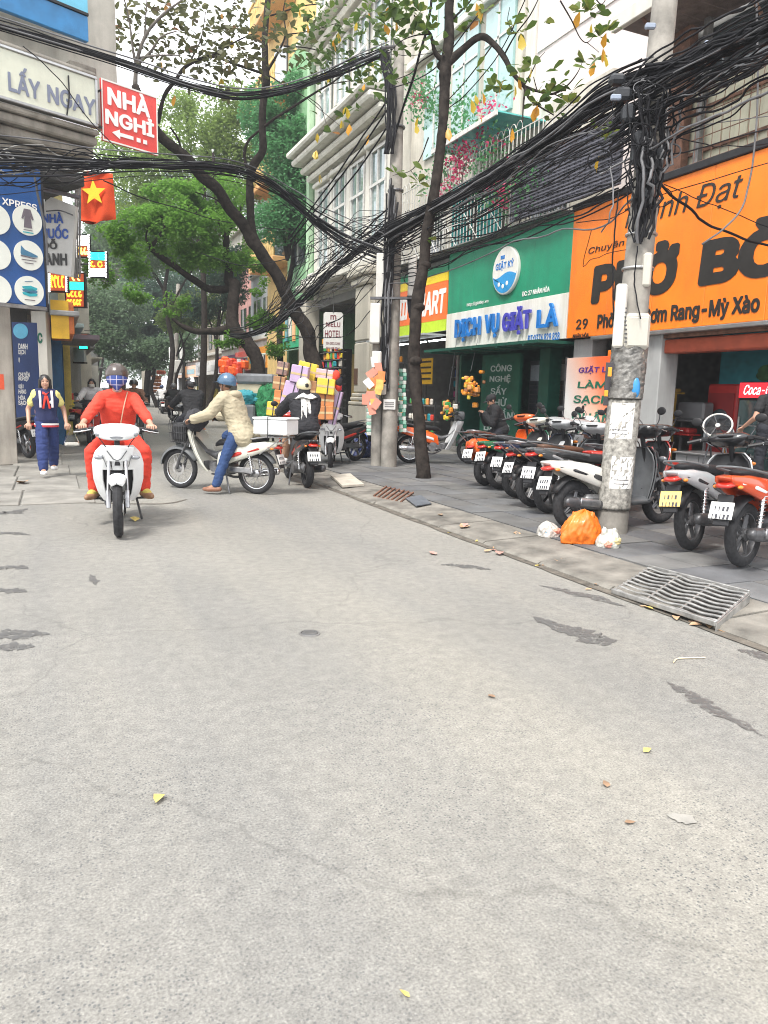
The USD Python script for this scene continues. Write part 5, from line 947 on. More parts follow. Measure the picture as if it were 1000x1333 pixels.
hang(t, 'awning_box', M('awning_yellow', (.72, .42, .02), .5), x+.02, x+.35, 16.6, 16.7, 2.35, 3.1); hang(t, 'awning_side', M('awning_orange', (.70, .20, .05), .5, var=.15), x+.02, x+.45, 16.71, 19.2, 2.45, 3.1, .02); hang(t, 'red_door', M('red_door', (.50, .05, .015), .5, var=.2), x-.5, x-.42, 16.9, 18.2, .05, 2.4)
hang(t, 'door_leaf', M('navy_door', (.015, .04, .12), .4), x-.05, x+.0, 18.3, 19.2, .05, 2.5)
at = ath
nb = thing('navy_banner', 'narrow navy blue laundry banner with white capitals standing beside the left column', 'banner', at(36, 550, 14.3)*[1, 1, 0]); D_ = 14.3
a, b_ = at(22, 560, D_), at(47.5, 425, D_); rc = _cr*[1, 1, 0]; rc = rc/np.linalg.norm(rc); nc = np.cross(rc, UPZ)
def cbox(par, name, mat, px0, px1, py0, py1, D, th=.05, b=0.004, **k):
    a, c = at(px0, py1, D), at(px1, py0, D); m = (a+c)/2; return MB().bbox(m-nc*th/2, ((c-a)@rc, th, c[2]-a[2]), b, R=np.stack([rc, -nc, UPZ], 1)).put(name, mat, par, **k)
def ctext(par, s, px0, px1, py0, py1, D, mat, fat=0.0, bold=True):
    a, c = at(px0, py1, D), at(px1, py0, D); return MB().text(s, a+nc*.003, rc, UPZ, (c-a)@rc, c[2]-a[2], .005, bold, 0, fat).put('lettering', mat, par)
cbox(nb, 'cloth', M('navy_cloth', (.012, .035, .13), .55, var=.15), 22, 47.5, 420, 556, D_, .02)
MB().lathe([(0, .006), (.14, .006), (.14, 0)], at(27, 431, D_)+nc*.002, nc, 24).put('round_logo', M('sky_blue', (.10, .42, .62), .4), nb)
for s, y, x0, x1 in (('DANH', 453, 14, 36), ('DỊCH', 461, 14, 33), ('VỤ', 471, 14, 26), ('CHUYÊN', 489, 5, 38.5), ('NGHIỆP', 495, 8, 37.5), ('GIẶT', 505, 14, 31), ('HÀNG', 511, 12, 34), ('HÓA', 519, 14, 33), ('SẠCH', 527, 13, 36)): 
    w = x1-24.5; sfx = s; n_ = len(s); ctext(nb, s, x1-min(w*1.0, 24), x1, y-5.5, y+1.5, D_, whitel)
fp = thing('white_door_post', 'white door post with dark green capitals behind the navy banner', 'post', at(53, 560, 15.2)*[1, 1, 0]); cbox(fp, 'post', whitep, 48.2, 59, 405, 580, 15.2, .2); ctext(fp, 'C', 49.5, 55, 433, 447, 15.2, greenl, .05); ctext(fp, 'H', 49.5, 54.5, 488, 502, 15.2, blackl, .05)
at = _keep
t, x = lhouse('second left shop with blue painted piers and pale teal wall', 19.5, 23.4, 9.5, M('pale_teal', (.40, .52, .50), .8, var=.1, streak=.3), M('blue_pier', (.02, .10, .22), .6, var=.2), 2)
hang(t, 'blue_pier', M('blue_pier', (.02, .10, .22)), x-.02, x+.1, 22.6, 23.0, 0.02, 2.95); hang(t, 'wall_panel', M('pale_teal', (.4, .5, .5)), x-.1, x+.03, 20.4, 22.5, .05, 2.8)
aw = hang(t, 'awning', M('violet_awning', (.20, .16, .18), .6, var=.2), x, x+.9, 19.8, 23.2, 2.55, 2.66)
t, x = lhouse('third left shop with yellow front and red motorbikes before it', 23.5, 29, 8, M('pale_yellow', (.62, .50, .22), .8, var=.15, streak=.3), M('yellow_pier', (.66, .50, .12), .7, var=.15), 3)
for k in range(8): hang(t, 'shop_goods', pk[[3, 2, 0, 4, 1, 6, 9, 2][k]], x-.25, x+.12, 24+k*.6, 24.5+k*.6, .1, .8+.2*(k % 3))
t, x = lhouse('weathered left house further up the street under grey trees', 29.1, 40, 7, greyp, greyp, 4); t, x = lhouse('long low house on the left where the street narrows', 40.1, 60, 5.5, cream, cream, 5); t, x = lhouse('farthest pale house on the left beneath hazy trees', 60.1, 90, 6, greyp, whitep, 6)
at = ath
# hanging signs over the left pavement (they face down the street)
ps = thing('pharmacy_sign', 'tall white pharmacy signboard with blue and black capitals behind the blue panel', 'sign', at(80, 358, 14.4)); Dp = 14.4
a = [at(52, 352, Dp), at(92, 360, Dp), at(98, 268, Dp), at(66, 256, Dp), at(52, 268, Dp)]; o = a[0]
MB().prism([((p-o)@rc, (p-o)@UPZ) for p in a], o-nc*.14, rc, UPZ, .13).put('panel', M('pharmacy_white', (.58, .575, .55), .45, var=.08), ps)
bl_ = M('pharmacy_blue', (.02, .08, .36), .4)
for s, x0, x1, y0, y1, m in (('NHÀ', 55, 82, 276, 290, bl_), ('THUỐC', 46, 88.5, 292, 310, bl_), ('ĐỖ', 54, 74, 311, 324, blackl), ('DANH', 50, 87, 330, 345, blackl)): ctext(ps, s, x0, x1, y0, y1, Dp, m, .03)
for px in (98.5, 101.5, 104.5): MB().tube([at(px, 228, 14.7), at(px-1, 362, 14.7)], .02, 5).put('pole', greyst, ps)
MB().tube(smooth_path([at(60, 275, 14.3), at(78, 274, 14.25), at(95, 280, 14.3)], 5), .012, 4).put('lamp_arm', steel, ps)
for py in (240, 275): MB().tube([at(104, py, 14.7), at(60, py+2, 15.2)], .02, 5).put('bracket', steel, ps)
def led(label, px0, px1, py0, py1, D, rows, dots=True):
    t = thing('lit_sign', label, 'lit sign', at((px0+px1)/2, py1, D)); cbox(t, 'case', blk, px0, px1, py0, py1, D, .12)
    h = (py1-py0-2)/len(rows); r = np.random.default_rng(int(px0*7+py0))
    for k, (bg, fg, n) in enumerate(rows):
        y0 = py0+1+k*h; a, c = at(px0+1.2, y0+h*.96, D), at(px1-1.2, y0+h*.04, D); w, hh = (c-a)@rc, c[2]-a[2]
        MB().prism([(0, 0), (w, 0), (w, hh), (0, hh)], a, rc, UPZ, .006).put('lit_panel', bg, t)
        for q in range(n):
            x0 = w*(.08+.86*q/n); ww = w*.86/n*.7; P = [(x0+ww*.5+ww*.45*math.cos(s), hh*(.5+.32*math.sin(s))) for s in np.linspace(r.uniform(0, 2), r.uniform(4.2, 6.4), 9)]
            MB().tube([a+rc*x+UPZ*y+nc*.012 for x, y in P], .03*D/18*.55, 5).put('tube_stroke', fg, t, True)
    if dots:
        for k in range(10):
            for px in (px0+.5, px1-.5): MB().ball(at(px, lerp(py0+1, py1-1, k/9), D)+nc*.01, .022*D/18, 1).put('bulb', E_w, t)
    MB().tube([at(px0, (py0+py1)/2, D), at(px0-14, (py0+py1)/2, D+.6)], .025, 5).put('bracket', steel, t)
E_w = EM('led_white', (1, .95, .9), 1.4); E_o = EM('led_orange', (1, .33, .02), 1.5); E_y = EM('led_yellow', (1, .75, .12), 1.6); E_g = EM('led_green', (.02, .75, .38), 1.0); E_r = EM('led_red', (.9, .07, .02), .9); E_b = EM('led_dark_red', (.25, .05, .02), .5); E_t = EM('led_teal', (.05, .55, .45), .7)
led('orange and dark lit sign with red dots just under the pharmacy sign', 64, 87, 353, 380, 16.5, [(E_b, E_o, 4)]); led('tall lit sign with yellow, green and orange rows', 85, 110, 355, 400, 17.5, [(E_b, E_y, 3), (E_g, E_g, 2), (E_b, E_o, 4), (E_b, E_o, 5)], False)
led('small white and orange lit sign above the tall lit one', 99, 116, 305, 335, 20, [(E_w, E_w, 1), (E_b, E_y, 3)]); led('green and orange lit sign with white dotted border hanging furthest over the street', 116, 138.5, 327, 361, 19, [(E_g, E_t, 2), (E_b, E_o, 2), (E_w, E_w, 1)]); led('tiny orange and green lit sign low over the far left pavement', 102, 115, 434, 455, 25, [(E_b, E_y, 2), (E_o, E_y, 1), (E_g, E_g, 1)], False)
gs = thing('grey_box_sign', 'small blank grey box sign under the tiny lit one', 'sign', at(103, 471, 25)); cbox(gs, 'case', M('grey_sign', (.25, .29, .31), .5), 96, 109, 453, 471, 25, .2); cbox(gs, 'edge', blk, 95, 110, 471, 473, 25, .25); cbox(gs, 'top_strip', M('salmon', (.7, .3, .2), .5), 102, 113, 448, 452.5, 25, .1)
# the flag
fl = thing('flag', 'red national flag with a yellow star hanging from a pole over the left shops', 'flag', at(107, 225, 15.5)); Df = 15.5; P = []
for j in np.linspace(0, 1, 9): P.append([at(lerp(108-4*j, 147+3*j, i), lerp(225, 287+4*math.sin(i*5), j)+1.5*i, Df)+nc*(.05*math.sin(i*9+j*2)) for i in np.linspace(0, 1, 13)])
MB().sheet(P, .004).put('cloth', M('flag_red', (.72, .075, .012), .75, var=.1), fl, True)
sc_ = at(124, 252, Df)+nc*.075; pts = [((.25 if k % 2 == 0 else .105)*math.cos(PI/2+k*PI/5+.05), (.25 if k % 2 == 0 else .105)*math.sin(PI/2+k*PI/5+.05)) for k in range(10)]
MB().prism(pts, sc_, rc, UPZ, .004).put('star', M('flag_yellow', (.85, .62, .03), .7), fl); MB().tube([at(106, 222, Df), at(152, 224, Df)], .015, 6).tube([at(106, 222, Df), at(95, 300, 15)], .015, 6).put('flag_pole', alup, fl)
at = _keep
# ================================================================ trees
bark = M('dark_bark', (.028, .023, .020), .95, var=.6, scale=9, bump=1.0, bscale=22, spec=.15); bark2 = M('grey_bark', (.13, .115, .10), .9, var=.35, scale=6, bump=.8, bscale=30)
def limb(b, rows, n=9, k=6, wob=.05):
    """rows: (px, py, depth, radius in metres)"""
    Q = smooth_path([[*at(a, c, d), r] for a, c, d, r in rows], k); p = Q[:, :3]+wob*(np.stack([meshkit.noise(Q[:, :3]*[2, 2, 2]+i*17) for i in range(3)], 1)-.5); 
    rr = Q[:, 3]*(1+.4*(meshkit.fbm(Q[:, :3]*4+3, 3)-.5)); b.tube(p, np.maximum(rr, .004), n); return p
def leafv(p, d, nrm, L, W):
    """a blade of six triangles from its foot p along d"""
    d = d/np.linalg.norm(d); s = np.cross(d, nrm); s /= max(np.linalg.norm(s), 1e-9); u = np.cross(s, d)
    v = [p, p+d*L*.35+s*W*.38+u*L*.05, p+d*L*.72+s*W*.5+u*L*.03, p+d*L-u*L*.08, p+d*L*.72-s*W*.5+u*L*.03, p+d*L*.35-s*W*.38+u*L*.05, p+d*L*.4, p+d*L*.75-u*L*.0]
    return np.array(v), [[0, 1, 6], [1, 2, 7], [1, 7, 6], [2, 3, 7], [0, 6, 5], [5, 6, 4], [6, 7, 4], [7, 3, 4]]
bigleaf = [LEAF('almond_leaf_%d' % i, [(0, c), (1, tuple(1.3*x for x in c))], .42, .42) for i, c in enumerate([(.075, .13, .022), (.11, .165, .028), (.16, .19, .04), (.06, .11, .035), (.62, .30, .02), (.55, .40, .04), (.36, .17, .06)])]
browngreen = [LEAF('olive_leaf_%d' % i, [(0, c), (1, tuple(1.25*x for x in c))], .35, .5) for i, c in enumerate([(.11, .115, .05), (.15, .145, .06), (.13, .11, .07), (.10, .11, .045), (.45, .22, .05), (.15, .12, .05), (.30, .16, .09)])]
def rosette(t, mats, c, n, L, up, r, w=None, made=None, only=None, spread=.9):
    for k in range(n):
        a = r.uniform(0, 2*PI); d = np.array([math.cos(a), math.sin(a), 0])*r.uniform(.5, 1)*spread+up*r.uniform(.2, .8)+[0, 0, -.45*r.random()]
        m = mats[r.choice(len(mats), p=w)] if only is None else mats[only]; LL = L*r.uniform(.7, 1.2)
        if only is not None or m in mats[4:6]: d = d*[.4, .4, 1]+[0, 0, -1.2]
        v, f = leafv(c+d*.02, d, np.array([0, 0, 1.])+r.normal(0, .5, 3), LL, LL*r.uniform(.42, .58))
        MB().raw(v, f).put('leaf', m, t, True)
# --- the dark street tree before the minimarket
_at0 = at
def at(px, py, D): return CAMP+ray(px, py)*D*.957
t1 = thing('street_tree', 'dark straight street tree with few large leaves on the right pavement before the minimarket', 'tree', G(552, 622, .06)); r1 = np.random.default_rng(11)
b = MB(); limb(b, [(551, 626, 12.75, .14), (551, 612, 12.7, .115), (545, 560, 12.7, .10), (541, 500, 12.7, .105), (540, 430, 12.65, .095), (545, 380, 12.6, .10), (553, 330, 12.6, .088), (560, 280, 12.55, .085), (570, 220, 12.5, .083), (577, 150, 12.4, .082), (580, 90, 12.35, .095), (584, 40, 12.3, .075), (588, -30, 12.2, .07), (592, -120, 12.1, .05)], 11, 7)
for px, py in ((545, 400), (553, 345), (541, 470), (577, 85)): b.ball(at(px, py, 12.6), (.11, .11, .08), 1)
b.put('trunk', bark, t1, True)
tips = []
BR = [[(581, 85, 12.35, .07), (600, 66, 12.3, .062), (625, 48, 12.2, .055), (643, 58, 12.1, .05), (657, 74, 12.0, .045), (668, 95, 11.9, .04), (683, 113, 11.8, .032)], [(683, 113, 11.8, .03), (700, 118, 11.7, .02), (720, 122, 11.6, .018), (738, 112, 11.5, .012), (752, 95, 11.4, .008), (760, 78, 11.4, .005)], [(683, 113, 11.8, .028), (690, 128, 11.7, .02), (705, 140, 11.6, .014), (722, 150, 11.5, .008)],
      [(684, 115, 11.8, .02), (682, 135, 11.7, .014), (680, 160, 11.6, .008)], [(683, 110, 11.8, .014), (692, 95, 11.7, .01), (700, 80, 11.7, .007), (710, 68, 11.6, .004)], [(722, 122, 11.6, .01), (735, 128, 11.5, .008), (745, 120, 11.4, .005)], [(578, 80, 12.4, .055), (566, 68, 12.4, .04), (560, 45, 12.4, .03), (552, 38, 12.4, .02), (540, 20, 12.4, .012)], [(656, 72, 12, .014), (672, 45, 11.8, .011), (690, 20, 11.6, .009), (706, -12, 11.4, .007)], [(672, 45, 11.8, .01), (662, 30, 11.7, .007), (664, 10, 11.6, .005)],
      [(640, 60, 12.1, .012), (610, 100, 12, .01), (585, 128, 11.9, .008)], [(730, 0, 11, .012), (745, 25, 11, .01), (756, 48, 11, .008), (765, 55, 11, .006), (775, 45, 10.9, .004)], [(765, 55, 11, .006), (780, 68, 10.9, .004)], [(560, 44, 12.4, .015), (540, 46, 12.3, .01), (520, 55, 12.2, .007), (500, 78, 12.1, .005)], [(566, 68, 12.4, .014), (545, 82, 12.3, .01), (535, 95, 12.2, .008), (515, 104, 12.1, .006)], [(700, 118, 11.7, .01), (695, 100, 11.7, .006)], [(584, 30, 12.3, .02), (610, 5, 12.2, .012), (625, -20, 12.1, .01)], [(558, 180, 12.6, .012), (548, 205, 12.5, .009), (535, 222, 12.4, .006), (512, 228, 12.3, .004)], [(535, 222, 12.4, .006), (545, 235, 12.4, .004)],
      [(552, 330, 12.6, .01), (560, 310, 12.5, .006)], [(770, -10, 10.8, .01), (782, 5, 10.8, .008), (790, -4, 10.8, .006)]]
for q in BR: b = MB(); limb(b, q, 6, 5, .03); b.put('branch', bark, t1, True)
W7 = [.28, .3, .22, .1, .05, .03, .02]
LV = [(676, 95, 11.7, 6), (668, 32, 11.6, 7), (678, 42, 11.6, 5), (710, 30, 11.5, 4), (762, 82, 11.3, 5), (745, 118, 11.4, 7), (715, 120, 11.6, 6), (700, 135, 11.5, 8), (722, 148, 11.5, 5), (645, 112, 11.8, 8), (655, 118, 11.8, 6), (692, 85, 11.6, 7), (780, 48, 10.9, 9), (790, 40, 10.9, 5), (768, 15, 10.9, 6), (756, 12, 11, 7), (775, 5, 10.9, 5), (630, 15, 12.1, 4), (620, 2, 12.2, 5), (545, 15, 12.3, 7), (535, 30, 12.3, 8), (525, 12, 12.3, 7), (515, 25, 12.2, 7), (555, 40, 12.3, 5), (500, 30, 12.2, 8), (515, 225, 12.3, 6), (545, 238, 12.4, 6), (552, 222, 12.4, 3), (560, 312, 12.4, 3), (540, 255, 12.3, 3), (775, 78, 11.1, 4), (620, 90, 12, 3), (765, 90, 11, 3), (610, 42, 12.2, 4), (505, 8, 12.2, 7), (797, 172, 9.2, 8), (790, 180, 9.2, 6), (770, 168, 9.3, 5), (740, 135, 11.4, 5)]
for px, py, D, n in LV: rosette(t1, bigleaf, at(px, py, D), n, .21 if D > 9.5 else .15, np.array([0, 0, 1.]), r1, W7)
for px, py, D in ((545, 150, 12.3), (541, 160, 12.3), (657, 100, 11.7), (670, 108, 11.7), (628, 118, 11.9), (618, 122, 11.9), (613, 128, 11.9), (667, 165, 11.6), (786, 68, 10.9), (770, 28, 10.9), (781, 200, 9.2), (627, 145, 11.9), (583, 165, 12.1), (785, 60, 10.9)): rosette(t1, bigleaf, at(px, py, D), 1, .2, np.array([0, 0, 1.]), r1, None, only=4+r1.integers(2))
at = _at0
# --- the leaning almond tree over the road
t2 = thing('leaning_tree', 'leaning street tree with a forked dark trunk and olive leaves over the road', 'tree', at(412, 560, 20)*[1, 1, 0]); r2 = np.random.default_rng(5)
b = MB(); limb(b, [(414, 560, 20, .26), (412, 500, 20, .22), (408, 465, 20, .2), (400, 435, 19.9, .19), (387, 410, 19.8, .17), (372, 380, 19.6, .165), (352, 347, 19.4, .16), (333, 318, 19.2, .165), (315, 291, 19, .15), (290, 256, 18.6, .14), (263, 229, 18.2, .14), (237, 202, 17.8, .13), (208, 174, 17.4, .12), (188, 140, 17, .10), (176, 112, 16.8, .085)], 11, 6, .12); b.put('trunk', bark, t2, True)
b = MB(); limb(b, [(332, 316, 19.2, .14), (327, 290, 19.1, .105), (326, 262, 19, .10), (326, 228, 18.9, .10), (333, 212, 18.8, .115), (342, 196, 18.7, .10), (340, 162, 18.6, .09), (344, 120, 18.5, .088), (345, 100, 18.4, .10), (346, 54, 18.3, .075), (347, 0, 18.2, .07), (349, -60, 18.1, .06)], 9, 6, .08); b.put('limb', bark, t2, True)
for q in [[(328, 232, 18.9, .05), (318, 205, 18.8, .04), (322, 185, 18.7, .035), (338, 168, 18.6, .03)], [(176, 112, 16.8, .06), (177, 85, 16.7, .05), (188, 48, 16.5, .04), (212, 19, 16.3, .03), (236, 0, 16.2, .02), (250, -20, 16, .015)], [(178, 88, 16.7, .04), (172, 60, 16.5, .03), (168, 25, 16.3, .02), (160, -10, 16, .012)], [(177, 85, 16.7, .04), (196, 67, 16.6, .03), (210, 48, 16.4, .02), (230, 40, 16.3, .012)], [(188, 48, 16.5, .025), (190, 20, 16.3, .015), (192, -10, 16.1, .01)], [(180, 75, 16.7, .03), (205, 72, 16.5, .02), (235, 72, 16.3, .012)],
          [(205, 160, 17.4, .06), (212, 128, 17.2, .05), (228, 105, 17, .045), (245, 85, 16.9, .04), (275, 74, 16.8, .035), (310, 85, 16.9, .03), (340, 95, 17.2, .03)], [(275, 74, 16.8, .025), (300, 58, 16.7, .018), (335, 42, 16.6, .01)], [(245, 85, 16.9, .02), (262, 50, 16.7, .014), (268, 15, 16.5, .01)], [(347, 95, 18.4, .035), (358, 75, 18.2, .03), (372, 45, 18, .02), (368, 15, 17.9, .015), (374, -10, 17.8, .01)], [(370, 60, 18.1, .02), (395, 62, 17.9, .016), (420, 68, 17.8, .01)], [(341, 165, 18.6, .035), (365, 150, 18.3, .03), (400, 128, 18, .026), (430, 108, 17.7, .02), (455, 90, 17.5, .012)], [(430, 108, 17.7, .012), (455, 105, 17.5, .01), (485, 100, 17.3, .006)], [(400, 128, 18, .012), (418, 140, 17.8, .009), (425, 160, 17.7, .006)],
          [(372, 45, 18, .015), (400, 40, 17.8, .012), (440, 30, 17.6, .008)], [(352, 20, 18.1, .02), (380, 10, 17.9, .015), (420, 5, 17.7, .01)], [(345, 95, 18.4, .02), (400, 130, 17.9, .01), (445, 165, 17.5, .006)], [(315, 288, 19, .03), (285, 262, 18.9, .02), (255, 250, 18.6, .014)], [(237, 200, 17.8, .03), (232, 180, 17.6, .03), (222, 165, 17.5, .02)]]:
    b = MB(); limb(b, q, 6, 5, .05); b.put('branch', bark2 if q[0][0] < 260 and q[0][1] < 130 else bark, t2, True)
WO = [.3, .25, .15, .2, .03, .04, .03]; cnt = 0
CL = [(165, 10), (160, 35), (175, 30), (195, 12), (205, 35), (185, 60), (225, 15), (235, 40), (220, 60), (250, 25), (262, 8), (275, 35), (262, 60), (245, 62), (290, 15), (300, 40), (285, 60), (310, 62), (320, 25), (330, 50), (240, 85), (255, 95), (300, 82), (320, 75), (200, 75), (155, 55), (360, 40), (375, 25), (365, 70), (290, 95), (275, 80), (332, 88), (310, 5), (215, 5)]
for px, py in CL: rosette(t2, browngreen, at(px, py, 16.6+r2.normal(0, .3)), 6, .19, np.array([0, 0, 1.]), r2, WO, spread=1.1); cnt += 6
for px, py in ((390, 12), (400, 30), (420, 20), (412, 52), (440, 40), (430, 12), (455, 25), (470, 45), (480, 15), (395, 60), (455, 82), (470, 95), (485, 78), (498, 88), (475, 108), (460, 105), (440, 60), (500, 50), (432, 172), (448, 150)): rosette(t2, bigleaf, at(px, py, 17.4+r2.normal(0, .3)), 4, .22, np.array([0, 0, 1.]), r2, W7, spread=1.0)
for px, py in ((436, 50), (424, 92), (413, 172), (412, 195), (451, 138), (480, 174), (288, 100), (210, 78), (302, 50), (445, 155), (416, 225), (465, 28), (228, 122), (455, 160)): rosette(t2, bigleaf, at(px, py, 17.2), 2, .24, np.array([0, 0, 1.]), r2, None, only=4+r2.integers(2))
def leafmass(t, name, pts, mat, n, L, sig, seed):
    r = np.random.default_rng(seed); b = MB()
    for px, py, D in pts:
        for _ in range(n):
            a = r.uniform(0, 2*PI); d = np.array([math.cos(a), math.sin(a), r.normal(-.1, .5)]); LL = L*r.uniform(.6, 1.2); v, f = leafv(at(px, py, D)+r.normal(0, sig, 3), d, np.array([0, 0, 1.])+r.normal(0, .6, 3), LL, LL*.5); b.raw(v, f)
    b.put(name, mat, t, True, kind='stuff')
mixo = LEAF('olive_mix', [(0, (.10, .105, .045)), (.6, (.15, .14, .06)), (.9, (.19, .14, .08)), (1, (.34, .18, .06))], .4); mixg = LEAF('almond_mix', [(0, (.07, .12, .025)), (.55, (.13, .18, .04)), (.88, (.17, .17, .04)), (1, (.55, .28, .03))], .45)
leafmass(t2, 'foliage', [(x+dx, y+dy, 16.8) for x, y in CL for dx, dy in ((8, 6), (-8, -5))], mixo, 10, .21, .24, 61)
leafmass(t2, 'foliage', [(x, y, 17.5) for x, y in ((390, 20), (405, 8), (412, 36), (425, 26), (440, 48), (452, 12), (468, 33), (490, 22), (455, 92), (478, 82), (492, 96), (462, 110), (445, 70), (425, 60), (380, 35), (385, 62), (505, 60), (500, 40), (400, 75), (515, 75), (435, 85), (470, 60), (415, 90), (400, 100), (505, 100), (460, 130), (430, 30))], mixg, 13, .23, .26, 62)
at = lambda px, py, D: CAMP+ray(px, py)*D*.957
leafmass(t1, 'foliage', [(x, y, 12.1) for x, y in ((515, 15), (535, 18), (548, 30), (525, 38), (505, 25), (562, 12), (520, 8), (505, 95), (495, 110), (480, 20), (530, 8), (512, 48), (545, 60), (600, 8), (622, 12))], mixg, 10, .19, .14, 63)
leafmass(t1, 'foliage', [(x, y, 11.5) for x, y in ((715, 112), (700, 128), (735, 120), (680, 92), (672, 36), (770, 8), (785, 46), (720, 140))], mixg, 6, .18, .12, 64)
at = _at0
# --- fine leaved trees: a crown of leaf sized faces with gaps
def crown(t, blobs, mat, L, seed, gap=.42, name='crown', fr=1.1):
    r = np.random.default_rng(seed); V, F, n0 = [], [], 0
    for px, py, D, rx, ry, n in blobs:
        c = at(px, py, D); sx, sy = rx*D/FPX, ry*D/FPX; m = int(n*2.6); p = r.normal(0, 1, (m, 3)); p /= np.linalg.norm(p, axis=1, keepdims=True); p *= r.random((m, 1))**.45
        P = c+p[:, :1]*sx*_r0+p[:, 1:2]*min(sx, sy)*1.0*np.cross(UPZ, _r0)+p[:, 2:]*sy*UPZ; g = meshkit.fbm(P*fr+seed*3.1, 3); P = P[g > gap][:n]; k = len(P)
        d = r.normal(0, 1, (k, 3)); d[:, 2] = d[:, 2]*.6-.35; d /= np.linalg.norm(d, axis=1, keepdims=True); nz = r.normal(0, .7, (k, 3))+[0, 0, 1]; s = np.cross(d, nz); s /= np.maximum(np.linalg.norm(s, axis=1, keepdims=True), 1e-6)
        l = L*r.uniform(.6, 1.3, (k, 1)); V.append(np.stack([P, P+d*l*.5+s*l*.28, P+d*l, P+d*l*.5-s*l*.28], 1).reshape(-1, 3)); i = np.arange(k)*4+n0; F.append(np.concatenate([np.stack([i, i+1, i+2], 1), np.stack([i, i+2, i+3], 1)])); n0 += 4*k
    return MB().raw(np.vstack(V), np.vstack(F)).put(name, mat, t, False, kind='stuff')
fine_g = LEAF('fine_green', [(0, (.15, .31, .05)), (.5, (.22, .40, .07)), (1, (.31, .45, .13))], .68); fine_e = LEAF('fine_emerald', [(0, (.10, .27, .11)), (.6, (.15, .33, .13)), (1, (.23, .39, .15))], .68); fine_y = LEAF('fine_yellowgreen', [(0, (.20, .29, .08)), (.6, (.27, .34, .11)), (1, (.33, .37, .16))], .65); far_g = LEAF('far_hazed_green', [(0, (.12, .19, .10)), (.6, (.18, .24, .135)), (1, (.24, .28, .17))], .55); far_d = LEAF('far_dark_green', [(0, (.05, .10, .065)), (.6, (.09, .14, .09)), (1, (.14, .17, .11))], .5)  # far_g greens are lightened, with haze put into the leaf colour
t3 = thing('street_tree', 'fine leaved bright green street tree with a crooked bough behind the leaning one', 'tree', at(338, 540, 25)*[1, 1, 0])
b = MB(); limb(b, [(345, 545, 25, .28), (340, 490, 25, .24), (330, 458, 25, .23), (317, 440, 25, .22), (302, 428, 25, .24), (303, 405, 25, .2), (305, 385, 25, .19), (304, 370, 25, .22), (297, 360, 25, .16), (295, 336, 25, .13), (290, 300, 25, .11), (280, 250, 25, .08), (278, 200, 25, .05)], 10, 6, .15); b.put('trunk', bark, t3, True)
for q in [[(302, 372, 25, .15), (287, 376, 25, .13), (268, 375, 24.8, .12), (245, 360, 24.5, .11), (218, 340, 24.2, .10), (195, 324, 24, .085)], [(195, 324, 24, .07), (205, 312, 24, .055), (213, 296, 24, .05), (211, 280, 24, .045), (222, 270, 24, .03)], [(214, 292, 24, .035), (240, 286, 24, .025), (262, 270, 24, .015)], [(195, 324, 24, .04), (190, 310, 24, .03), (200, 280, 24, .02)], [(295, 336, 25, .06), (262, 300, 24.8, .04), (240, 260, 24.5, .02)], [(302, 428, 25, .16), (270, 432, 25, .12), (240, 425, 25, .08), (225, 415, 25, .05)], [(292, 310, 25, .05), (320, 260, 25, .03), (330, 220, 25, .02)]]:
    b = MB(); limb(b, q, 7, 5, .1); b.put('branch', bark, t3, True)
crown(t3, [(200, 300, 24, 60, 32, 5200), (255, 290, 24.5, 60, 42, 6500), (150, 312, 24, 30, 22, 1500), (300, 330, 25, 30, 26, 2000), (225, 262, 24.5, 50, 28, 3600), (250, 335, 24.5, 42, 22, 2400), (175, 345, 25, 22, 22, 1100), (180, 378, 27, 20, 16, 1100), (335, 360, 25, 14, 26, 900), (358, 440, 26, 18, 26, 1300), (340, 420, 26, 20, 20, 1100), (298, 440, 25, 26, 14, 900), (130, 350, 26, 22, 26, 1300), (285, 255, 25, 40, 40, 3000), (225, 395, 27, 26, 18, 1500)], fine_g, .12, 3, .50, fr=1.7)
def bgtree(label, px, base, D, blobs, mat, L, seed, r=.25, gap=.42, lean=0, fr=1.1, bk=None):
    t = thing('tree', label, 'tree', at(px, base, D)*[1, 1, 0], group=None); g0 = at(px, base, D); g0[2] = 0; c = at(blobs[0][0], blobs[0][1], blobs[0][2])
    r = r*.62; b = MB(); Q = smooth_path([[*g0, r], [*lerp(g0, c, .35)+np.array([.25*math.sin(seed*2.), .2*math.cos(seed*3.), 0]), r*.8], [*(lerp(g0, c, .65)+[.5*math.sin(seed*1.3), .4*math.cos(seed*2.1), 0]), r*.6], [*c, r*.3]], 6); b.tube(Q[:, :3], Q[:, 3], 9); b.put('trunk', bk or bark, t, True)
    for q in blobs[1:]: e = at(*q[:3]); m = lerp(g0, c, .6); b = MB(); b.tube(smooth_path([m, lerp(m, e, .5)+[0, 0, .3], e], 4), np.linspace(r*.4, r*.08, 9), 6); b.put('limb', bk or bark, t, True)
    crown(t, blobs, mat, L, seed, gap, fr=fr); return t
bgtree('tall emerald feathery tree standing in front of the white hotel front', 372, 535, 31, [(375, 190, 30, 45, 60, 7500), (395, 130, 30, 34, 40, 4200), (385, 250, 30, 34, 45, 5200), (350, 150, 30, 40, 42, 4200), (360, 290, 30, 42, 30, 3000), (405, 215, 29.5, 22, 50, 3600), (408, 290, 29.5, 22, 40, 2600)], fine_e, .16, 21, .25, .40)
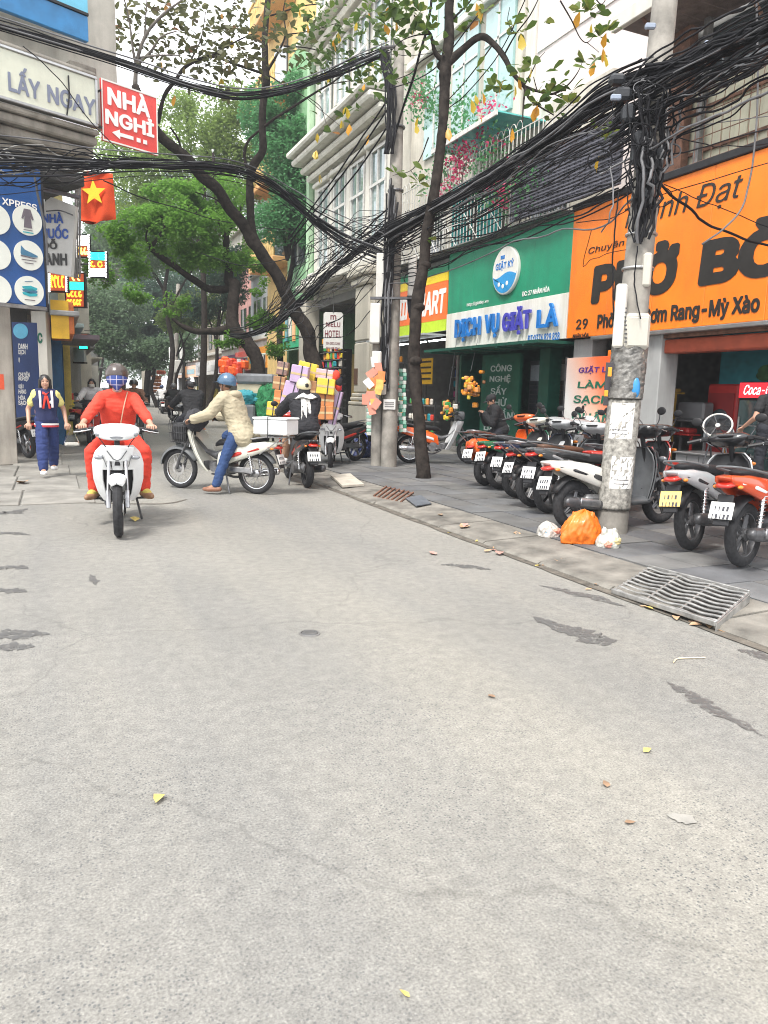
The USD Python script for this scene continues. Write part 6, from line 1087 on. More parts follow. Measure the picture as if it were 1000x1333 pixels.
bgtree('wide pale green feathery tree filling the gap over the street', 262, 530, 36, [(270, 190, 35, 55, 50, 6200), (215, 215, 35, 50, 40, 4200), (305, 150, 35, 48, 42, 4200), (240, 140, 35, 36, 28, 1800), (320, 215, 35, 40, 45, 3600), (180, 250, 36, 50, 35, 3000), (150, 200, 36, 40, 40, 2400), (190, 180, 36, 40, 36, 2000), (350, 230, 35, 30, 40, 2400)], fine_y, .17, 22, .3, .45)
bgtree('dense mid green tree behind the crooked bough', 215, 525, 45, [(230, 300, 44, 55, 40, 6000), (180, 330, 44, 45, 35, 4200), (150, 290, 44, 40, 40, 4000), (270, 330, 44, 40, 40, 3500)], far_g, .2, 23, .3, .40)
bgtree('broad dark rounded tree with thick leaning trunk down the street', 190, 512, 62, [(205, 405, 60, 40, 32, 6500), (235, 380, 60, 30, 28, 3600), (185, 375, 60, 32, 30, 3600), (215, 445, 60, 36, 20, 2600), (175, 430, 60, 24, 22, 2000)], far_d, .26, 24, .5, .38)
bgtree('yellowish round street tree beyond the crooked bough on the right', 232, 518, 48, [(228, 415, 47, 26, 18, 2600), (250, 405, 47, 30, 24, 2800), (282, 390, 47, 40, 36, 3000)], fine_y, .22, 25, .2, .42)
bgtree('pale beige hazy tree over the far left side of the street', 125, 510, 85, [(135, 410, 84, 30, 40, 5000), (150, 370, 84, 34, 34, 4200), (125, 350, 84, 30, 40, 3800), (170, 330, 84, 40, 40, 4200)], LEAF('far_hazed_beige', [(0, (.18, .18, .12)), (1, (.28, .27, .18))], .3), .36, 26, .3, .38, fr=.6)  # pale leaf colour carries distance haze
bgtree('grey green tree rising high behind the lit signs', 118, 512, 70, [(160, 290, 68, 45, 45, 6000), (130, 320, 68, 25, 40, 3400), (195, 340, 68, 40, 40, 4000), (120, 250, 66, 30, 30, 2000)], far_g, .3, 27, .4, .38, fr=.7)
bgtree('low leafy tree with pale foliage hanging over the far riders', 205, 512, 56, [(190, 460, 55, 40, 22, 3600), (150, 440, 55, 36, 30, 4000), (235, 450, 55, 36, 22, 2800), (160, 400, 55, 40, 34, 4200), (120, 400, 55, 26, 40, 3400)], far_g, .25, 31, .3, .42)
bgtree('light green hazy tree closing the far end of the street', 150, 506, 120, [(140, 470, 118, 34, 28, 4200), (175, 465, 118, 30, 28, 3800), (165, 440, 118, 40, 26, 3600), (200, 475, 118, 24, 22, 2400)], LEAF('haze_green', [(0, (.16, .24, .14)), (1, (.25, .32, .19))], .3), .45, 28, .4, .34, fr=.4)  # leaf colour lightened to stand in for haze at the street end
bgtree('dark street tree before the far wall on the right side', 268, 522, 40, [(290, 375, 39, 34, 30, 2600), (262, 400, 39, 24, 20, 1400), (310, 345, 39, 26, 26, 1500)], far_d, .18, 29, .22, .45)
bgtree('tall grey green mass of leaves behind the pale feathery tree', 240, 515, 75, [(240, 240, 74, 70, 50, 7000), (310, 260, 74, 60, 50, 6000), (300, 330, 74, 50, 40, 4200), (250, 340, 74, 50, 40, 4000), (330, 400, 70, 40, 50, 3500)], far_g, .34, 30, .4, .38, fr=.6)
# pots of flowers: bougainvillea spilling through the balcony cage
bo = thing('bougainvillea', 'pink bougainvillea spilling through the white balcony cage', 'plant', (9.0, 16, 5)); rb = np.random.default_rng(3); pink = LEAF('pink_bract', [(0, (.60, .06, .16)), (.6, (.70, .13, .22)), (1, (.62, .05, .06))], .4)
for k in range(16):
    y = rb.uniform(13.6, 20); z0 = 5.0; b = MB(); q = smooth_path([(9.3, y, z0), (9.1, y+rb.normal(0, .2), z0+.7), (8.95, y+rb.normal(0, .3), z0+1.3), (8.8, y+rb.normal(0, .4), z0+rb.uniform(.6, 2.0))], 5); b.tube(q, np.linspace(.016, .005, len(q)), 4); b.put('stem', bark2, bo, True)
def sprinkle(t, name, mat, c, rad, n, L, seed):
    r = np.random.default_rng(seed); P = np.array(c)+r.normal(0, 1, (n, 3))*rad; d = r.normal(0, 1, (n, 3)); d /= np.linalg.norm(d, axis=1, keepdims=True); s = np.cross(d, r.normal(0, 1, (n, 3))); s /= np.linalg.norm(s, axis=1, keepdims=True); l = L*r.uniform(.6, 1.3, (n, 1)); v = np.stack([P, P+d*l*.5+s*l*.32, P+d*l, P+d*l*.5-s*l*.32], 1).reshape(-1, 3); i = np.arange(n)*4
    MB().raw(v, np.concatenate([np.stack([i, i+1, i+2], 1), np.stack([i, i+2, i+3], 1)])).put(name, mat, t, kind='stuff')
for k, (px, py, w, n) in enumerate([(598, 200, .3, 90), (612, 190, .25, 70), (600, 215, .25, 80), (636, 145, .3, 80), (630, 160, .2, 50), (548, 128, .25, 70), (590, 235, .3, 80), (660, 225, .3, 90), (650, 235, .25, 70), (658, 258, .25, 80), (640, 240, .2, 60), (575, 250, .3, 60), (645, 185, .2, 30)]): sprinkle(bo, 'flower_cluster', pink, onX(px, py, 8.95), [.12, w*.8, w*.5], n, .09, k)
for k, (px, py, w, n) in enumerate([(600, 150, .6, 300), (560, 130, .6, 300), (640, 205, .7, 300), (660, 245, .7, 360), (580, 220, .7, 260), (545, 120, .5, 260), (690, 235, .6, 260)]): sprinkle(bo, 'leaf_mass', fine_e, onX(px, py, 9.0), [.2, w*.7, w*.45], n, .10, 40+k)
# ================================================================ poles and cables
cabk = M('black_cable', (.010, .010, .012), .75, var=.4, scale=3, spec=.2); cabg = M('grey_cable', (.10, .10, .105), .55, var=.3, scale=3); cabw = M('pale_cable', (.36, .35, .33), .55, var=.2, scale=3)
polem = M('concrete_pole', (.235, .22, .195), .85, var=.4, scale=3.5, streak=.5, streakcol=(.13, .12, .10), bump=.35); boxm = M('meter_box', (.48, .46, .40), .5, var=.1, scale=3, streak=.2); boxw = M('white_box', (.58, .57, .53), .5, var=.1, scale=3, streak=.2); paperm = M('paper_notice', (.66, .65, .63), .8, var=.06)
rw = np.random.default_rng(17)
_at0 = at
def at(px, py, D): return CAMP+ray(px, py)*D*.957
PV = .062
def strand(t, rows, r, mat, wob=.02, seed=0, n=5, k=7, nm='cable'):
    """one cable through (px, py, depth) points, with a little slack"""
    Q = smooth_path([at(*q) for q in rows], k); s = np.linspace(0, 1, len(Q)); e = np.sin(PI*s)[:, None]**.5
    Q = Q+e*wob*2*(np.stack([meshkit.fbm(np.stack([s*7, s*0+seed*1.7+i*31, s*0], 1), 2) for i in range(3)], 1)-.5)
    MB().tube(Q, r, n).put(nm, mat, t, True)
def bundle(label, rows, count, spread, r=(.008, .016), wob=.06, seed=0, mats=(cabk, cabk, cabk, cabk, cabg, cabk), squash=1.0, loose=.25, k=7, group=None):
    """rows: (px, py, depth, spread factor)"""
    t = thing('cable_bundle', label, 'cables', at(*rows[len(rows)//2][:3])); g = np.random.default_rng(seed)
    for i in range(count):
        o = g.normal(0, 1, 2)*spread*(1 if g.random() > loose else 2.2)
        q = [(px+o[0]*f*.5*FPX/D, py+o[1]*f*squash*FPX/D, D+g.normal(0, .03)) for px, py, D, f in rows]
        strand(t, q, g.uniform(*r), mats[g.integers(len(mats))], wob*g.uniform(.5, 2.0), i+seed*50, k=k)
    return t
# ---- near pole
npb = G(796, 690, PV); n0, n1 = at(796, 690, 7.99), at(864, 20, 8.0); n1 = n0+(n1-n0)*1.35
np_ = thing('utility_pole', 'near concrete utility pole wrapped in black cables before the noodle shop', 'pole', npb)
MB().tube([n0-[0, 0, .05], lerp(n0, n1, .5), n1], [.158, .138, .115], 20).put('post', polem, np_, True)
pa_ = lambda z: lerp(n0, n1, (z-n0[2])/(n1[2]-n0[2])); npx = lambda z: np.array([pa_(z)[0], pa_(z)[1], z])
for z in (2.75, 3.1, 3.45, 2.2): MB().lathe([(.16, -.012), (.165, 0), (.16, .012), (.14, .012), (.14, -.012), (.16, -.012)], npx(z), UPZ, 20).put('steel_band', alup, np_)
for (z0, z1, aa, m) in ((1.02, 1.38, -2.35, paperm), (.52, .84, -1.95, paperm)):
    P = [[npx(z)+.163*np.array([math.cos(a), math.sin(a), 0]) for a in np.linspace(aa-.75, aa+.75, 9)] for z in (z0, z1)]; MB().sheet(P, .003).put('paper_notice', m, np_, True)
    for k in range(2): MB().tube([npx(z0+.05+.04*k)+.167*np.array([math.cos(a), math.sin(a), 0]) for a in np.linspace(aa-.5, aa+.4, 6)], .004, 4).put('print_line', ink, np_)
def sleeve(par, name, mat, z0, z1, r, amp, sd, f_=(7, 7, 9)):
    P = []
    for z in np.linspace(z0, z1, 40):
        a = np.linspace(0, 2*PI, 48, endpoint=False); u = np.stack([np.cos(a), np.sin(a), a*0+z*3], 1); rr = r+amp*(1-np.abs(2*meshkit.fbm(u*np.array(f_)*.5+sd, 3)-1)); P.append(npx(z)+np.stack([np.cos(a)*rr, np.sin(a)*rr, a*0], 1))
    MB().rings(P).put(name, mat, par, True)
sleeve(np_, 'wrinkled_plastic', M('grey_wrap', (.13, .125, .115), .4, var=.6, scale=16, bump=.8), 1.42, 1.98, .145, .04, 3, (11, 11, 12))
sleeve(np_, 'paste_remains', M('torn_paper', (.25, .24, .215), .8, var=.65, scale=22, bump=.6), .3, 1.42, .155, .012, 8, (22, 22, 24))
br = _cr*[1, 1, 0]; br = br/np.linalg.norm(br); bn_ = np.cross(br, UPZ)
def pbox(par, name, mat, px0, px1, py0, py1, D, th, b=.015):
    a, c = at(px0, py1, D), at(px1, py0, D); m = (a+c)/2; R = np.stack([br, -bn_, UPZ], 1); return MB().bbox(m-bn_*th/2, ((c-a)@br, th, c[2]-a[2]), b, R=R).put(name, mat, par)
pbox(np_, 'meter_box', boxm, 815, 848, 408, 454, 7.78, .16, .03); pbox(np_, 'meter_lid', boxm, 818, 845, 413, 450, 7.772, .02, .01); pbox(np_, 'conduit', M('white_conduit', (.56, .55, .50), .5, var=.1, streak=.3), 800, 817, 370, 452, 7.8, .06, .02); pbox(np_, 'side_box', boxm, 838, 850, 329, 372, 7.8, .14, .02); pbox(np_, 'conduit', M('beige_conduit', (.40, .36, .27), .6, var=.15), 832, 839, 455, 486, 7.85, .05)
for k in range(9): pbox(np_, 'conduit_clip', steel, 813.5, 816.5, 400+k*5.5, 402+k*5.5, 7.79, .02, .003)
MB().ball(at(827, 506, 7.85), (.05, .045, .12), 2).put('blue_bag', M('blue_plastic', (.03, .22, .50), .35, var=.2), np_, True); pbox(np_, 'orange_tag', M('orange_tag', (.8, .3, .02), .5), 792, 797, 478, 490, 7.84, .02, .004); pbox(np_, 'orange_tag', M('orange_tag', (.8, .3, .02), .5), 787, 792, 508, 516, 7.84, .02, .004); pbox(np_, 'dark_board', M('dark_board', (.05, .045, .05), .5), 787, 800, 472, 528, 7.95, .02, .004)
# cables running down the near pole, and the tangle round its head
tg = thing('cable_tangle', 'black tangle of hanging cables and loops round the head of the near pole', 'cables', npx(4)); g = np.random.default_rng(4)
for i in range(46):
    x = g.normal(0, 15); top = g.uniform(105, 200); bot = g.uniform(225, 318); cx = lambda y: 862-(y-26)*.099
    strand(tg, [(cx(top)+x*1.25-6, top, 7.75+g.normal(0, .1)), (cx((top+bot)/2)+x*1.0+g.normal(0, 5), (top+bot)/2, 7.72+g.normal(0, .08)), (cx(bot)+x*.55+g.normal(0, 3), bot, 7.78)], g.uniform(.006, .017), [cabk, cabk, cabk, cabg][g.integers(4)], .07, i)
for i in range(16):
    c = at(848+g.normal(0, 26), 165+g.normal(0, 50), 7.7+g.normal(0, .1)); R_ = g.uniform(.06, .17); a0 = g.uniform(0, 6); q = g.normal(0, .3)
    MB().tube([c+br*R_*math.cos(a)+UPZ*R_*.8*math.sin(a)+bn_*q*R_*math.cos(a+1) for a in np.linspace(a0, a0+g.uniform(3.5, 8), 18)], g.uniform(.005, .009), 5).put('cable_loop', [cabk, cabg, cabk, cabk][g.integers(4)], tg, True)
for px, py, w, h in ((813, 120, 22, 16), (806, 100, 20, 12), (820, 145, 16, 22), (862, 205, 12, 30), (838, 190, 26, 40), (845, 240, 24, 36)): pbox(tg, 'splice_box', M('splice_black', (.02, .022, .026), .45, var=.3), px-w/2, px+w/2, py-h/2, py+h/2, 7.72, .14, .03)
for px, py in ((803, 125), (848, 32), (925, 55), (905, 66)): pbox(tg, 'cable_clamp', M('blue_grey_clamp', (.25, .29, .36), .4, .3), px-7, px+7, py-3, py+4, 7.6, .05, .012)
# ---- cables
bundle('thick sagging black cable bundle running from the near pole to the far middle pole', [(856, 100, 7.8, 1.1), (800, 122, 8.3, 1.0), (740, 166, 9.3, .8), (680, 205, 10.5, .65), (620, 242, 11.6, .65), (560, 276, 12.6, .7), (510, 305, 14.3, 1.1)], 54, .105, (.006, .015), .05, 1, squash=.9)
bundle('loose cables fanning out under the thick bundle between the two poles', [(838, 165, 7.8, 1.4), (770, 200, 8.6, 1.6), (690, 240, 10.3, 1.5), (610, 283, 11.8, 1.5), (545, 312, 13.4, 1.4), (505, 328, 14.5, 1.2)], 30, .12, (.005, .010), .10, 2, squash=1.5)
bundle('broad fan of black cables leaving the near pole toward the upper right', [(800, 170, 7.9, 1.0), (852, 130, 7.8, 1.25), (905, 100, 7.3, 1.25), (960, 72, 6.8, 1.2), (1010, 45, 6.3, 1.1), (1060, 20, 5.9, 1.0)], 52, .12, (.005, .012), .05, 3, squash=1.15)
bundle('tight upper cable bundle above the fan at the right edge', [(845, 92, 7.8, .8), (900, 75, 7.3, .7), (950, 52, 6.9, .7), (1010, 30, 6.3, .7), (1050, 14, 6.0, .7)], 14, .05, (.010, .018), .03, 4)
bundle('tight cable bundle crossing the road from the middle pole to the top left corner', [(507, 62, 14.6, .8), (470, 78, 14.3, .8), (430, 95, 13.9, .7), (370, 115, 13.4, .65), (310, 122, 12.9, .65), (250, 110, 12.4, .65), (160, 80, 11.6, .6), (70, 52, 10.9, .6), (-30, 22, 10.2, .6)], 16, .055, (.006, .013), .03, 5)
bundle('dark cable bundle crossing low from the left ledge to the fork of the leaning tree', [(-30, 205, 10.5, 1.6), (60, 208, 11.0, 1.3), (130, 211, 11.5, .8), (200, 213, 12, .6), (290, 218, 13, .6), (340, 233, 13.8, .65), (378, 258, 14.3, .8), (410, 283, 14.6, 1.2), (452, 310, 15, 1.8), (500, 330, 14.7, 1.8)], 26, .05, (.005, .012), .06, 6)
bundle('heavy bundle dropping from the middle pole behind the leaning trunk to the crooked tree', [(512, 292, 14.6, .9), (470, 322, 15.5, .7), (435, 350, 16.5, .6), (412, 372, 17.4, .6), (385, 400, 18.3, .6), (350, 425, 19.3, .6), (318, 436, 22, .6), (300, 436, 25.6, .5)], 24, .10, (.008, .017), .06, 7)
bundle('web of thin slack wires sagging left of the middle pole under the white hotel', [(505, 300, 14.6, 1.4), (460, 325, 15.4, 2.2), (420, 350, 16.2, 2.4), (385, 385, 17.2, 1.6), (350, 420, 19, 1.0)], 34, .16, (.005, .009), .22, 8, mats=(cabk, cabg, cabk, cabg))
t = thing('cable_bundle', 'three straight parallel cables slanting down before the white hotel front', 'cables', at(440, 225, 16)); 
for k, o in enumerate((0, 6, 18)): strand(t, [(512+o*.6, 120+o, 14.7), (445+o*.6, 218+o*.9, 16), (375+o*.5, 312+o*.4, 18)], .017, cabk, .02, k)
t = thing('cable_bundle', 'stray single wires looping across the orange board', 'cables', at(920, 300, 8.5))
for k, (rows, r, m) in enumerate([([(853, 232, 7.8), (900, 275, 8.1), (940, 300, 8.4), (1010, 322, 8.8)], .014, cabk), ([(985, -10, 8.0), (986, 90, 8.2), (983, 180, 8.3), (972, 255, 8.3), (945, 295, 8.3), (914, 318, 8.3)], .011, cabg), ([(855, 205, 7.8), (920, 190, 8), (1010, 165, 8.2)], .008, cabk), ([(750, 290, 8.6), (800, 282, 8.2), (850, 258, 8), (1000, 212, 7.6)], .005, cabk), ([(865, 240, 7.9), (930, 268, 8.2), (1010, 300, 8.6)], .005, cabk), ([(800, 150, 7.9), (880, 165, 7.9), (1010, 150, 7.9)], .005, cabg), ([(870, 175, 8), (940, 190, 8.3), (1010, 186, 8.6)], .006, cabk),
     ([(806, 250, 7.7), (800, 300, 7.75), (797, 360, 7.8), (800, 420, 7.85)], .008, cabk), ([(830, 320, 7.75), (826, 370, 7.8), (834, 415, 7.7)], .007, cabk), ([(795, 215, 7.7), (799, 255, 7.6), (793, 285, 7.6), (783, 302, 7.8)], .008, cabg), ([(770, 300, 8.2), (760, 345, 8.6), (775, 335, 8.4), (815, 325, 7.9)], .004, cabk)]): strand(t, rows, r, m, .02, k)
t = thing('cable_bundle', 'slack dark cables drooping along the top edge of the green board', 'cables', at(680, 280, 10)); 
for k, rows in enumerate([[(800, 258, 8), (730, 292, 9.5), (650, 318, 11.3), (560, 330, 13)], [(805, 245, 8), (760, 262, 9), (700, 285, 10), (620, 306, 12), (555, 312, 13.3)], [(808, 235, 8), (745, 255, 9.3), (668, 280, 11), (590, 295, 12.6)]]): strand(t, rows, .010, cabk, .04, k)
t = thing('cable_bundle', 'dark ropes hanging from the tree top beside the middle pole', 'cables', at(530, 120, 13.5))
for k, (rows, r) in enumerate([([(566, -40, 12.6), (560, 20, 12.8), (543, 85, 13.2), (522, 150, 14.3), (510, 195, 14.6)], .022), ([(622, 20, 12), (600, 48, 12.2), (565, 90, 12.8), (530, 108, 13.6), (505, 116, 14.5)], .010), ([(690, -15, 11.4), (655, 60, 12), (610, 120, 12.4), (585, 140, 12.6)], .009), ([(505, 70, 14.5), (540, 72, 13.6), (575, 66, 12.5)], .006)]): strand(t, rows, r, cabk, .02, k)
t = thing('cable_bundle', 'thin wires and pale loops strung under the ledge on the left', 'cables', at(60, 230, 11))
for k in range(18): y = rw.uniform(195, 245); strand(t, [(-20, y+rw.normal(0, 6), 10.8), (40, y+rw.normal(0, 8), 11), (100, 215+rw.normal(0, 9), 11.6), (150, 214+rw.normal(0, 4), 12)], rw.uniform(.004, .010), [cabk, cabg, cabw, cabk][k % 4], .08, k)
for k in range(7): c = at(12+rw.normal(0, 14), 214+rw.normal(0, 7), 11); MB().tube([c+br*.09*math.cos(a)+UPZ*.05*math.sin(a)+bn_*.03*math.sin(a*.7) for a in np.linspace(0, 7, 18)], .006, 4).put('cable_loop', [cabw, cabg][k % 2], t, True)
strand(t, [(30, 60, 11.3), (75, 100, 11.6), (120, 160, 12), (165, 205, 12.4)], .008, cabk, .02, 70); strand(t, [(45, 230, 11.2), (58, 300, 11.4), (62, 345, 11.6)], .018, cabg, .02, 71)
for k, rows in enumerate([[(135, 235, 12.5), (200, 262, 16), (300, 290, 22), (380, 300, 24)], [(110, 430, 26), (165, 430, 40), (215, 440, 55)], [(130, 355, 19), (160, 385, 40), (205, 420, 60)], [(262, 330, 24), (320, 345, 20), (400, 330, 17), (470, 310, 15)]]): strand(t, rows, .011, cabk, .03, 80+k)
# ---- middle pole with its second post
mpb = G(506, 607, PV); m0, m1 = at(506, 607, 14.66), at(519, 92, 14.66); m1 = m0+(m1-m0)*1.07
mp = thing('utility_pole', 'tall middle concrete pole by the hotel with meter boxes and paper strips', 'pole', mpb); MB().tube([m0-[0, 0, .05], lerp(m0, m1, .45), m1], [.152, .14, .10], 18).put('post', polem, mp, True)
q0, q1 = at(490, 604, 14.75), at(492, 440, 14.75); MB().tube([q0-[0, 0, .05], q1], [.11, .10], 14).put('second_post', polem, mp, True)
def mbx(name, mat, px0, px1, py0, py1, D=14.4, th=.25, b=.02): return pbox(mp, name, mat, px0, px1, py0, py1, D, th, b)
mbx('tall_cabinet', boxw, 481, 496, 395, 446); mbx('meter_box', boxw, 484, 497, 457, 478); mbx('transformer_box', boxw, 489, 507, 330, 388, 14.5); mbx('transformer_box', boxw, 531, 543, 333, 387, 14.5); mbx('meter_box', boxm, 478, 494, 512, 532); mbx('meter_box', boxm, 495, 503, 500, 514)
for k in range(22): px, py = 487+rw.normal(0, 6), 500+rw.normal(0, 16); a_ = rw.normal(0, .5); x_ = br*math.cos(a_)+UPZ*math.sin(a_); MB().prism([(-.07, -.09), (.06, -.1), (.075, .08), (-.06, .1)], at(px, py, 14.38-.004*k), x_, np.cross(x_, bn_)*-1, .004).put('paper_scrap', [M('orange_paper', (.72, .24, .08), .8, var=.2, scale=9), M('yellow_paper', (.70, .45, .12), .8, var=.2, scale=9), M('salmon_paper', (.62, .25, .18), .8), paperm, M('salmon_paper', (.62, .25, .18), .8)][k % 5], mp)
mbx('paper_notice', paperm, 499, 515, 520, 533, 14.48, .01, .002)
for k in range(3): MB().tube([at(501, 523.5+k*3, 14.46), at(513, 523.5+k*3, 14.46)], .006, 4).put('print_line', ink, mp)
for z in (3.6, 5.2, 6.4): c = lerp(m0, m1, z/m1[2]); MB().lathe([(.15, -.02), (.155, 0), (.15, .02), (.12, .02), (.12, -.02), (.15, -.02)], c, UPZ, 18).put('steel_band', steel, mp)
MB().tube([at(497, 62, 14.4), at(521, 60, 14.7)], .03, 6).tube([at(500, 64, 14.5), at(511, 130, 14.6)], .02, 5).tube([at(513, 50, 14.7), at(522, 130, 14.7)], .03, 6).put('cross_arm', steel, mp)
mt = thing('cable_tangle', 'black cables bound down the side of the middle pole', 'cables', lerp(m0, m1, .4))
for i in range(26):
    x = rw.normal(0, 3.4); strand(mt, [(512+x*1.5, 250+rw.uniform(-20, 60), 14.45), (505+x, 400, 14.42), (503+x+rw.normal(0, 2), rw.uniform(470, 520), 14.45)], rw.uniform(.012, .026), [cabk, cabk, cabg][i % 3], .05, i)
for i in range(14): x = rw.normal(0, 3); strand(mt, [(500+x, 68, 14.5), (508+x, 110, 14.4), (509+x, 170, 14.4), (506+x, 200, 14.45)], rw.uniform(.012, .025), cabk, .04, 60+i)
for i in range(8): s_ = rw.uniform(0, 8); strand(mt, [(530+s_, 385, 14.45), (533+s_, 405+rw.uniform(0, 10), 14.4), (542+s_*.5, 412, 14.4), (548, 388, 14.4)], .014, cabk, .02, 90+i)
for i in range(10): c = at(515+rw.normal(0, 12), 315+rw.normal(0, 14), 14.4); MB().tube([c+br*.16*math.cos(a)+UPZ*.12*math.sin(a) for a in np.linspace(rw.uniform(0, 3), rw.uniform(5, 9), 16)], .010, 5).put('cable_loop', cabk, mt, True)
MB().tube([at(482, 388, 14.4), at(548, 388, 14.4)], .03, 5).put('cross_bar', steel, mt)
st = thing('packet_strip', 'hanging strips of green and white packets right of the middle pole', 'goods', at(522, 565, 14.9)); 
for c_ in range(2):
    for k in range(16): pbox(st, 'packet', [M('mint_packet', (.30, .52, .42), .4, var=.3, scale=20), M('white_packet', (.6, .62, .58), .4, var=.2, scale=20), M('deep_green_packet', (.04, .22, .14), .4)][(k*5+c_) % 3], 519+c_*5+math.sin(k)*.8, 524+c_*5+math.sin(k)*.8, 480+k*5.2, 484.8+k*5.2, 14.9, .05, .01)
for k in range(8): pbox(st, 'packet', [M('mint_packet', (.30, .52, .42)), M('white_packet', (.6, .62, .58))][k % 2], 477, 484, 532+k*4.4, 536+k*4.4, 14.9, .05, .01)
at = _at0
# ---- far small poles
fpole = thing('utility_pole', 'distant slim pole carrying two white lamps and a box beyond the riders', 'pole', at(228, 516, 52)*[1, 1, 0]); a, c = at(226, 516, 52), at(232, 370, 52); a[2] = 0; MB().tube([a, c], [.2, .14], 10).put('post', polem, fpole, True)
for px in (222, 236): pbox(fpole, 'lamp', M('lamp_white', (.7, .7, .68), .5), px-2.6, px+2.6, 452, 467, 51.7, .3, .05)
pbox(fpole, 'box', boxw, 225, 236, 469, 485, 51.7, .4, .04); pbox(fpole, 'box', boxw, 229, 235, 418, 430, 51.7, .3, .04)
# ================================================================ motorbikes, riders and walkers
WHITE, CREAM, RED, ORG, BLACK, NAVY, SILV, GREEN, DKGREY = (.66, .67, .67), (.62, .61, .53), (.42, .025, .015), (.72, .11, .012), (.02, .02, .022), (.02, .03, .06), (.40, .41, .42), (.02, .12, .06), (.08, .085, .09)
def head(px, py, deg, pxz=0.0): g = G(px, py, pxz); return (g[0], g[1], pxz), math.radians(deg)
PV = .062                                                            # top of the right pavement
# -- the woman in red
h = np.array([-.10, -.995]); fcw = G(155, 699); loc = (fcw[0]-1.24*h[0], fcw[1]-1.24*h[1], 0); rz = math.atan2(h[1], h[0])
motorbike('white underbone motorbike coming straight on under the woman in red', loc, rz, 'under', WHITE, WHITE, mirrors=False, accname='white2', lean=0.0)
redc_ = cloth('red', (.58, .045, .022)); 
def plaid():
    return usdkit.material(stage, '/World/Looks/plaid_visor', {'tc': ('texture_coordinate', {}), 'm': ('mapping', {'rotation': (0, 0, 0), 'scale': (1, 1, 1)}), 'sx': ('separate_xyz', {}), 'cx': ('combine_xyz', {}), 'br': ('brick_texture', {'offset': 0.0, 'color1': (.012, .03, .15), 'color2': (.03, .06, .25), 'mortar': (.42, .38, .46), 'scale': 1.0, 'mortar_size': .004, 'brick_width': .062, 'row_height': .055, 'mortar_smooth': .3}), 'p': ('principled_bsdf', {'roughness': .6})},
                           [('tc.object', 'sx.vector'), ('sx.y', 'cx.x'), ('sx.z', 'cx.y'), ('cx.vector', 'br.vector'), ('br.color', 'p.base_color')], surface='p.BSDF')
t, I = person('woman in red top and trousers with a blue plaid face cover riding toward the viewer', loc, rz, ((.79, .34, 1.015), (.79, -.34, 1.015)), ((.50, .245, .35), (.50, -.245, .35)), (.20, 0, .875), (.29, 0, 1.205), (.35, 0, 1.415), shoulder=.155, H=1.62, top=redc_, bottom=cloth('red2', (.56, .04, .02)), shoes=M('tan_sandal', (.24, .13, .07), .6), bare=True, sock=cloth('yellow_sock', (.50, .40, .09)), sleeve='three', elbow=(-.5, .9, -.6), knee=((.9, .42, .3), (.9, -.42, .3)), hair='tied', grip=((1, -.1, -.1), (1, .1, -.1)), toes=((1, .45, 0), (1, -.45, 0)), wide=1.0)
hc, R, k = I['hc'], I['R'], I['k']
P = [[hc+R@[(.125-.35*(z+.02)**2*8)*k*math.cos(a), (.108-.9*max(0, -z-.04)+.1*min(0, .05-z))*k*math.sin(a), (z-.02*math.cos(a*2)*(z<-.08))*k] for a in np.linspace(-1.35, 1.35, 13)] for z in np.linspace(.080, -.125, 9)]; MB().sheet(P, .005).put('face_cover', plaid(), t, True)
open_helmet(t, I, M('dark_helmet', (.05, .035, .03), .35, coat=.4))
MB().tube(smooth_path([(.37, .10, 1.36), (.43, .06, 1.20), (.42, .02, 1.0)], 5), .006, 5).put('bag_strap', M('tan_strap', (.45, .30, .2), .6), t, True)
# -- schoolgirl with a clear bag
gl0 = G(64, 622); loc = (gl0[0], gl0[1], 0.03); rz = math.atan2(-.995, .06)
navyc = cloth('school_navy', (.012, .018, .07)); trk = cloth('navy_trousers', (.015, .03, .12))
t, I = person('schoolgirl in navy vest with yellow sleeves and red neckerchief walking on the left', loc, rz, ((.06, .27, .83), (.06, -.25, .83)), ((-.28, .09, .13), (.20, -.085, .085)), (0, 0, .865), (.0, 0, 1.16), (.02, 0, 1.345), H=1.56, shoulder=.142, wide=.86, top=cloth('pale_yellow', (.62, .56, .20)), vest=navyc, bottom=trk, shoes=M('white_shoe', (.66, .66, .65), .5), sleeve='short', hair='long', knee=((1, 0, 0), (1, 0, 0)), legs='wide', elbow=(-1, .5, -.3))
pv = I['pelvis']
for z, m in ((-.068, cloth('white_stripe', (.66, .64, .62))), (-.098, cloth('red_stripe', (.45, .03, .04)))): MB().lathe([(.128, -.012), (.138, 0), (.128, .012)], pv*0, UPZ, 28).v; b = MB().lathe([(1, -.013), (1.03, 0), (1, .013)], (0, 0, 0), UPZ, 28); v, f = b.arrays(); v[:, 0] *= .124; v[:, 1] *= .17; MB().raw(v+pv+[0, 0, z], f).put('hem_stripe', m, t, True)
rs = cloth('scarf_red', (.62, .04, .02))
for s in (1, -1):
    P = [[(.135+.012*math.sin(q*3), s*(.010+.035*q+.014*w), 1.225-.19*q) for w in (-1, 0, 1)] for q in np.linspace(0, 1, 7)]; MB().sheet(P, .005).put('neckerchief', rs, t, True)
    P = [[(lerp(.10, -.02, q)+.008, s*(.02+.075*q)+.012*w, 1.255+.05*q+.012*w) for w in (-1, 0, 1)] for q in np.linspace(0, 1, 6)]; MB().sheet(P, .005).put('neckerchief', rs, t, True)
    P = [[(.157-.095*q**3, s*(.082+.016*w), 1.05+.25*q) for w in (-1, 0, 1)] for q in np.linspace(0, 1, 8)]; MB().sheet(P, .006).put('backpack_strap', cloth('pale_strap', (.55, .48, .50)), t, True)
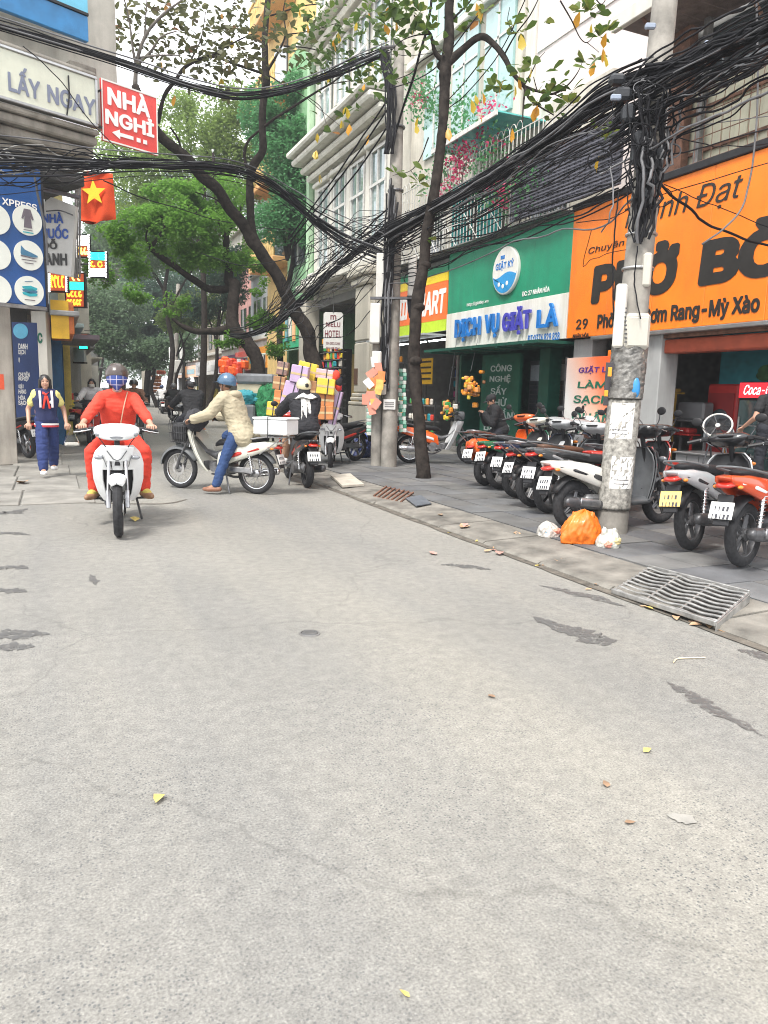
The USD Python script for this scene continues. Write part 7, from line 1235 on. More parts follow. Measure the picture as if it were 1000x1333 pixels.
MB().ball((.115, 0, 1.245), (.02, .02, .018), 1).put('knot', rs, t, True); MB().ball((.128, .062, 1.13), (.004, .02, .024), 2).put('badge', whitel, t, True)
MB().bbox((-.17, 0, 1.10), (.14, .30, .40), .05).put('backpack', cloth('pink_pack', (.45, .25, .28)), t)
bg = thing('plastic_bag', 'clear plastic bag with a white box inside held by the schoolgirl', 'plastic bag', loc, rz, local=True); film = GLASS('clear_film', (.93, .94, .95), 1.35, .12)
hb = np.array([.10, .335, .76]); prof = [(.010, 0), (.03, -.07), (.075, -.16), (.105, -.24), (.10, -.29), (.0, -.295)]; b = MB().lathe(prof, (0, 0, 0), UPZ, 16); v, f = b.arrays(); v[:, 1] *= 1.1; v[:, 0] *= .7; v += .012*(meshkit.noise(v*30)[:, None]-.5); MB().raw(v+hb, f).put('film', film, bg, True); MB().bbox(hb+[0, 0, -.262], (.11, .19, .045), .008).put('box', whitep, bg)
# -- man on the cub style bike
g0 = G(334, 643); a_ = math.radians(136); loc = (g0[0], g0[1], 0)
motorbike('old cream underbone motorbike with black basket stopped across the road under the man', loc, a_, 'cub', CREAM, RED, R=.285, basket=True, bodyname='cream', accname='dark_red_stripe', mirrors=False, rack=True, group=None)
jeans = cloth('jeans', (.02, .05, .14)); beige = cloth('beige', (.36, .315, .22))
t, I = person('man in beige hooded jacket and jeans with a blue cap helmet astride the cream motorbike', loc, a_, ((.80, .31, 1.0), (.78, -.31, 1.03)), ((.46, .33, .075), (.50, -.25, .36)), (.24, 0, .87), (.38, 0, 1.21), (.47, 0, 1.40), H=1.66, skinm=skin2, top=beige, jacket=.022, hem=(.14, 0, .77), bottom=jeans, shoes=M('brown_sandal', (.22, .10, .06), .6), bare=True, hair='short', elbow=(-.4, .6, -1), knee=((1, .35, .3), (1, -.25, .3)), grip=((1, -.1, -.1), (1, .1, -.1)), face=(1, .12, -.05))
open_helmet(t, I, M('blue_helmet', (.05, .11, .19), .35, coat=.5), brim=True); hc, R = I['hc'], I['R']
MB().ball(I['neck']+[-.10, 0, .02], (.085, .12, .06), 2).put('hood', beige, t, True)
for z in (.95, 1.05): MB().bbox((.36, .14, z), (.10, .02, .012), .005).put('pocket_flap', beige, t)
MB().ball((.885, .02, 1.02), (.10, .17, .09), 2).put('bag', vinyl, t, True) if False else None
def moved(loc, rz, p): c, s = math.cos(rz), math.sin(rz); return np.array([loc[0]+p[0]*c-p[1]*s, loc[1]+p[0]*s+p[1]*c, loc[2]+p[2]])
hb_ = thing('hanging_bag', 'bundled black jacket slung over the handlebar of the cream motorbike', 'bag', moved(loc, a_, (.93, .05, .9)), a_, local=True)
s_ = trimesh.creation.icosphere(subdivisions=3); v = np.array(s_.vertices); v = v*(1+.5*(meshkit.fbm(v*2.2, 4)-.5)[:, None])*[.12, .22, .15]; MB().raw(v+[0, 0, .08], s_.faces).put('jacket', cloth('black_jacket_bundle', (.03, .03, .035), bump=.9), hb_, True); MB().tube(smooth_path([(0, -.1, .14), (.08, 0, .24), (0, .12, .15)], 5), .012, 5).put('strap', vinyl, hb_, True)
fb = thing('foam_box', 'white foam box strapped on the rack behind the man in beige', 'box', moved(loc, a_, (-.30, 0, .835)), a_, local=True); foam = M('white_foam', (.70, .71, .71), .6, var=.05)
MB().bbox((0, 0, .10), (.50, .36, .20), .015).put('box', foam, fb); MB().bbox((0, 0, .215), (.52, .38, .028), .01).put('lid', foam, fb); MB().tube([(.02, .195, -.06), (.02, .195, .235), (.02, -.195, .235), (.02, -.195, -.06)], .006, 5).put('cord', blk, fb)
# -- woman with the white scarf, seen from behind
g0 = G(400, 635); a_ = math.radians(86); loc = (g0[0], g0[1], 0)
motorbike('black scooter with big orange red tail lamp under the woman in the white scarf', loc, a_, 'scoot', BLACK, RED, R=.25, cast=5, bodyname='black', accname='red3', shield=paint('red3', RED), mirrors=True)
blackc = cloth('black_puffer', (.018, .018, .022), bump=1.0); scarf = cloth('white_scarf', (.62, .61, .58), bump=.9)
t, I = person('woman in black padded jacket and long white scarf seen from behind on the scooter', loc, a_, ((.84, .31, 1.03), (.84, -.31, 1.03)), ((.68, .19, .40), (.62, -.22, .38)), (.16, 0, .885), (.24, 0, 1.215), (.28, 0, 1.39), H=1.6, top=blackc, jacket=.03, bottom=cloth('tan_trousers', (.42, .25, .16)), shoes=M('white_shoe', (.66, .66, .65)), hair='tied', elbow=(-.5, .8, -.6), knee=((1, .35, .4), (1, -.35, .4)), grip=((1, 0, -.1), (1, 0, -.1)), wide=1.05, topname='jacket')
open_helmet(t, I, M('cream_helmet', (.62, .56, .36), .35, coat=.4)); hc, R, k = I['hc'], I['R'], I['k']; MB().ball(hc+[-.10, -.01, .03], (.045, .05, .05), 2).put('helmet_patch', blk, t, True)
nk = I['neck']
P = [[nk+[-.02+.16*math.cos(a)*w, .20*math.sin(a)*w, .05-.12*(w-.45)**1.2+.015*math.sin(a*5)] for a in np.linspace(0, 2*PI, 25)] for w in np.linspace(.45, 1.1, 6)]; MB().sheet(P, .012).put('scarf_wrap', scarf, t, True)
for y0 in (-.028, .03): P = [[(nk[0]-.145-.05*math.sin(q*2.2)-.012*math.cos(w*3+q*4)-.012*(y0 > 0), y0+.045*w+.02*q*(1+8*y0), nk[2]-.02-.40*q) for w in (-1, -.3, .3, 1)] for q in np.linspace(0, 1, 9)]; MB().sheet(P, .008).put('scarf_tail', scarf, t, True)
for k_ in range(8): y = -.06+.02*k_; MB().tube([(nk[0]-.19, y, nk[2]-.41), (nk[0]-.195, y+.006, nk[2]-.50)], .004, 3).put('fringe', scarf, t, True)
P = [[(.30+.04*math.sin(q*4), .215+.02*math.cos(w*2), .93-.30*q+.0*w) if False else (.30+.05*w, .215+.015*math.sin(q*5), .93-.30*q) for w in (-1, 0, 1)] for q in np.linspace(0, 1, 7)]; MB().sheet(P, .008).put('hanging_shawl', scarf, t, True)
# -- bike loaded with cartons, front toward the viewer
g0 = G(430, 612); a_ = math.radians(-112); loc = (g0[0]-1.24*math.cos(a_), g0[1]-1.24*math.sin(a_), 0)
motorbike('white underbone motorbike loaded high with cartons beside the woman in the scarf', loc, a_, 'under', WHITE, WHITE, accname='white2', mirrors=False)
cb = M('brown_carton', (.34, .18, .085), .8, var=.15, scale=5); lil = M('lilac_carton', (.44, .33, .49), .7, var=.06); yel = M('yellow_carton', (.64, .47, .05), .6, var=.06); pkc = M('pale_pink_carton', (.60, .42, .46), .7); orc = M('orange_carton', (.46, .18, .06), .8, var=.15); bookm = M('striped_book_stack', (.22, .14, .12), .7, var=.4, scale=30); tape = M('packing_tape', (.5, .38, .2), .3); strapm = M('dark_strap', (.03, .03, .03), .6)
def carton(label, mat, px0, px1, py0, py1, D, th, roll=0.0, tp=True):
    a, c = at(px0, py1, D), at(px1, py0, D); m = (a+c)/2; w, hh = (c-a)@br, c[2]-a[2]; x = br*math.cos(roll)+UPZ*math.sin(roll); z = -br*math.sin(roll)+UPZ*math.cos(roll); R = np.stack([x, -bn_, z], 1); m = m-bn_*th/2
    t = thing('carton', label, 'carton', m-[0, 0, hh/2]); MB().bbox(m, (w, th, hh), .012, R=R).put('box', mat, t)
    if tp: MB().box(m+bn_*(th/2+.002), (w*.98, .003, .04), R=R).put('tape', tape, t); MB().box(m+x*w*.12+bn_*(th/2+.006), (.018, .004, hh*1.01), R=R).put('strap', strapm, t)
    return t
for q in [('tall leaning lilac carton in the middle of the load', lil, 366, 388, 497, 538, 13.5, .30, -.26), ('small lilac carton on the very top left of the load', lil, 378, 401, 476, 498, 13.4, .35, -.16), ('yellow carton at the top behind the small lilac one', yel, 387, 412, 472, 494, 13.8, .3, -.22), ('flat pale pink carton at the top right of the load', pkc, 411, 434, 481, 493, 13.8, .3, -.12), ('yellow carton below the pale pink one', yel, 412, 436, 493, 513, 13.4, .3, -.10), ('wide brown carton right of the white scarf helmet', cb, 398, 420, 496, 524, 13.6, .35, -.08), ('orange brown carton under the right yellow one', orc, 404, 435, 513, 528, 13.5, .35, -.05), ('orange brown carton at the bottom of the load', orc, 406, 434, 528.5, 546, 13.5, .35, .0), ('tan carton high on the left side of the load', cb, 355, 371, 490, 507, 13.8, .3, -.12), ('orange brown carton low on the left side of the load', orc, 356, 372, 508, 530, 13.7, .3, -.10), ('striped stack of books at the top left end of the load', bookm, 360, 375, 471, 488, 13.9, .25, -.15), ('small yellow carton hanging lowest at the left end', yel, 347, 361, 523, 541, 13.5, .25, -.1), ('long lilac carton leaning at the right end of the load', lil, 431, 442, 509, 553, 13.6, .3, -.22), ('brown carton low in the middle of the load hidden by the rider', cb, 366, 404, 539, 552, 13.7, .35, 0)]: carton(*q)
rb_ = thing('red_bag', 'red and black bag tied to the top right end of the carton load', 'bag', at(439, 510, 13.5)); 
for k, (px, py, m) in enumerate(((438, 489, redc_), (441, 497, blackc), (440, 503, redc_), (437, 508, cloth('white_scarf', (.6, .6, .6))), (436, 497, M('orange_bag', (.75, .16, .03), .5)))): MB().ball(at(px, py, 13.5+.03*k), (.07, .07, .10), 2).put('bag_fold', m, rb_, True)
# -- hand cart with netting
hc_ = thing('rubbish_cart', 'hand cart piled with green netting, teal tarpaulin and a grey lid behind the man', 'cart', at(338, 560, 17)*[1, 1, 0]); D_ = 17
pbox(hc_, 'lid', M('grey_lid', (.17, .18, .19), .6, var=.3), 306, 357, 487, 499, D_, .8, .05); pbox(hc_, 'board', M('cream_card', (.56, .50, .36), .8), 308, 341, 500, 512, D_+.1, .6, .02); pbox(hc_, 'bin', M('grey_bin', (.15, .16, .165), .6, var=.2), 310, 332, 527, 562, D_, .6, .04); pbox(hc_, 'frame', greyst, 306, 364, 558, 563, D_+.1, .7, .02)
def lump(par, name, mat, c, rad, seed, amp=.5, sub=4, fr=2.4):
    s_ = trimesh.creation.icosphere(subdivisions=sub); v = np.array(s_.vertices); v = v*(1+amp*2*(meshkit.fbm(v*fr+seed*5.1, 4)-.5))[:, None]*np.array(rad); MB().raw(v+np.array(c), s_.faces).put(name, mat, par, True)
lump(hc_, 'tarpaulin', M('teal_tarp', (.03, .28, .33), .5, var=.2), at(323, 519, D_+.2), (.33, .25, .19), 1); lump(hc_, 'netting', M('green_net', (.02, .17, .06), .8, var=.5, scale=18), at(349, 530, D_+.2), (.30, .3, .55), 2, .35)
for k in range(60): c = at(349+rng.normal(0, 8), 530+rng.normal(0, 16), D_-.1); MB().tube(smooth_path([c+rng.normal(0, .08, 3), c, c+rng.normal(0, .08, 3)], 3), .006, 3).put('net_cord', M('green_cord', (.03, .24, .09), .7, var=.3), hc_, True)
for px in (316, 352): wheel_c = at(px, 566, D_); MB().lathe([(.2+.03*math.cos(q), .03*math.sin(q)) for q in np.linspace(0, 2*PI, 9)], (wheel_c[0], wheel_c[1], .23), br*0+bn_*.2+br, 20).put('cart_wheel', rub, hc_, True)
# -- the row of parked motorbikes on the right pavement
row = [
 ('orange retro scooter at the far end of the parked row', 632, 632, 16, 'vespa', ORG, None, dict(R=.235, bodyname='orange', cast=5)),
 ('parked motorbike with cream rear fender next to the orange scooter', 651, 637, 15, 'under', GREEN, CREAM, dict(bodyname='green', accname='cream')),
 ('parked dark motorbike with red tail lamp, third from the far end', 672, 648, 14, 'under', NAVY, SILV, dict(bodyname='navy', accname='silver')),
 ('parked black motorbike with white plate and long black fender, fourth from the far end', 695, 660, 2, 'under', BLACK, WHITE, dict(bodyname='black', accname='white2')),
 ('parked grey motorbike with a big silencer left of the cream white scooter', 714, 668, 16, 'under', DKGREY, SILV, dict(bodyname='dark_grey', accname='silver', cast=5, seat=M('brown_vinyl', (.10, .05, .03), .5))),
 ('cream white scooter with red tail lamp partly behind the near pole', 746, 690, 4, 'scoot', (.60, .585, .54), BLACK, dict(R=.26, bodyname='cream_white', accname='black', cast=5, shield=paint('black', BLACK))),
 ('red motorbike half hidden behind the near pole', 790, 668, 10, 'under', RED, BLACK, dict(bodyname='red', accname='black')),
 ('silver motorbike with yellow plate, second from the right edge', 899, 716, 20, 'under', SILV, BLACK, dict(bodyname='silver', accname='black', plate='yellow', cast=5)),
 ('red and white motorbike with wide silencer cut by the right edge', 966, 738, 15, 'under', (.50, .06, .015), WHITE, dict(bodyname='orange_red', accname='white2', cast=5))]
for i_, (lb, px, py, dg, kd, bc_, ac, kw) in enumerate(row):
    loc_, rz_ = head(px, py, dg, PV+.003); kw = dict(kw); R_ = kw.pop('R', .27); ln_ = [-.08, -.13, -.06, -.10, -.05, -.09, -.07, -.11, -.06][i_]
    motorbike(lb, loc_, rz_, kd, bc_, ac, R=R_, lean=ln_, dz=[0, -.02, .03, .0, .05, -.01, .02, .015, .04][i_], mirrors=i_ not in (1, 4, 8), rack=i_ in (0, 3), **kw)
g0 = G(533, 603, PV); motorbike('orange and white underbone motorbike parked sideways behind the dark street tree', (g0[0], g0[1], PV+.003), math.radians(-16), 'cub', ORG, WHITE, R=.28, bodyname='orange', accname='white2', shield=paint('white', WHITE), lean=-.06)
for lb, px, py, dg, kd, bc_, ac, nm, an in [('dark motorbike parked by the hotel pillar right of the carton load', 462, 600, 200, 'under', BLACK, RED, 'black', 'red'), ('blue black motorbike standing behind the parked row near the dark green panel', 700, 612, -60, 'under', NAVY, WHITE, 'navy', 'white2'), ('dark green motorbike with silver front basket standing behind the parked row', 735, 622, -140, 'under', GREEN, SILV, 'green', 'silver'), ('black motorbike standing behind the parked row left of the near pole', 772, 632, -150, 'under', BLACK, SILV, 'black', 'silver')]:
    g0 = G(px, py, PV); motorbike(lb, (g0[0], g0[1], PV+.003), math.radians(dg), kd, bc_, ac, bodyname=nm, accname=an, lean=-.06, basket='basket' in lb)
for lb, px, py, dg, bc_, nm, Rr in [('dark motorbike parked beside the stained left column', 38, 598, 118, BLACK, 'black', .27), ('red motorbike parked on the left behind the schoolgirl', 104, 566, 60, RED, 'red', .27), ('black and red motorbike parked further behind the schoolgirl', 100, 552, 75, BLACK, 'black', .27)]:
    g0 = G(px, py); motorbike(lb, (g0[0], g0[1], .03), math.radians(dg), 'under', bc_, RED, bodyname=nm, accname='red', lean=-.06)
# -- riders further up the street
def rider(lb, px, D, dg, top_, bot_, helm, bikelb, body, bname, hairk='short', visor=False, helmcol=None, mask=False, shield=None):
    g0 = at(px, 500, D); loc = (g0[0], g0[1], 0); a_ = math.radians(dg); motorbike(bikelb, loc, a_, 'scoot', body, BLACK, R=.25, bodyname=bname, accname='black', detail=D < 25)
    t, I = person(lb, loc, a_, ((.84, .31, 1.03), (.84, -.31, 1.03)), ((.68, .17, .39), (.68, -.17, .39)), (.18, 0, .885), (.26, 0, 1.22), (.31, 0, 1.405), H=1.66, top=top_, jacket=.015, bottom=bot_, shoes=M('dark_shoe', (.03, .03, .03), .5), hair=hairk, elbow=(-.5, .8, -.6), knee=((1, .25, .5), (1, -.25, .5)), grip=((1, 0, -.1), (1, 0, -.1)), edge=.03)
    if helm: open_helmet(t, I, helm)
    if mask: P = [[I['hc']+I['R']@[.105*math.cos(a), .078*math.sin(a), z] for a in np.linspace(-1.2, 1.2, 9)] for z in np.linspace(-.02, -.10, 4)]; MB().sheet(P, .004).put('face_mask', whitep, t, True)
    return t, I
dkc = cloth('dark_trousers', (.02, .022, .03)); jk = cloth('black_jacket', (.016, .016, .018))
t, I = rider('rider in black jacket and black helmet with white stripe seen from behind the cream motorbike', 254, 14.6, 95, jk, dkc, M('black_helmet', (.02, .02, .022), .25, coat=.6), 'dark scooter hidden beyond the cream motorbike', BLACK, 'black')
hc, R, k = I['hc'], I['R'], I['k']; MB().sheet([[hc+R@[-.012+.142*k*math.cos(a), .03*w, .028+.13*k*math.sin(a)] for w in (-1, 0, 1)] for a in np.linspace(.5, 2.9, 12)], .004).put('helmet_stripe', whitel, t, True)
rider('rider in black on the scooter with glowing tail lamp up the street', 227, 29, 86, jk, dkc, M('grey_helmet', (.14, .14, .15), .3), 'black scooter with lit tail lamp riding away up the street', BLACK, 'black')
rider('distant rider in white shirt furthest up the street', 211, 42, 86, cloth('white_shirt', (.62, .62, .62)), dkc, M('navy_helmet', (.03, .05, .12), .3), 'distant silver scooter furthest up the street', SILV, 'silver')
rider('woman with long hair, face mask and white blouse riding on the left', 121, 19, -98, cloth('white_blouse', (.60, .58, .57)), dkc, None, 'dark red scooter under the woman in the white blouse', RED, 'red', 'long', mask=True)
rider('rider in brown jacket with black helmet behind the woman in red', 174, 20, -95, cloth('brown_jacket', (.20, .10, .06)), dkc, M('black_helmet', (.02, .02, .022)), 'black scooter hidden behind the woman in red', BLACK, 'black')
# -- people at the shops
g0 = onX(652, 560, 8.0); t, I = person('person in black cap and black clothes bent over a phone before the dark green panel', (g0[0], g0[1], PV), math.radians(165), ((.36, .07, 1.02), (.36, -.07, 1.02)), ((.30, .14, .10), (.34, -.14, .10)), (0, 0, .72), (.13, 0, 1.03), (.22, 0, 1.19), H=1.66, top=jk, jacket=.02, bottom=dkc, shoes=M('dark_shoe', (.03, .03, .03)), hair='short', elbow=(-.6, .6, -.8), face=(.85, .1, -.45), knee=((1, .3, .3), (1, -.3, .3)))
hc, R, k = I['hc'], I['R'], I['k']; m = ell(hc+R@[-.012, 0, .045], (.108*k, .09*k, .082*k), R).trim_by_plane(tuple(R@np.array([0, 0, 1.])), float((hc+R@[0, 0, .035])@(R@np.array([0, 0, 1.])))); q = m.refine_to_length(.02).to_mesh(); MB().raw(q.vert_properties[:, :3], q.tri_verts).put('cap', jk, t, True); MB().sheet([[hc+R@[(.09+.08*d)*math.cos(a), (.085+.01*d)*math.sin(a), .04-.01*d] for a in np.linspace(-.8, .8, 7)] for d in (0, .5, 1)], .005).put('cap_peak', jk, t, True)
MB().bbox((.44, 0, 1.03), (.012, .07, .14), .004).put('phone', blk, t)
g0 = onX(1003, 560, 9.5); person('person in black standing at the right edge inside the noodle shop', (g0[0], g0[1], .13), math.radians(80), ((.20, .28, .95), (.25, -.2, .98)), ((.05, .1, .085), (-.05, -.1, .085)), (0, 0, .92), (.0, 0, 1.25), (.02, 0, 1.44), H=1.68, top=jk, bottom=dkc, shoes=M('dark_shoe', (.03, .03, .03)), sleeve='short', elbow=(-1, .5, -.4))
# -- gratings and covers
gr = thing('drain_grating', 'bent steel ramp grating laid over the kerb at the lower right', 'grating', (4.0, 3.65, 0)); ra = M('worn_steel', (.36, .355, .34), .42, .75, var=.35, scale=12, bump=.2)
def gp(u, v): return np.array([3.69+u*.60, 3.20+v*.92+u*.27, .028+u*.075+.03*(1-v)])
for i in range(9):
    u = .06+i*.11; q = [gp(u, v)+[.020*math.sin(v*9.4+.4)*(.3+u*.4), 0, -.014*math.sin(v*3.14*3)**2] for v in np.linspace(0, 1, 19)]; MB().tube(q, .0105, 6).put('bar', ra, gr, True)
for v in (.0, .33, .66, 1.0):
    a, c = gp(0, v), gp(1, v); d = (c-a)/np.linalg.norm(c-a); MB().bbox((a+c)/2-[0, 0, .012], (np.linalg.norm(c-a), .016, .03), .004, R=np.stack([d, [0, 1, 0], np.cross(d, [0, 1, 0])], 1)).put('cross_bar', ra, gr)
for u in (0., 1.): a, c = gp(u, 0), gp(u, 1); d = (c-a)/np.linalg.norm(c-a); x = np.cross([0, 0, 1], d); MB().bbox((a+c)/2-[0, 0, .004], (.018, np.linalg.norm(c-a)+.02, .036), .004, R=np.stack([-x, d, np.cross(-x, d)], 1)).put('edge_bar', ra, gr)
dq = np.array([.60, .27, 0]); dq = dq/np.linalg.norm(dq); MB().prism([(0, .0), (.655, .06), (.655, .115), (0, .05)], (3.69, 3.19, .006), dq, UPZ, .008).put('end_plate', ra, gr); P = [[gp(u, v)-[0, 0, .028-.004*(1-u)] for v in np.linspace(.02, .98, 5)] for u in np.linspace(.02, .98, 4)]; MB().sheet(P, .006).put('silt', M('drain_void_shade', (.035, .032, .028), .95, var=.7, scale=14, world=True), gr)  # sheet under the bars: shade of the open drain put into its colour
g2 = thing('drain_grating', 'rusty flat bar grating lying at the kerb before the street tree', 'grating', G(508, 640)); q = [G(487, 645, .05), G(522, 653, .05), G(538, 641, .075), G(503, 633, .075)]
for i in range(7): f_ = i/6; MB().tube([lerp(q[0], q[1], f_)*1, lerp(q[3], q[2], f_)], .014, 5).put('bar', rust, g2)
for f_ in (0, .5, 1): MB().tube([lerp(q[0], q[3], f_)-[0, 0, .02], lerp(q[1], q[2], f_)-[0, 0, .02]], .014, 5).put('cross_bar', rust, g2)
def plate(label, name, cat, pts, mat, z, th):
    P = [G(a, c, z) for a, c in pts]; b = MB(); v = np.array(P+[p-[0, 0, th] for p in P]); n = len(P)
    f = [[0, i, i+1] for i in range(1, n-1)]+[[n, n+i+1, n+i] for i in range(1, n-1)]+sum([[[i, n+i, n+(i+1) % n], [i, n+(i+1) % n, (i+1) % n]] for i in range(n)], []); v2 = v; b.raw(v2, np.array(f)); return b.top(name, mat, label, cat)
plate('blue grey metal plate bridging the kerb beside the rusty grating', 'ramp_plate', 'plate', [(528, 648), (542, 658), (562, 655), (548, 644)], M('blue_grey_plate', (.15, .165, .19), .5, .4, var=.2), .075, .012)
plate('pale cracked concrete slab at the kerb below the carton load', 'concrete_slab', 'slab', [(430, 618), (446, 632), (474, 630), (456, 616)], M('pale_slab', (.42, .39, .33), .85, var=.2, scale=6), .085, .03)
cv = thing('utility_cover', 'small round iron cover set in the middle of the road', 'cover', G(403, 825)); c = G(403, 825); MB().lathe([(0, .007), (.045, .007), (.048, .004), (.048, 0)], c, UPZ, 24).put('lid', M('iron_cover', (.10, .10, .10), .6, .3, var=.3), cv); MB().lathe([(.051, 0), (.052, .006), (.062, .006), (.064, 0)], c, UPZ, 24).put('rim', M('iron_rim', (.15, .145, .14), .7, .2, var=.3), cv)
for k in range(4): MB().box(c+[0, -.027+.018*k, .0085], (.055, .005, .003)).put('rib', M('iron_rim', (.15, .145, .14)), cv)
# -- rubbish at the foot of the near pole
def bag(label, px, py, rad, mat, seed, amp=.45, z=PV, knot=True, extra=()):
    c = G(px, py, z); t = thing('rubbish_bag', label, 'rubbish bag', c); P = []; a = np.linspace(0, 2*PI, 72, endpoint=False)
    for q in np.concatenate([[0, .015], np.linspace(.05, .97, 26), [1]]):
        u = np.stack([np.cos(a)*1.9, np.sin(a)*1.9, a*0+q*1.3+seed*3.3], 1); f1 = 1-np.abs(2*meshkit.fbm(u*1.6, 3)-1); f2 = meshkit.fbm(u*.6+9, 3)
        r = (.80+.35*q)*(1-q**1.7)**.62*(1+amp*1.1*(f2-.5)+amp*.75*(f1-.6)) if q > .01 else a*0+.55
        zz = q*1.75*(1+.35*(f2-.5))+.10*q*(f1-.5); P.append(np.stack([c[0]+rad[0]*r*np.cos(a)+.25*rad[0]*q*q*math.sin(seed), c[1]+rad[1]*r*np.sin(a), c[2]+rad[2]*zz], 1))
    MB().rings(P).put('bag', mat, t, True)
    if knot:
        for s in (-1, 1): lump(t, 'handle', mat, c+[0, 0, rad[2]*1.45]+br*s*rad[0]*.35, (.03, .03, .055), seed+s, .4, 2)
    for p, r, m in extra: lump(t, 'scrap', m, c+np.array(p), r, seed+9, .5, 3)
    return t
plo = M('orange_plastic', (.70, .16, .012), .45, var=.25, scale=6, bump=.9, bscale=16, coat=.2); plw = M('white_plastic', (.46, .46, .41), .35, var=.2, scale=9, bump=.9, bscale=16, coat=.3); plc = M('mixed_plastic', (.52, .50, .46), .3, var=.45, scale=11, bump=.9, bscale=16, coat=.4)
bag('large crumpled orange rubbish bag leaning on the near pole', 757, 706, (.23, .16, .17), plo, 3, .55, .05); bag('small clear rubbish bag of scraps left of the orange bag', 715, 698, (.13, .11, .085), plc, 5, .45, .05, False, (((.03, -.06, .06), (.05, .04, .03), M('salmon_paper', (.62, .25, .18))), ((-.06, -.04, .05), (.04, .03, .03), M('pale_blue_scrap', (.35, .50, .60), .4)))); bag('whitish tied rubbish bag with greenish scraps right of the orange bag', 792, 712, (.13, .11, .09), plw, 8, .4, .05, True, (((.02, -.08, .07), (.05, .03, .035), M('pale_yellow_scrap', (.6, .5, .25), .5)), ((-.06, -.07, .04), (.04, .03, .03), M('salmon_paper', (.62, .25, .18)))))
bag('torn clear plastic sheet behind the orange bag at the near pole', 773, 684, (.17, .12, .19), plw, 12, .6, .06, False)
fw = thing('flower', 'bright yellow artificial flower stuck in the bags at the near pole', 'flower', G(786, 690, PV)); c = at(785.5, 672, 7.72)
for k in range(24): MB().ball(c+rng.normal(0, .022, 3), (.014, .014, .01), 1).put('petal', M('yellow_petal', (.85, .68, .02), .5), fw)
# -- dry leaves and scraps
lm = [M('dry_leaf_%d' % i, c, .7, var=.3, scale=20) for i, c in enumerate([(.32, .20, .11), (.42, .27, .16), (.24, .15, .09), (.55, .42, .12), (.45, .24, .2)])]
def litter(px, py, L, m, z=.006, lb='larger dry leaf or paper scrap on the kerb strip along the right side', gp_='kerb litter'):
    c = G(px, py, z); a = rng.uniform(0, 6.28); d = np.array([math.cos(a), math.sin(a), .0]); v, f = leafv(np.array([0, 0, .008]), d, np.array([0, 0, 1.]), L, L*.55); v[:, 2] += .25*L*(meshkit.noise(v*14/max(L, .05)*.3+px)-.35); v[:, 2] -= v[:, 2].min(); MB().raw(v+c, f).top('dry_leaf', m, lb, 'litter', True, group=gp_)
for k in range(44):
    f_ = rng.random(); px, py = lerp(565, 940, f_), lerp(681, 822, f_); w_ = min(2, int(f_*3)); litter(px+rng.normal(0, 6), py+rng.normal(-2, 4), rng.uniform(.04, .10), lm[rng.integers(5)], .006, ['dry leaf or scrap in the gutter near the blue grey plate', 'dry leaf or scrap in the gutter below the rubbish bags', 'dry leaf or scrap in the gutter beside the steel drain grating'][w_], ['far gutter litter', 'middle gutter litter', 'near gutter litter'][w_])
for px, py, L, m in ((600, 688, .2, 1), (605, 683, .16, 4), (672, 693, .14, 1), (732, 735, .2, 4), (722, 729, .18, 1), (650, 718, .15, 4), (640, 716, .1, 1), (560, 718, .12, 4), (665, 672, .1, 0), (575, 672, .12, 1)): litter(px, py, L, lm[m], .045 if py < 700 else .012)
for px, py, L, m, lb in [(175, 675, .18, 3, 'yellow brown dry leaf on the road right of the front wheel'), (203, 1048, .07, 3, 'tiny yellow leaf on the left part of the near road'), (848, 975, .05, 3, 'tiny pale leaf on the right part of the near road'), (30, 633, .3, 1, 'brown torn paper on the left pavement by the column'), (8, 655, .25, 4, 'red scrap at the left edge of the picture'), (520, 1290, .03, 3, 'speck of yellow leaf near the bottom of the road'), (788, 1016, .05, 2, 'dark leaf scrap on the right near road'), (828, 1070, .04, 2, 'small dark scrap below the dark leaf scrap'), (645, 909, .05, 2, 'dark twisted scrap in the middle right of the road'), (885, 700, .12, 1, 'scrap beside the second right motorbike wheel')]: litter(px, py, L, lm[m], .006, lb, None)
b = MB(); b.tube(smooth_path([G(877, 862, .008), G(884, 857, .008), G(918, 856, .008)], 6), .004, 4); b.top('drinking_straw', M('straw', (.62, .52, .35), .5), 'thin bent straw lying on the road below the steel grating', 'straw')
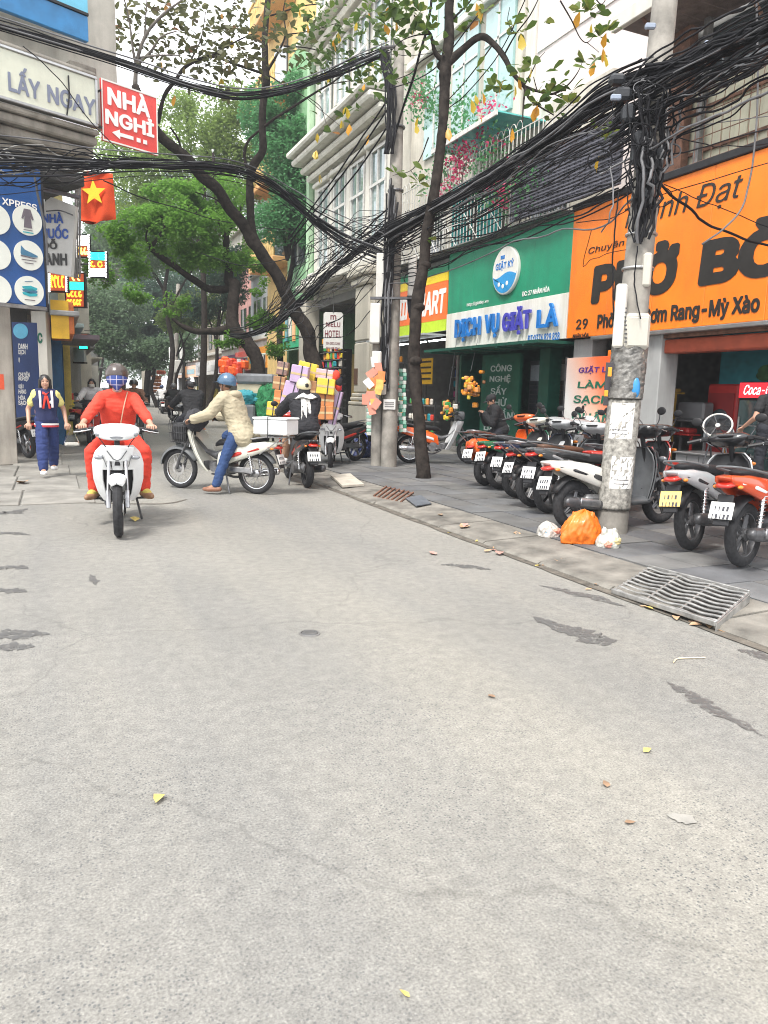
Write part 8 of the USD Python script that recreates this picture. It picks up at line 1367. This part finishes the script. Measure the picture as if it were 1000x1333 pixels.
# -- goods far up the right side
fo = thing('hanging_goods', 'orange red bags hung under an awning beyond the crooked tree', 'goods', at(303, 490, 30)); 
for k in range(22): c = at(303+rng.normal(0, 7), 478+rng.normal(0, 6), 30); MB().bbox(c, (.3, .3, .34), .06, rz=k).put('bag', [M('vivid_orange', (.80, .12, .02), .5), M('vivid_red', (.62, .05, .02), .5), M('vivid_orange', (.8, .12, .02))][k % 3], fo)
MB().tube([at(286, 466, 30), at(322, 466, 30)], .03, 5).put('rail', steel, fo)
oc = thing('street_stall', 'distant orange street stall with stacked baskets beyond the riders', 'stall', at(200, 512, 62)*[1, 1, 0]); 
for k in range(5): pbox(oc, 'basket', M('stall_orange', (.62, .22, .07), .7, var=.2), 196.5+k*.3, 207, 489+k*4.6, 493+k*4.6, 62, .8, .05)
pbox(oc, 'top', M('vivid_orange', (.8, .12, .02)), 203, 213, 482, 487, 62, .8, .1)
gp0 = thing('gate_pillar', 'distant pale gate pillar below the dark leaning tree', 'pillar', at(188, 510, 66)*[1, 1, 0]); pbox(gp0, 'shaft', stone, 184, 192, 478, 512, 66, .6, .03); pbox(gp0, 'cap', stone, 183, 193.5, 474, 477.9, 66, .8, .05)
ca = thing('parked_car', 'distant dark car at the far end of the street', 'car', at(152, 508, 75)*[1, 1, 0]); c = at(140, 508, 75)*[1, 1, 0]
b = MB(); cs = [(-.85, .45, .80, .16), (-.84, .62, .85, .30)]
b.bbox(c+[0, 0, .62], (1.75, 4.2, .62), .18); b.put('body', paint('car_dark', (.03, .04, .06)), ca); MB().bbox(c+[0, .2, 1.16], (1.45, 2.1, .5), .2).put('cabin', darkg, ca)
for sx in (-1, 1):
    for sy in (-1.3, 1.3): MB().lathe([(.0, -.1), (.3, -.1), (.32, 0), (.3, .1), (0, .1)], c+[sx*.78, sy, .32], (1, 0, 0), 18).put('wheel', rub, ca)
    MB().ball(c+[sx*.62, -2.08, .68], (.16, .06, .09), 1).put('headlight', lens, ca, True)
bb_ = thing('blue_bag', 'blue plastic bags and dark crates on the pavement by the hotel pillar', 'bags', at(478, 590, 16)*[1, 1, 0]+[0, 0, PV]); lump(bb_, 'bag', M('blue_plastic_bag', (.03, .07, .35), .4, var=.2), at(486, 577, 16), (.22, .2, .22), 3); lump(bb_, 'bag', M('navy_bag', (.02, .03, .10), .5), at(470, 583, 15.8), (.24, .2, .24), 4); pbox(bb_, 'crate', M('dark_crate', (.05, .06, .10), .6), 462, 478, 588, 603, 15.8, .4)
# ================================================================ the air
hz = MB(); hz.bb(-110, 140, -8, 330, -1.0, 32.0)
hazem = usdkit.material(stage, '/World/Looks/street_haze', {'v': ('principled_volume', {'color': (.93, .96, 1.0), 'density': .0011, 'anisotropy': .2})}, [], volume='v.volume')
v, f = hz.arrays(); hp_ = usdkit.mesh(stage, '/World/haze', (v, f), hazem).GetPrim(); meta(hp_, kind='stuff')
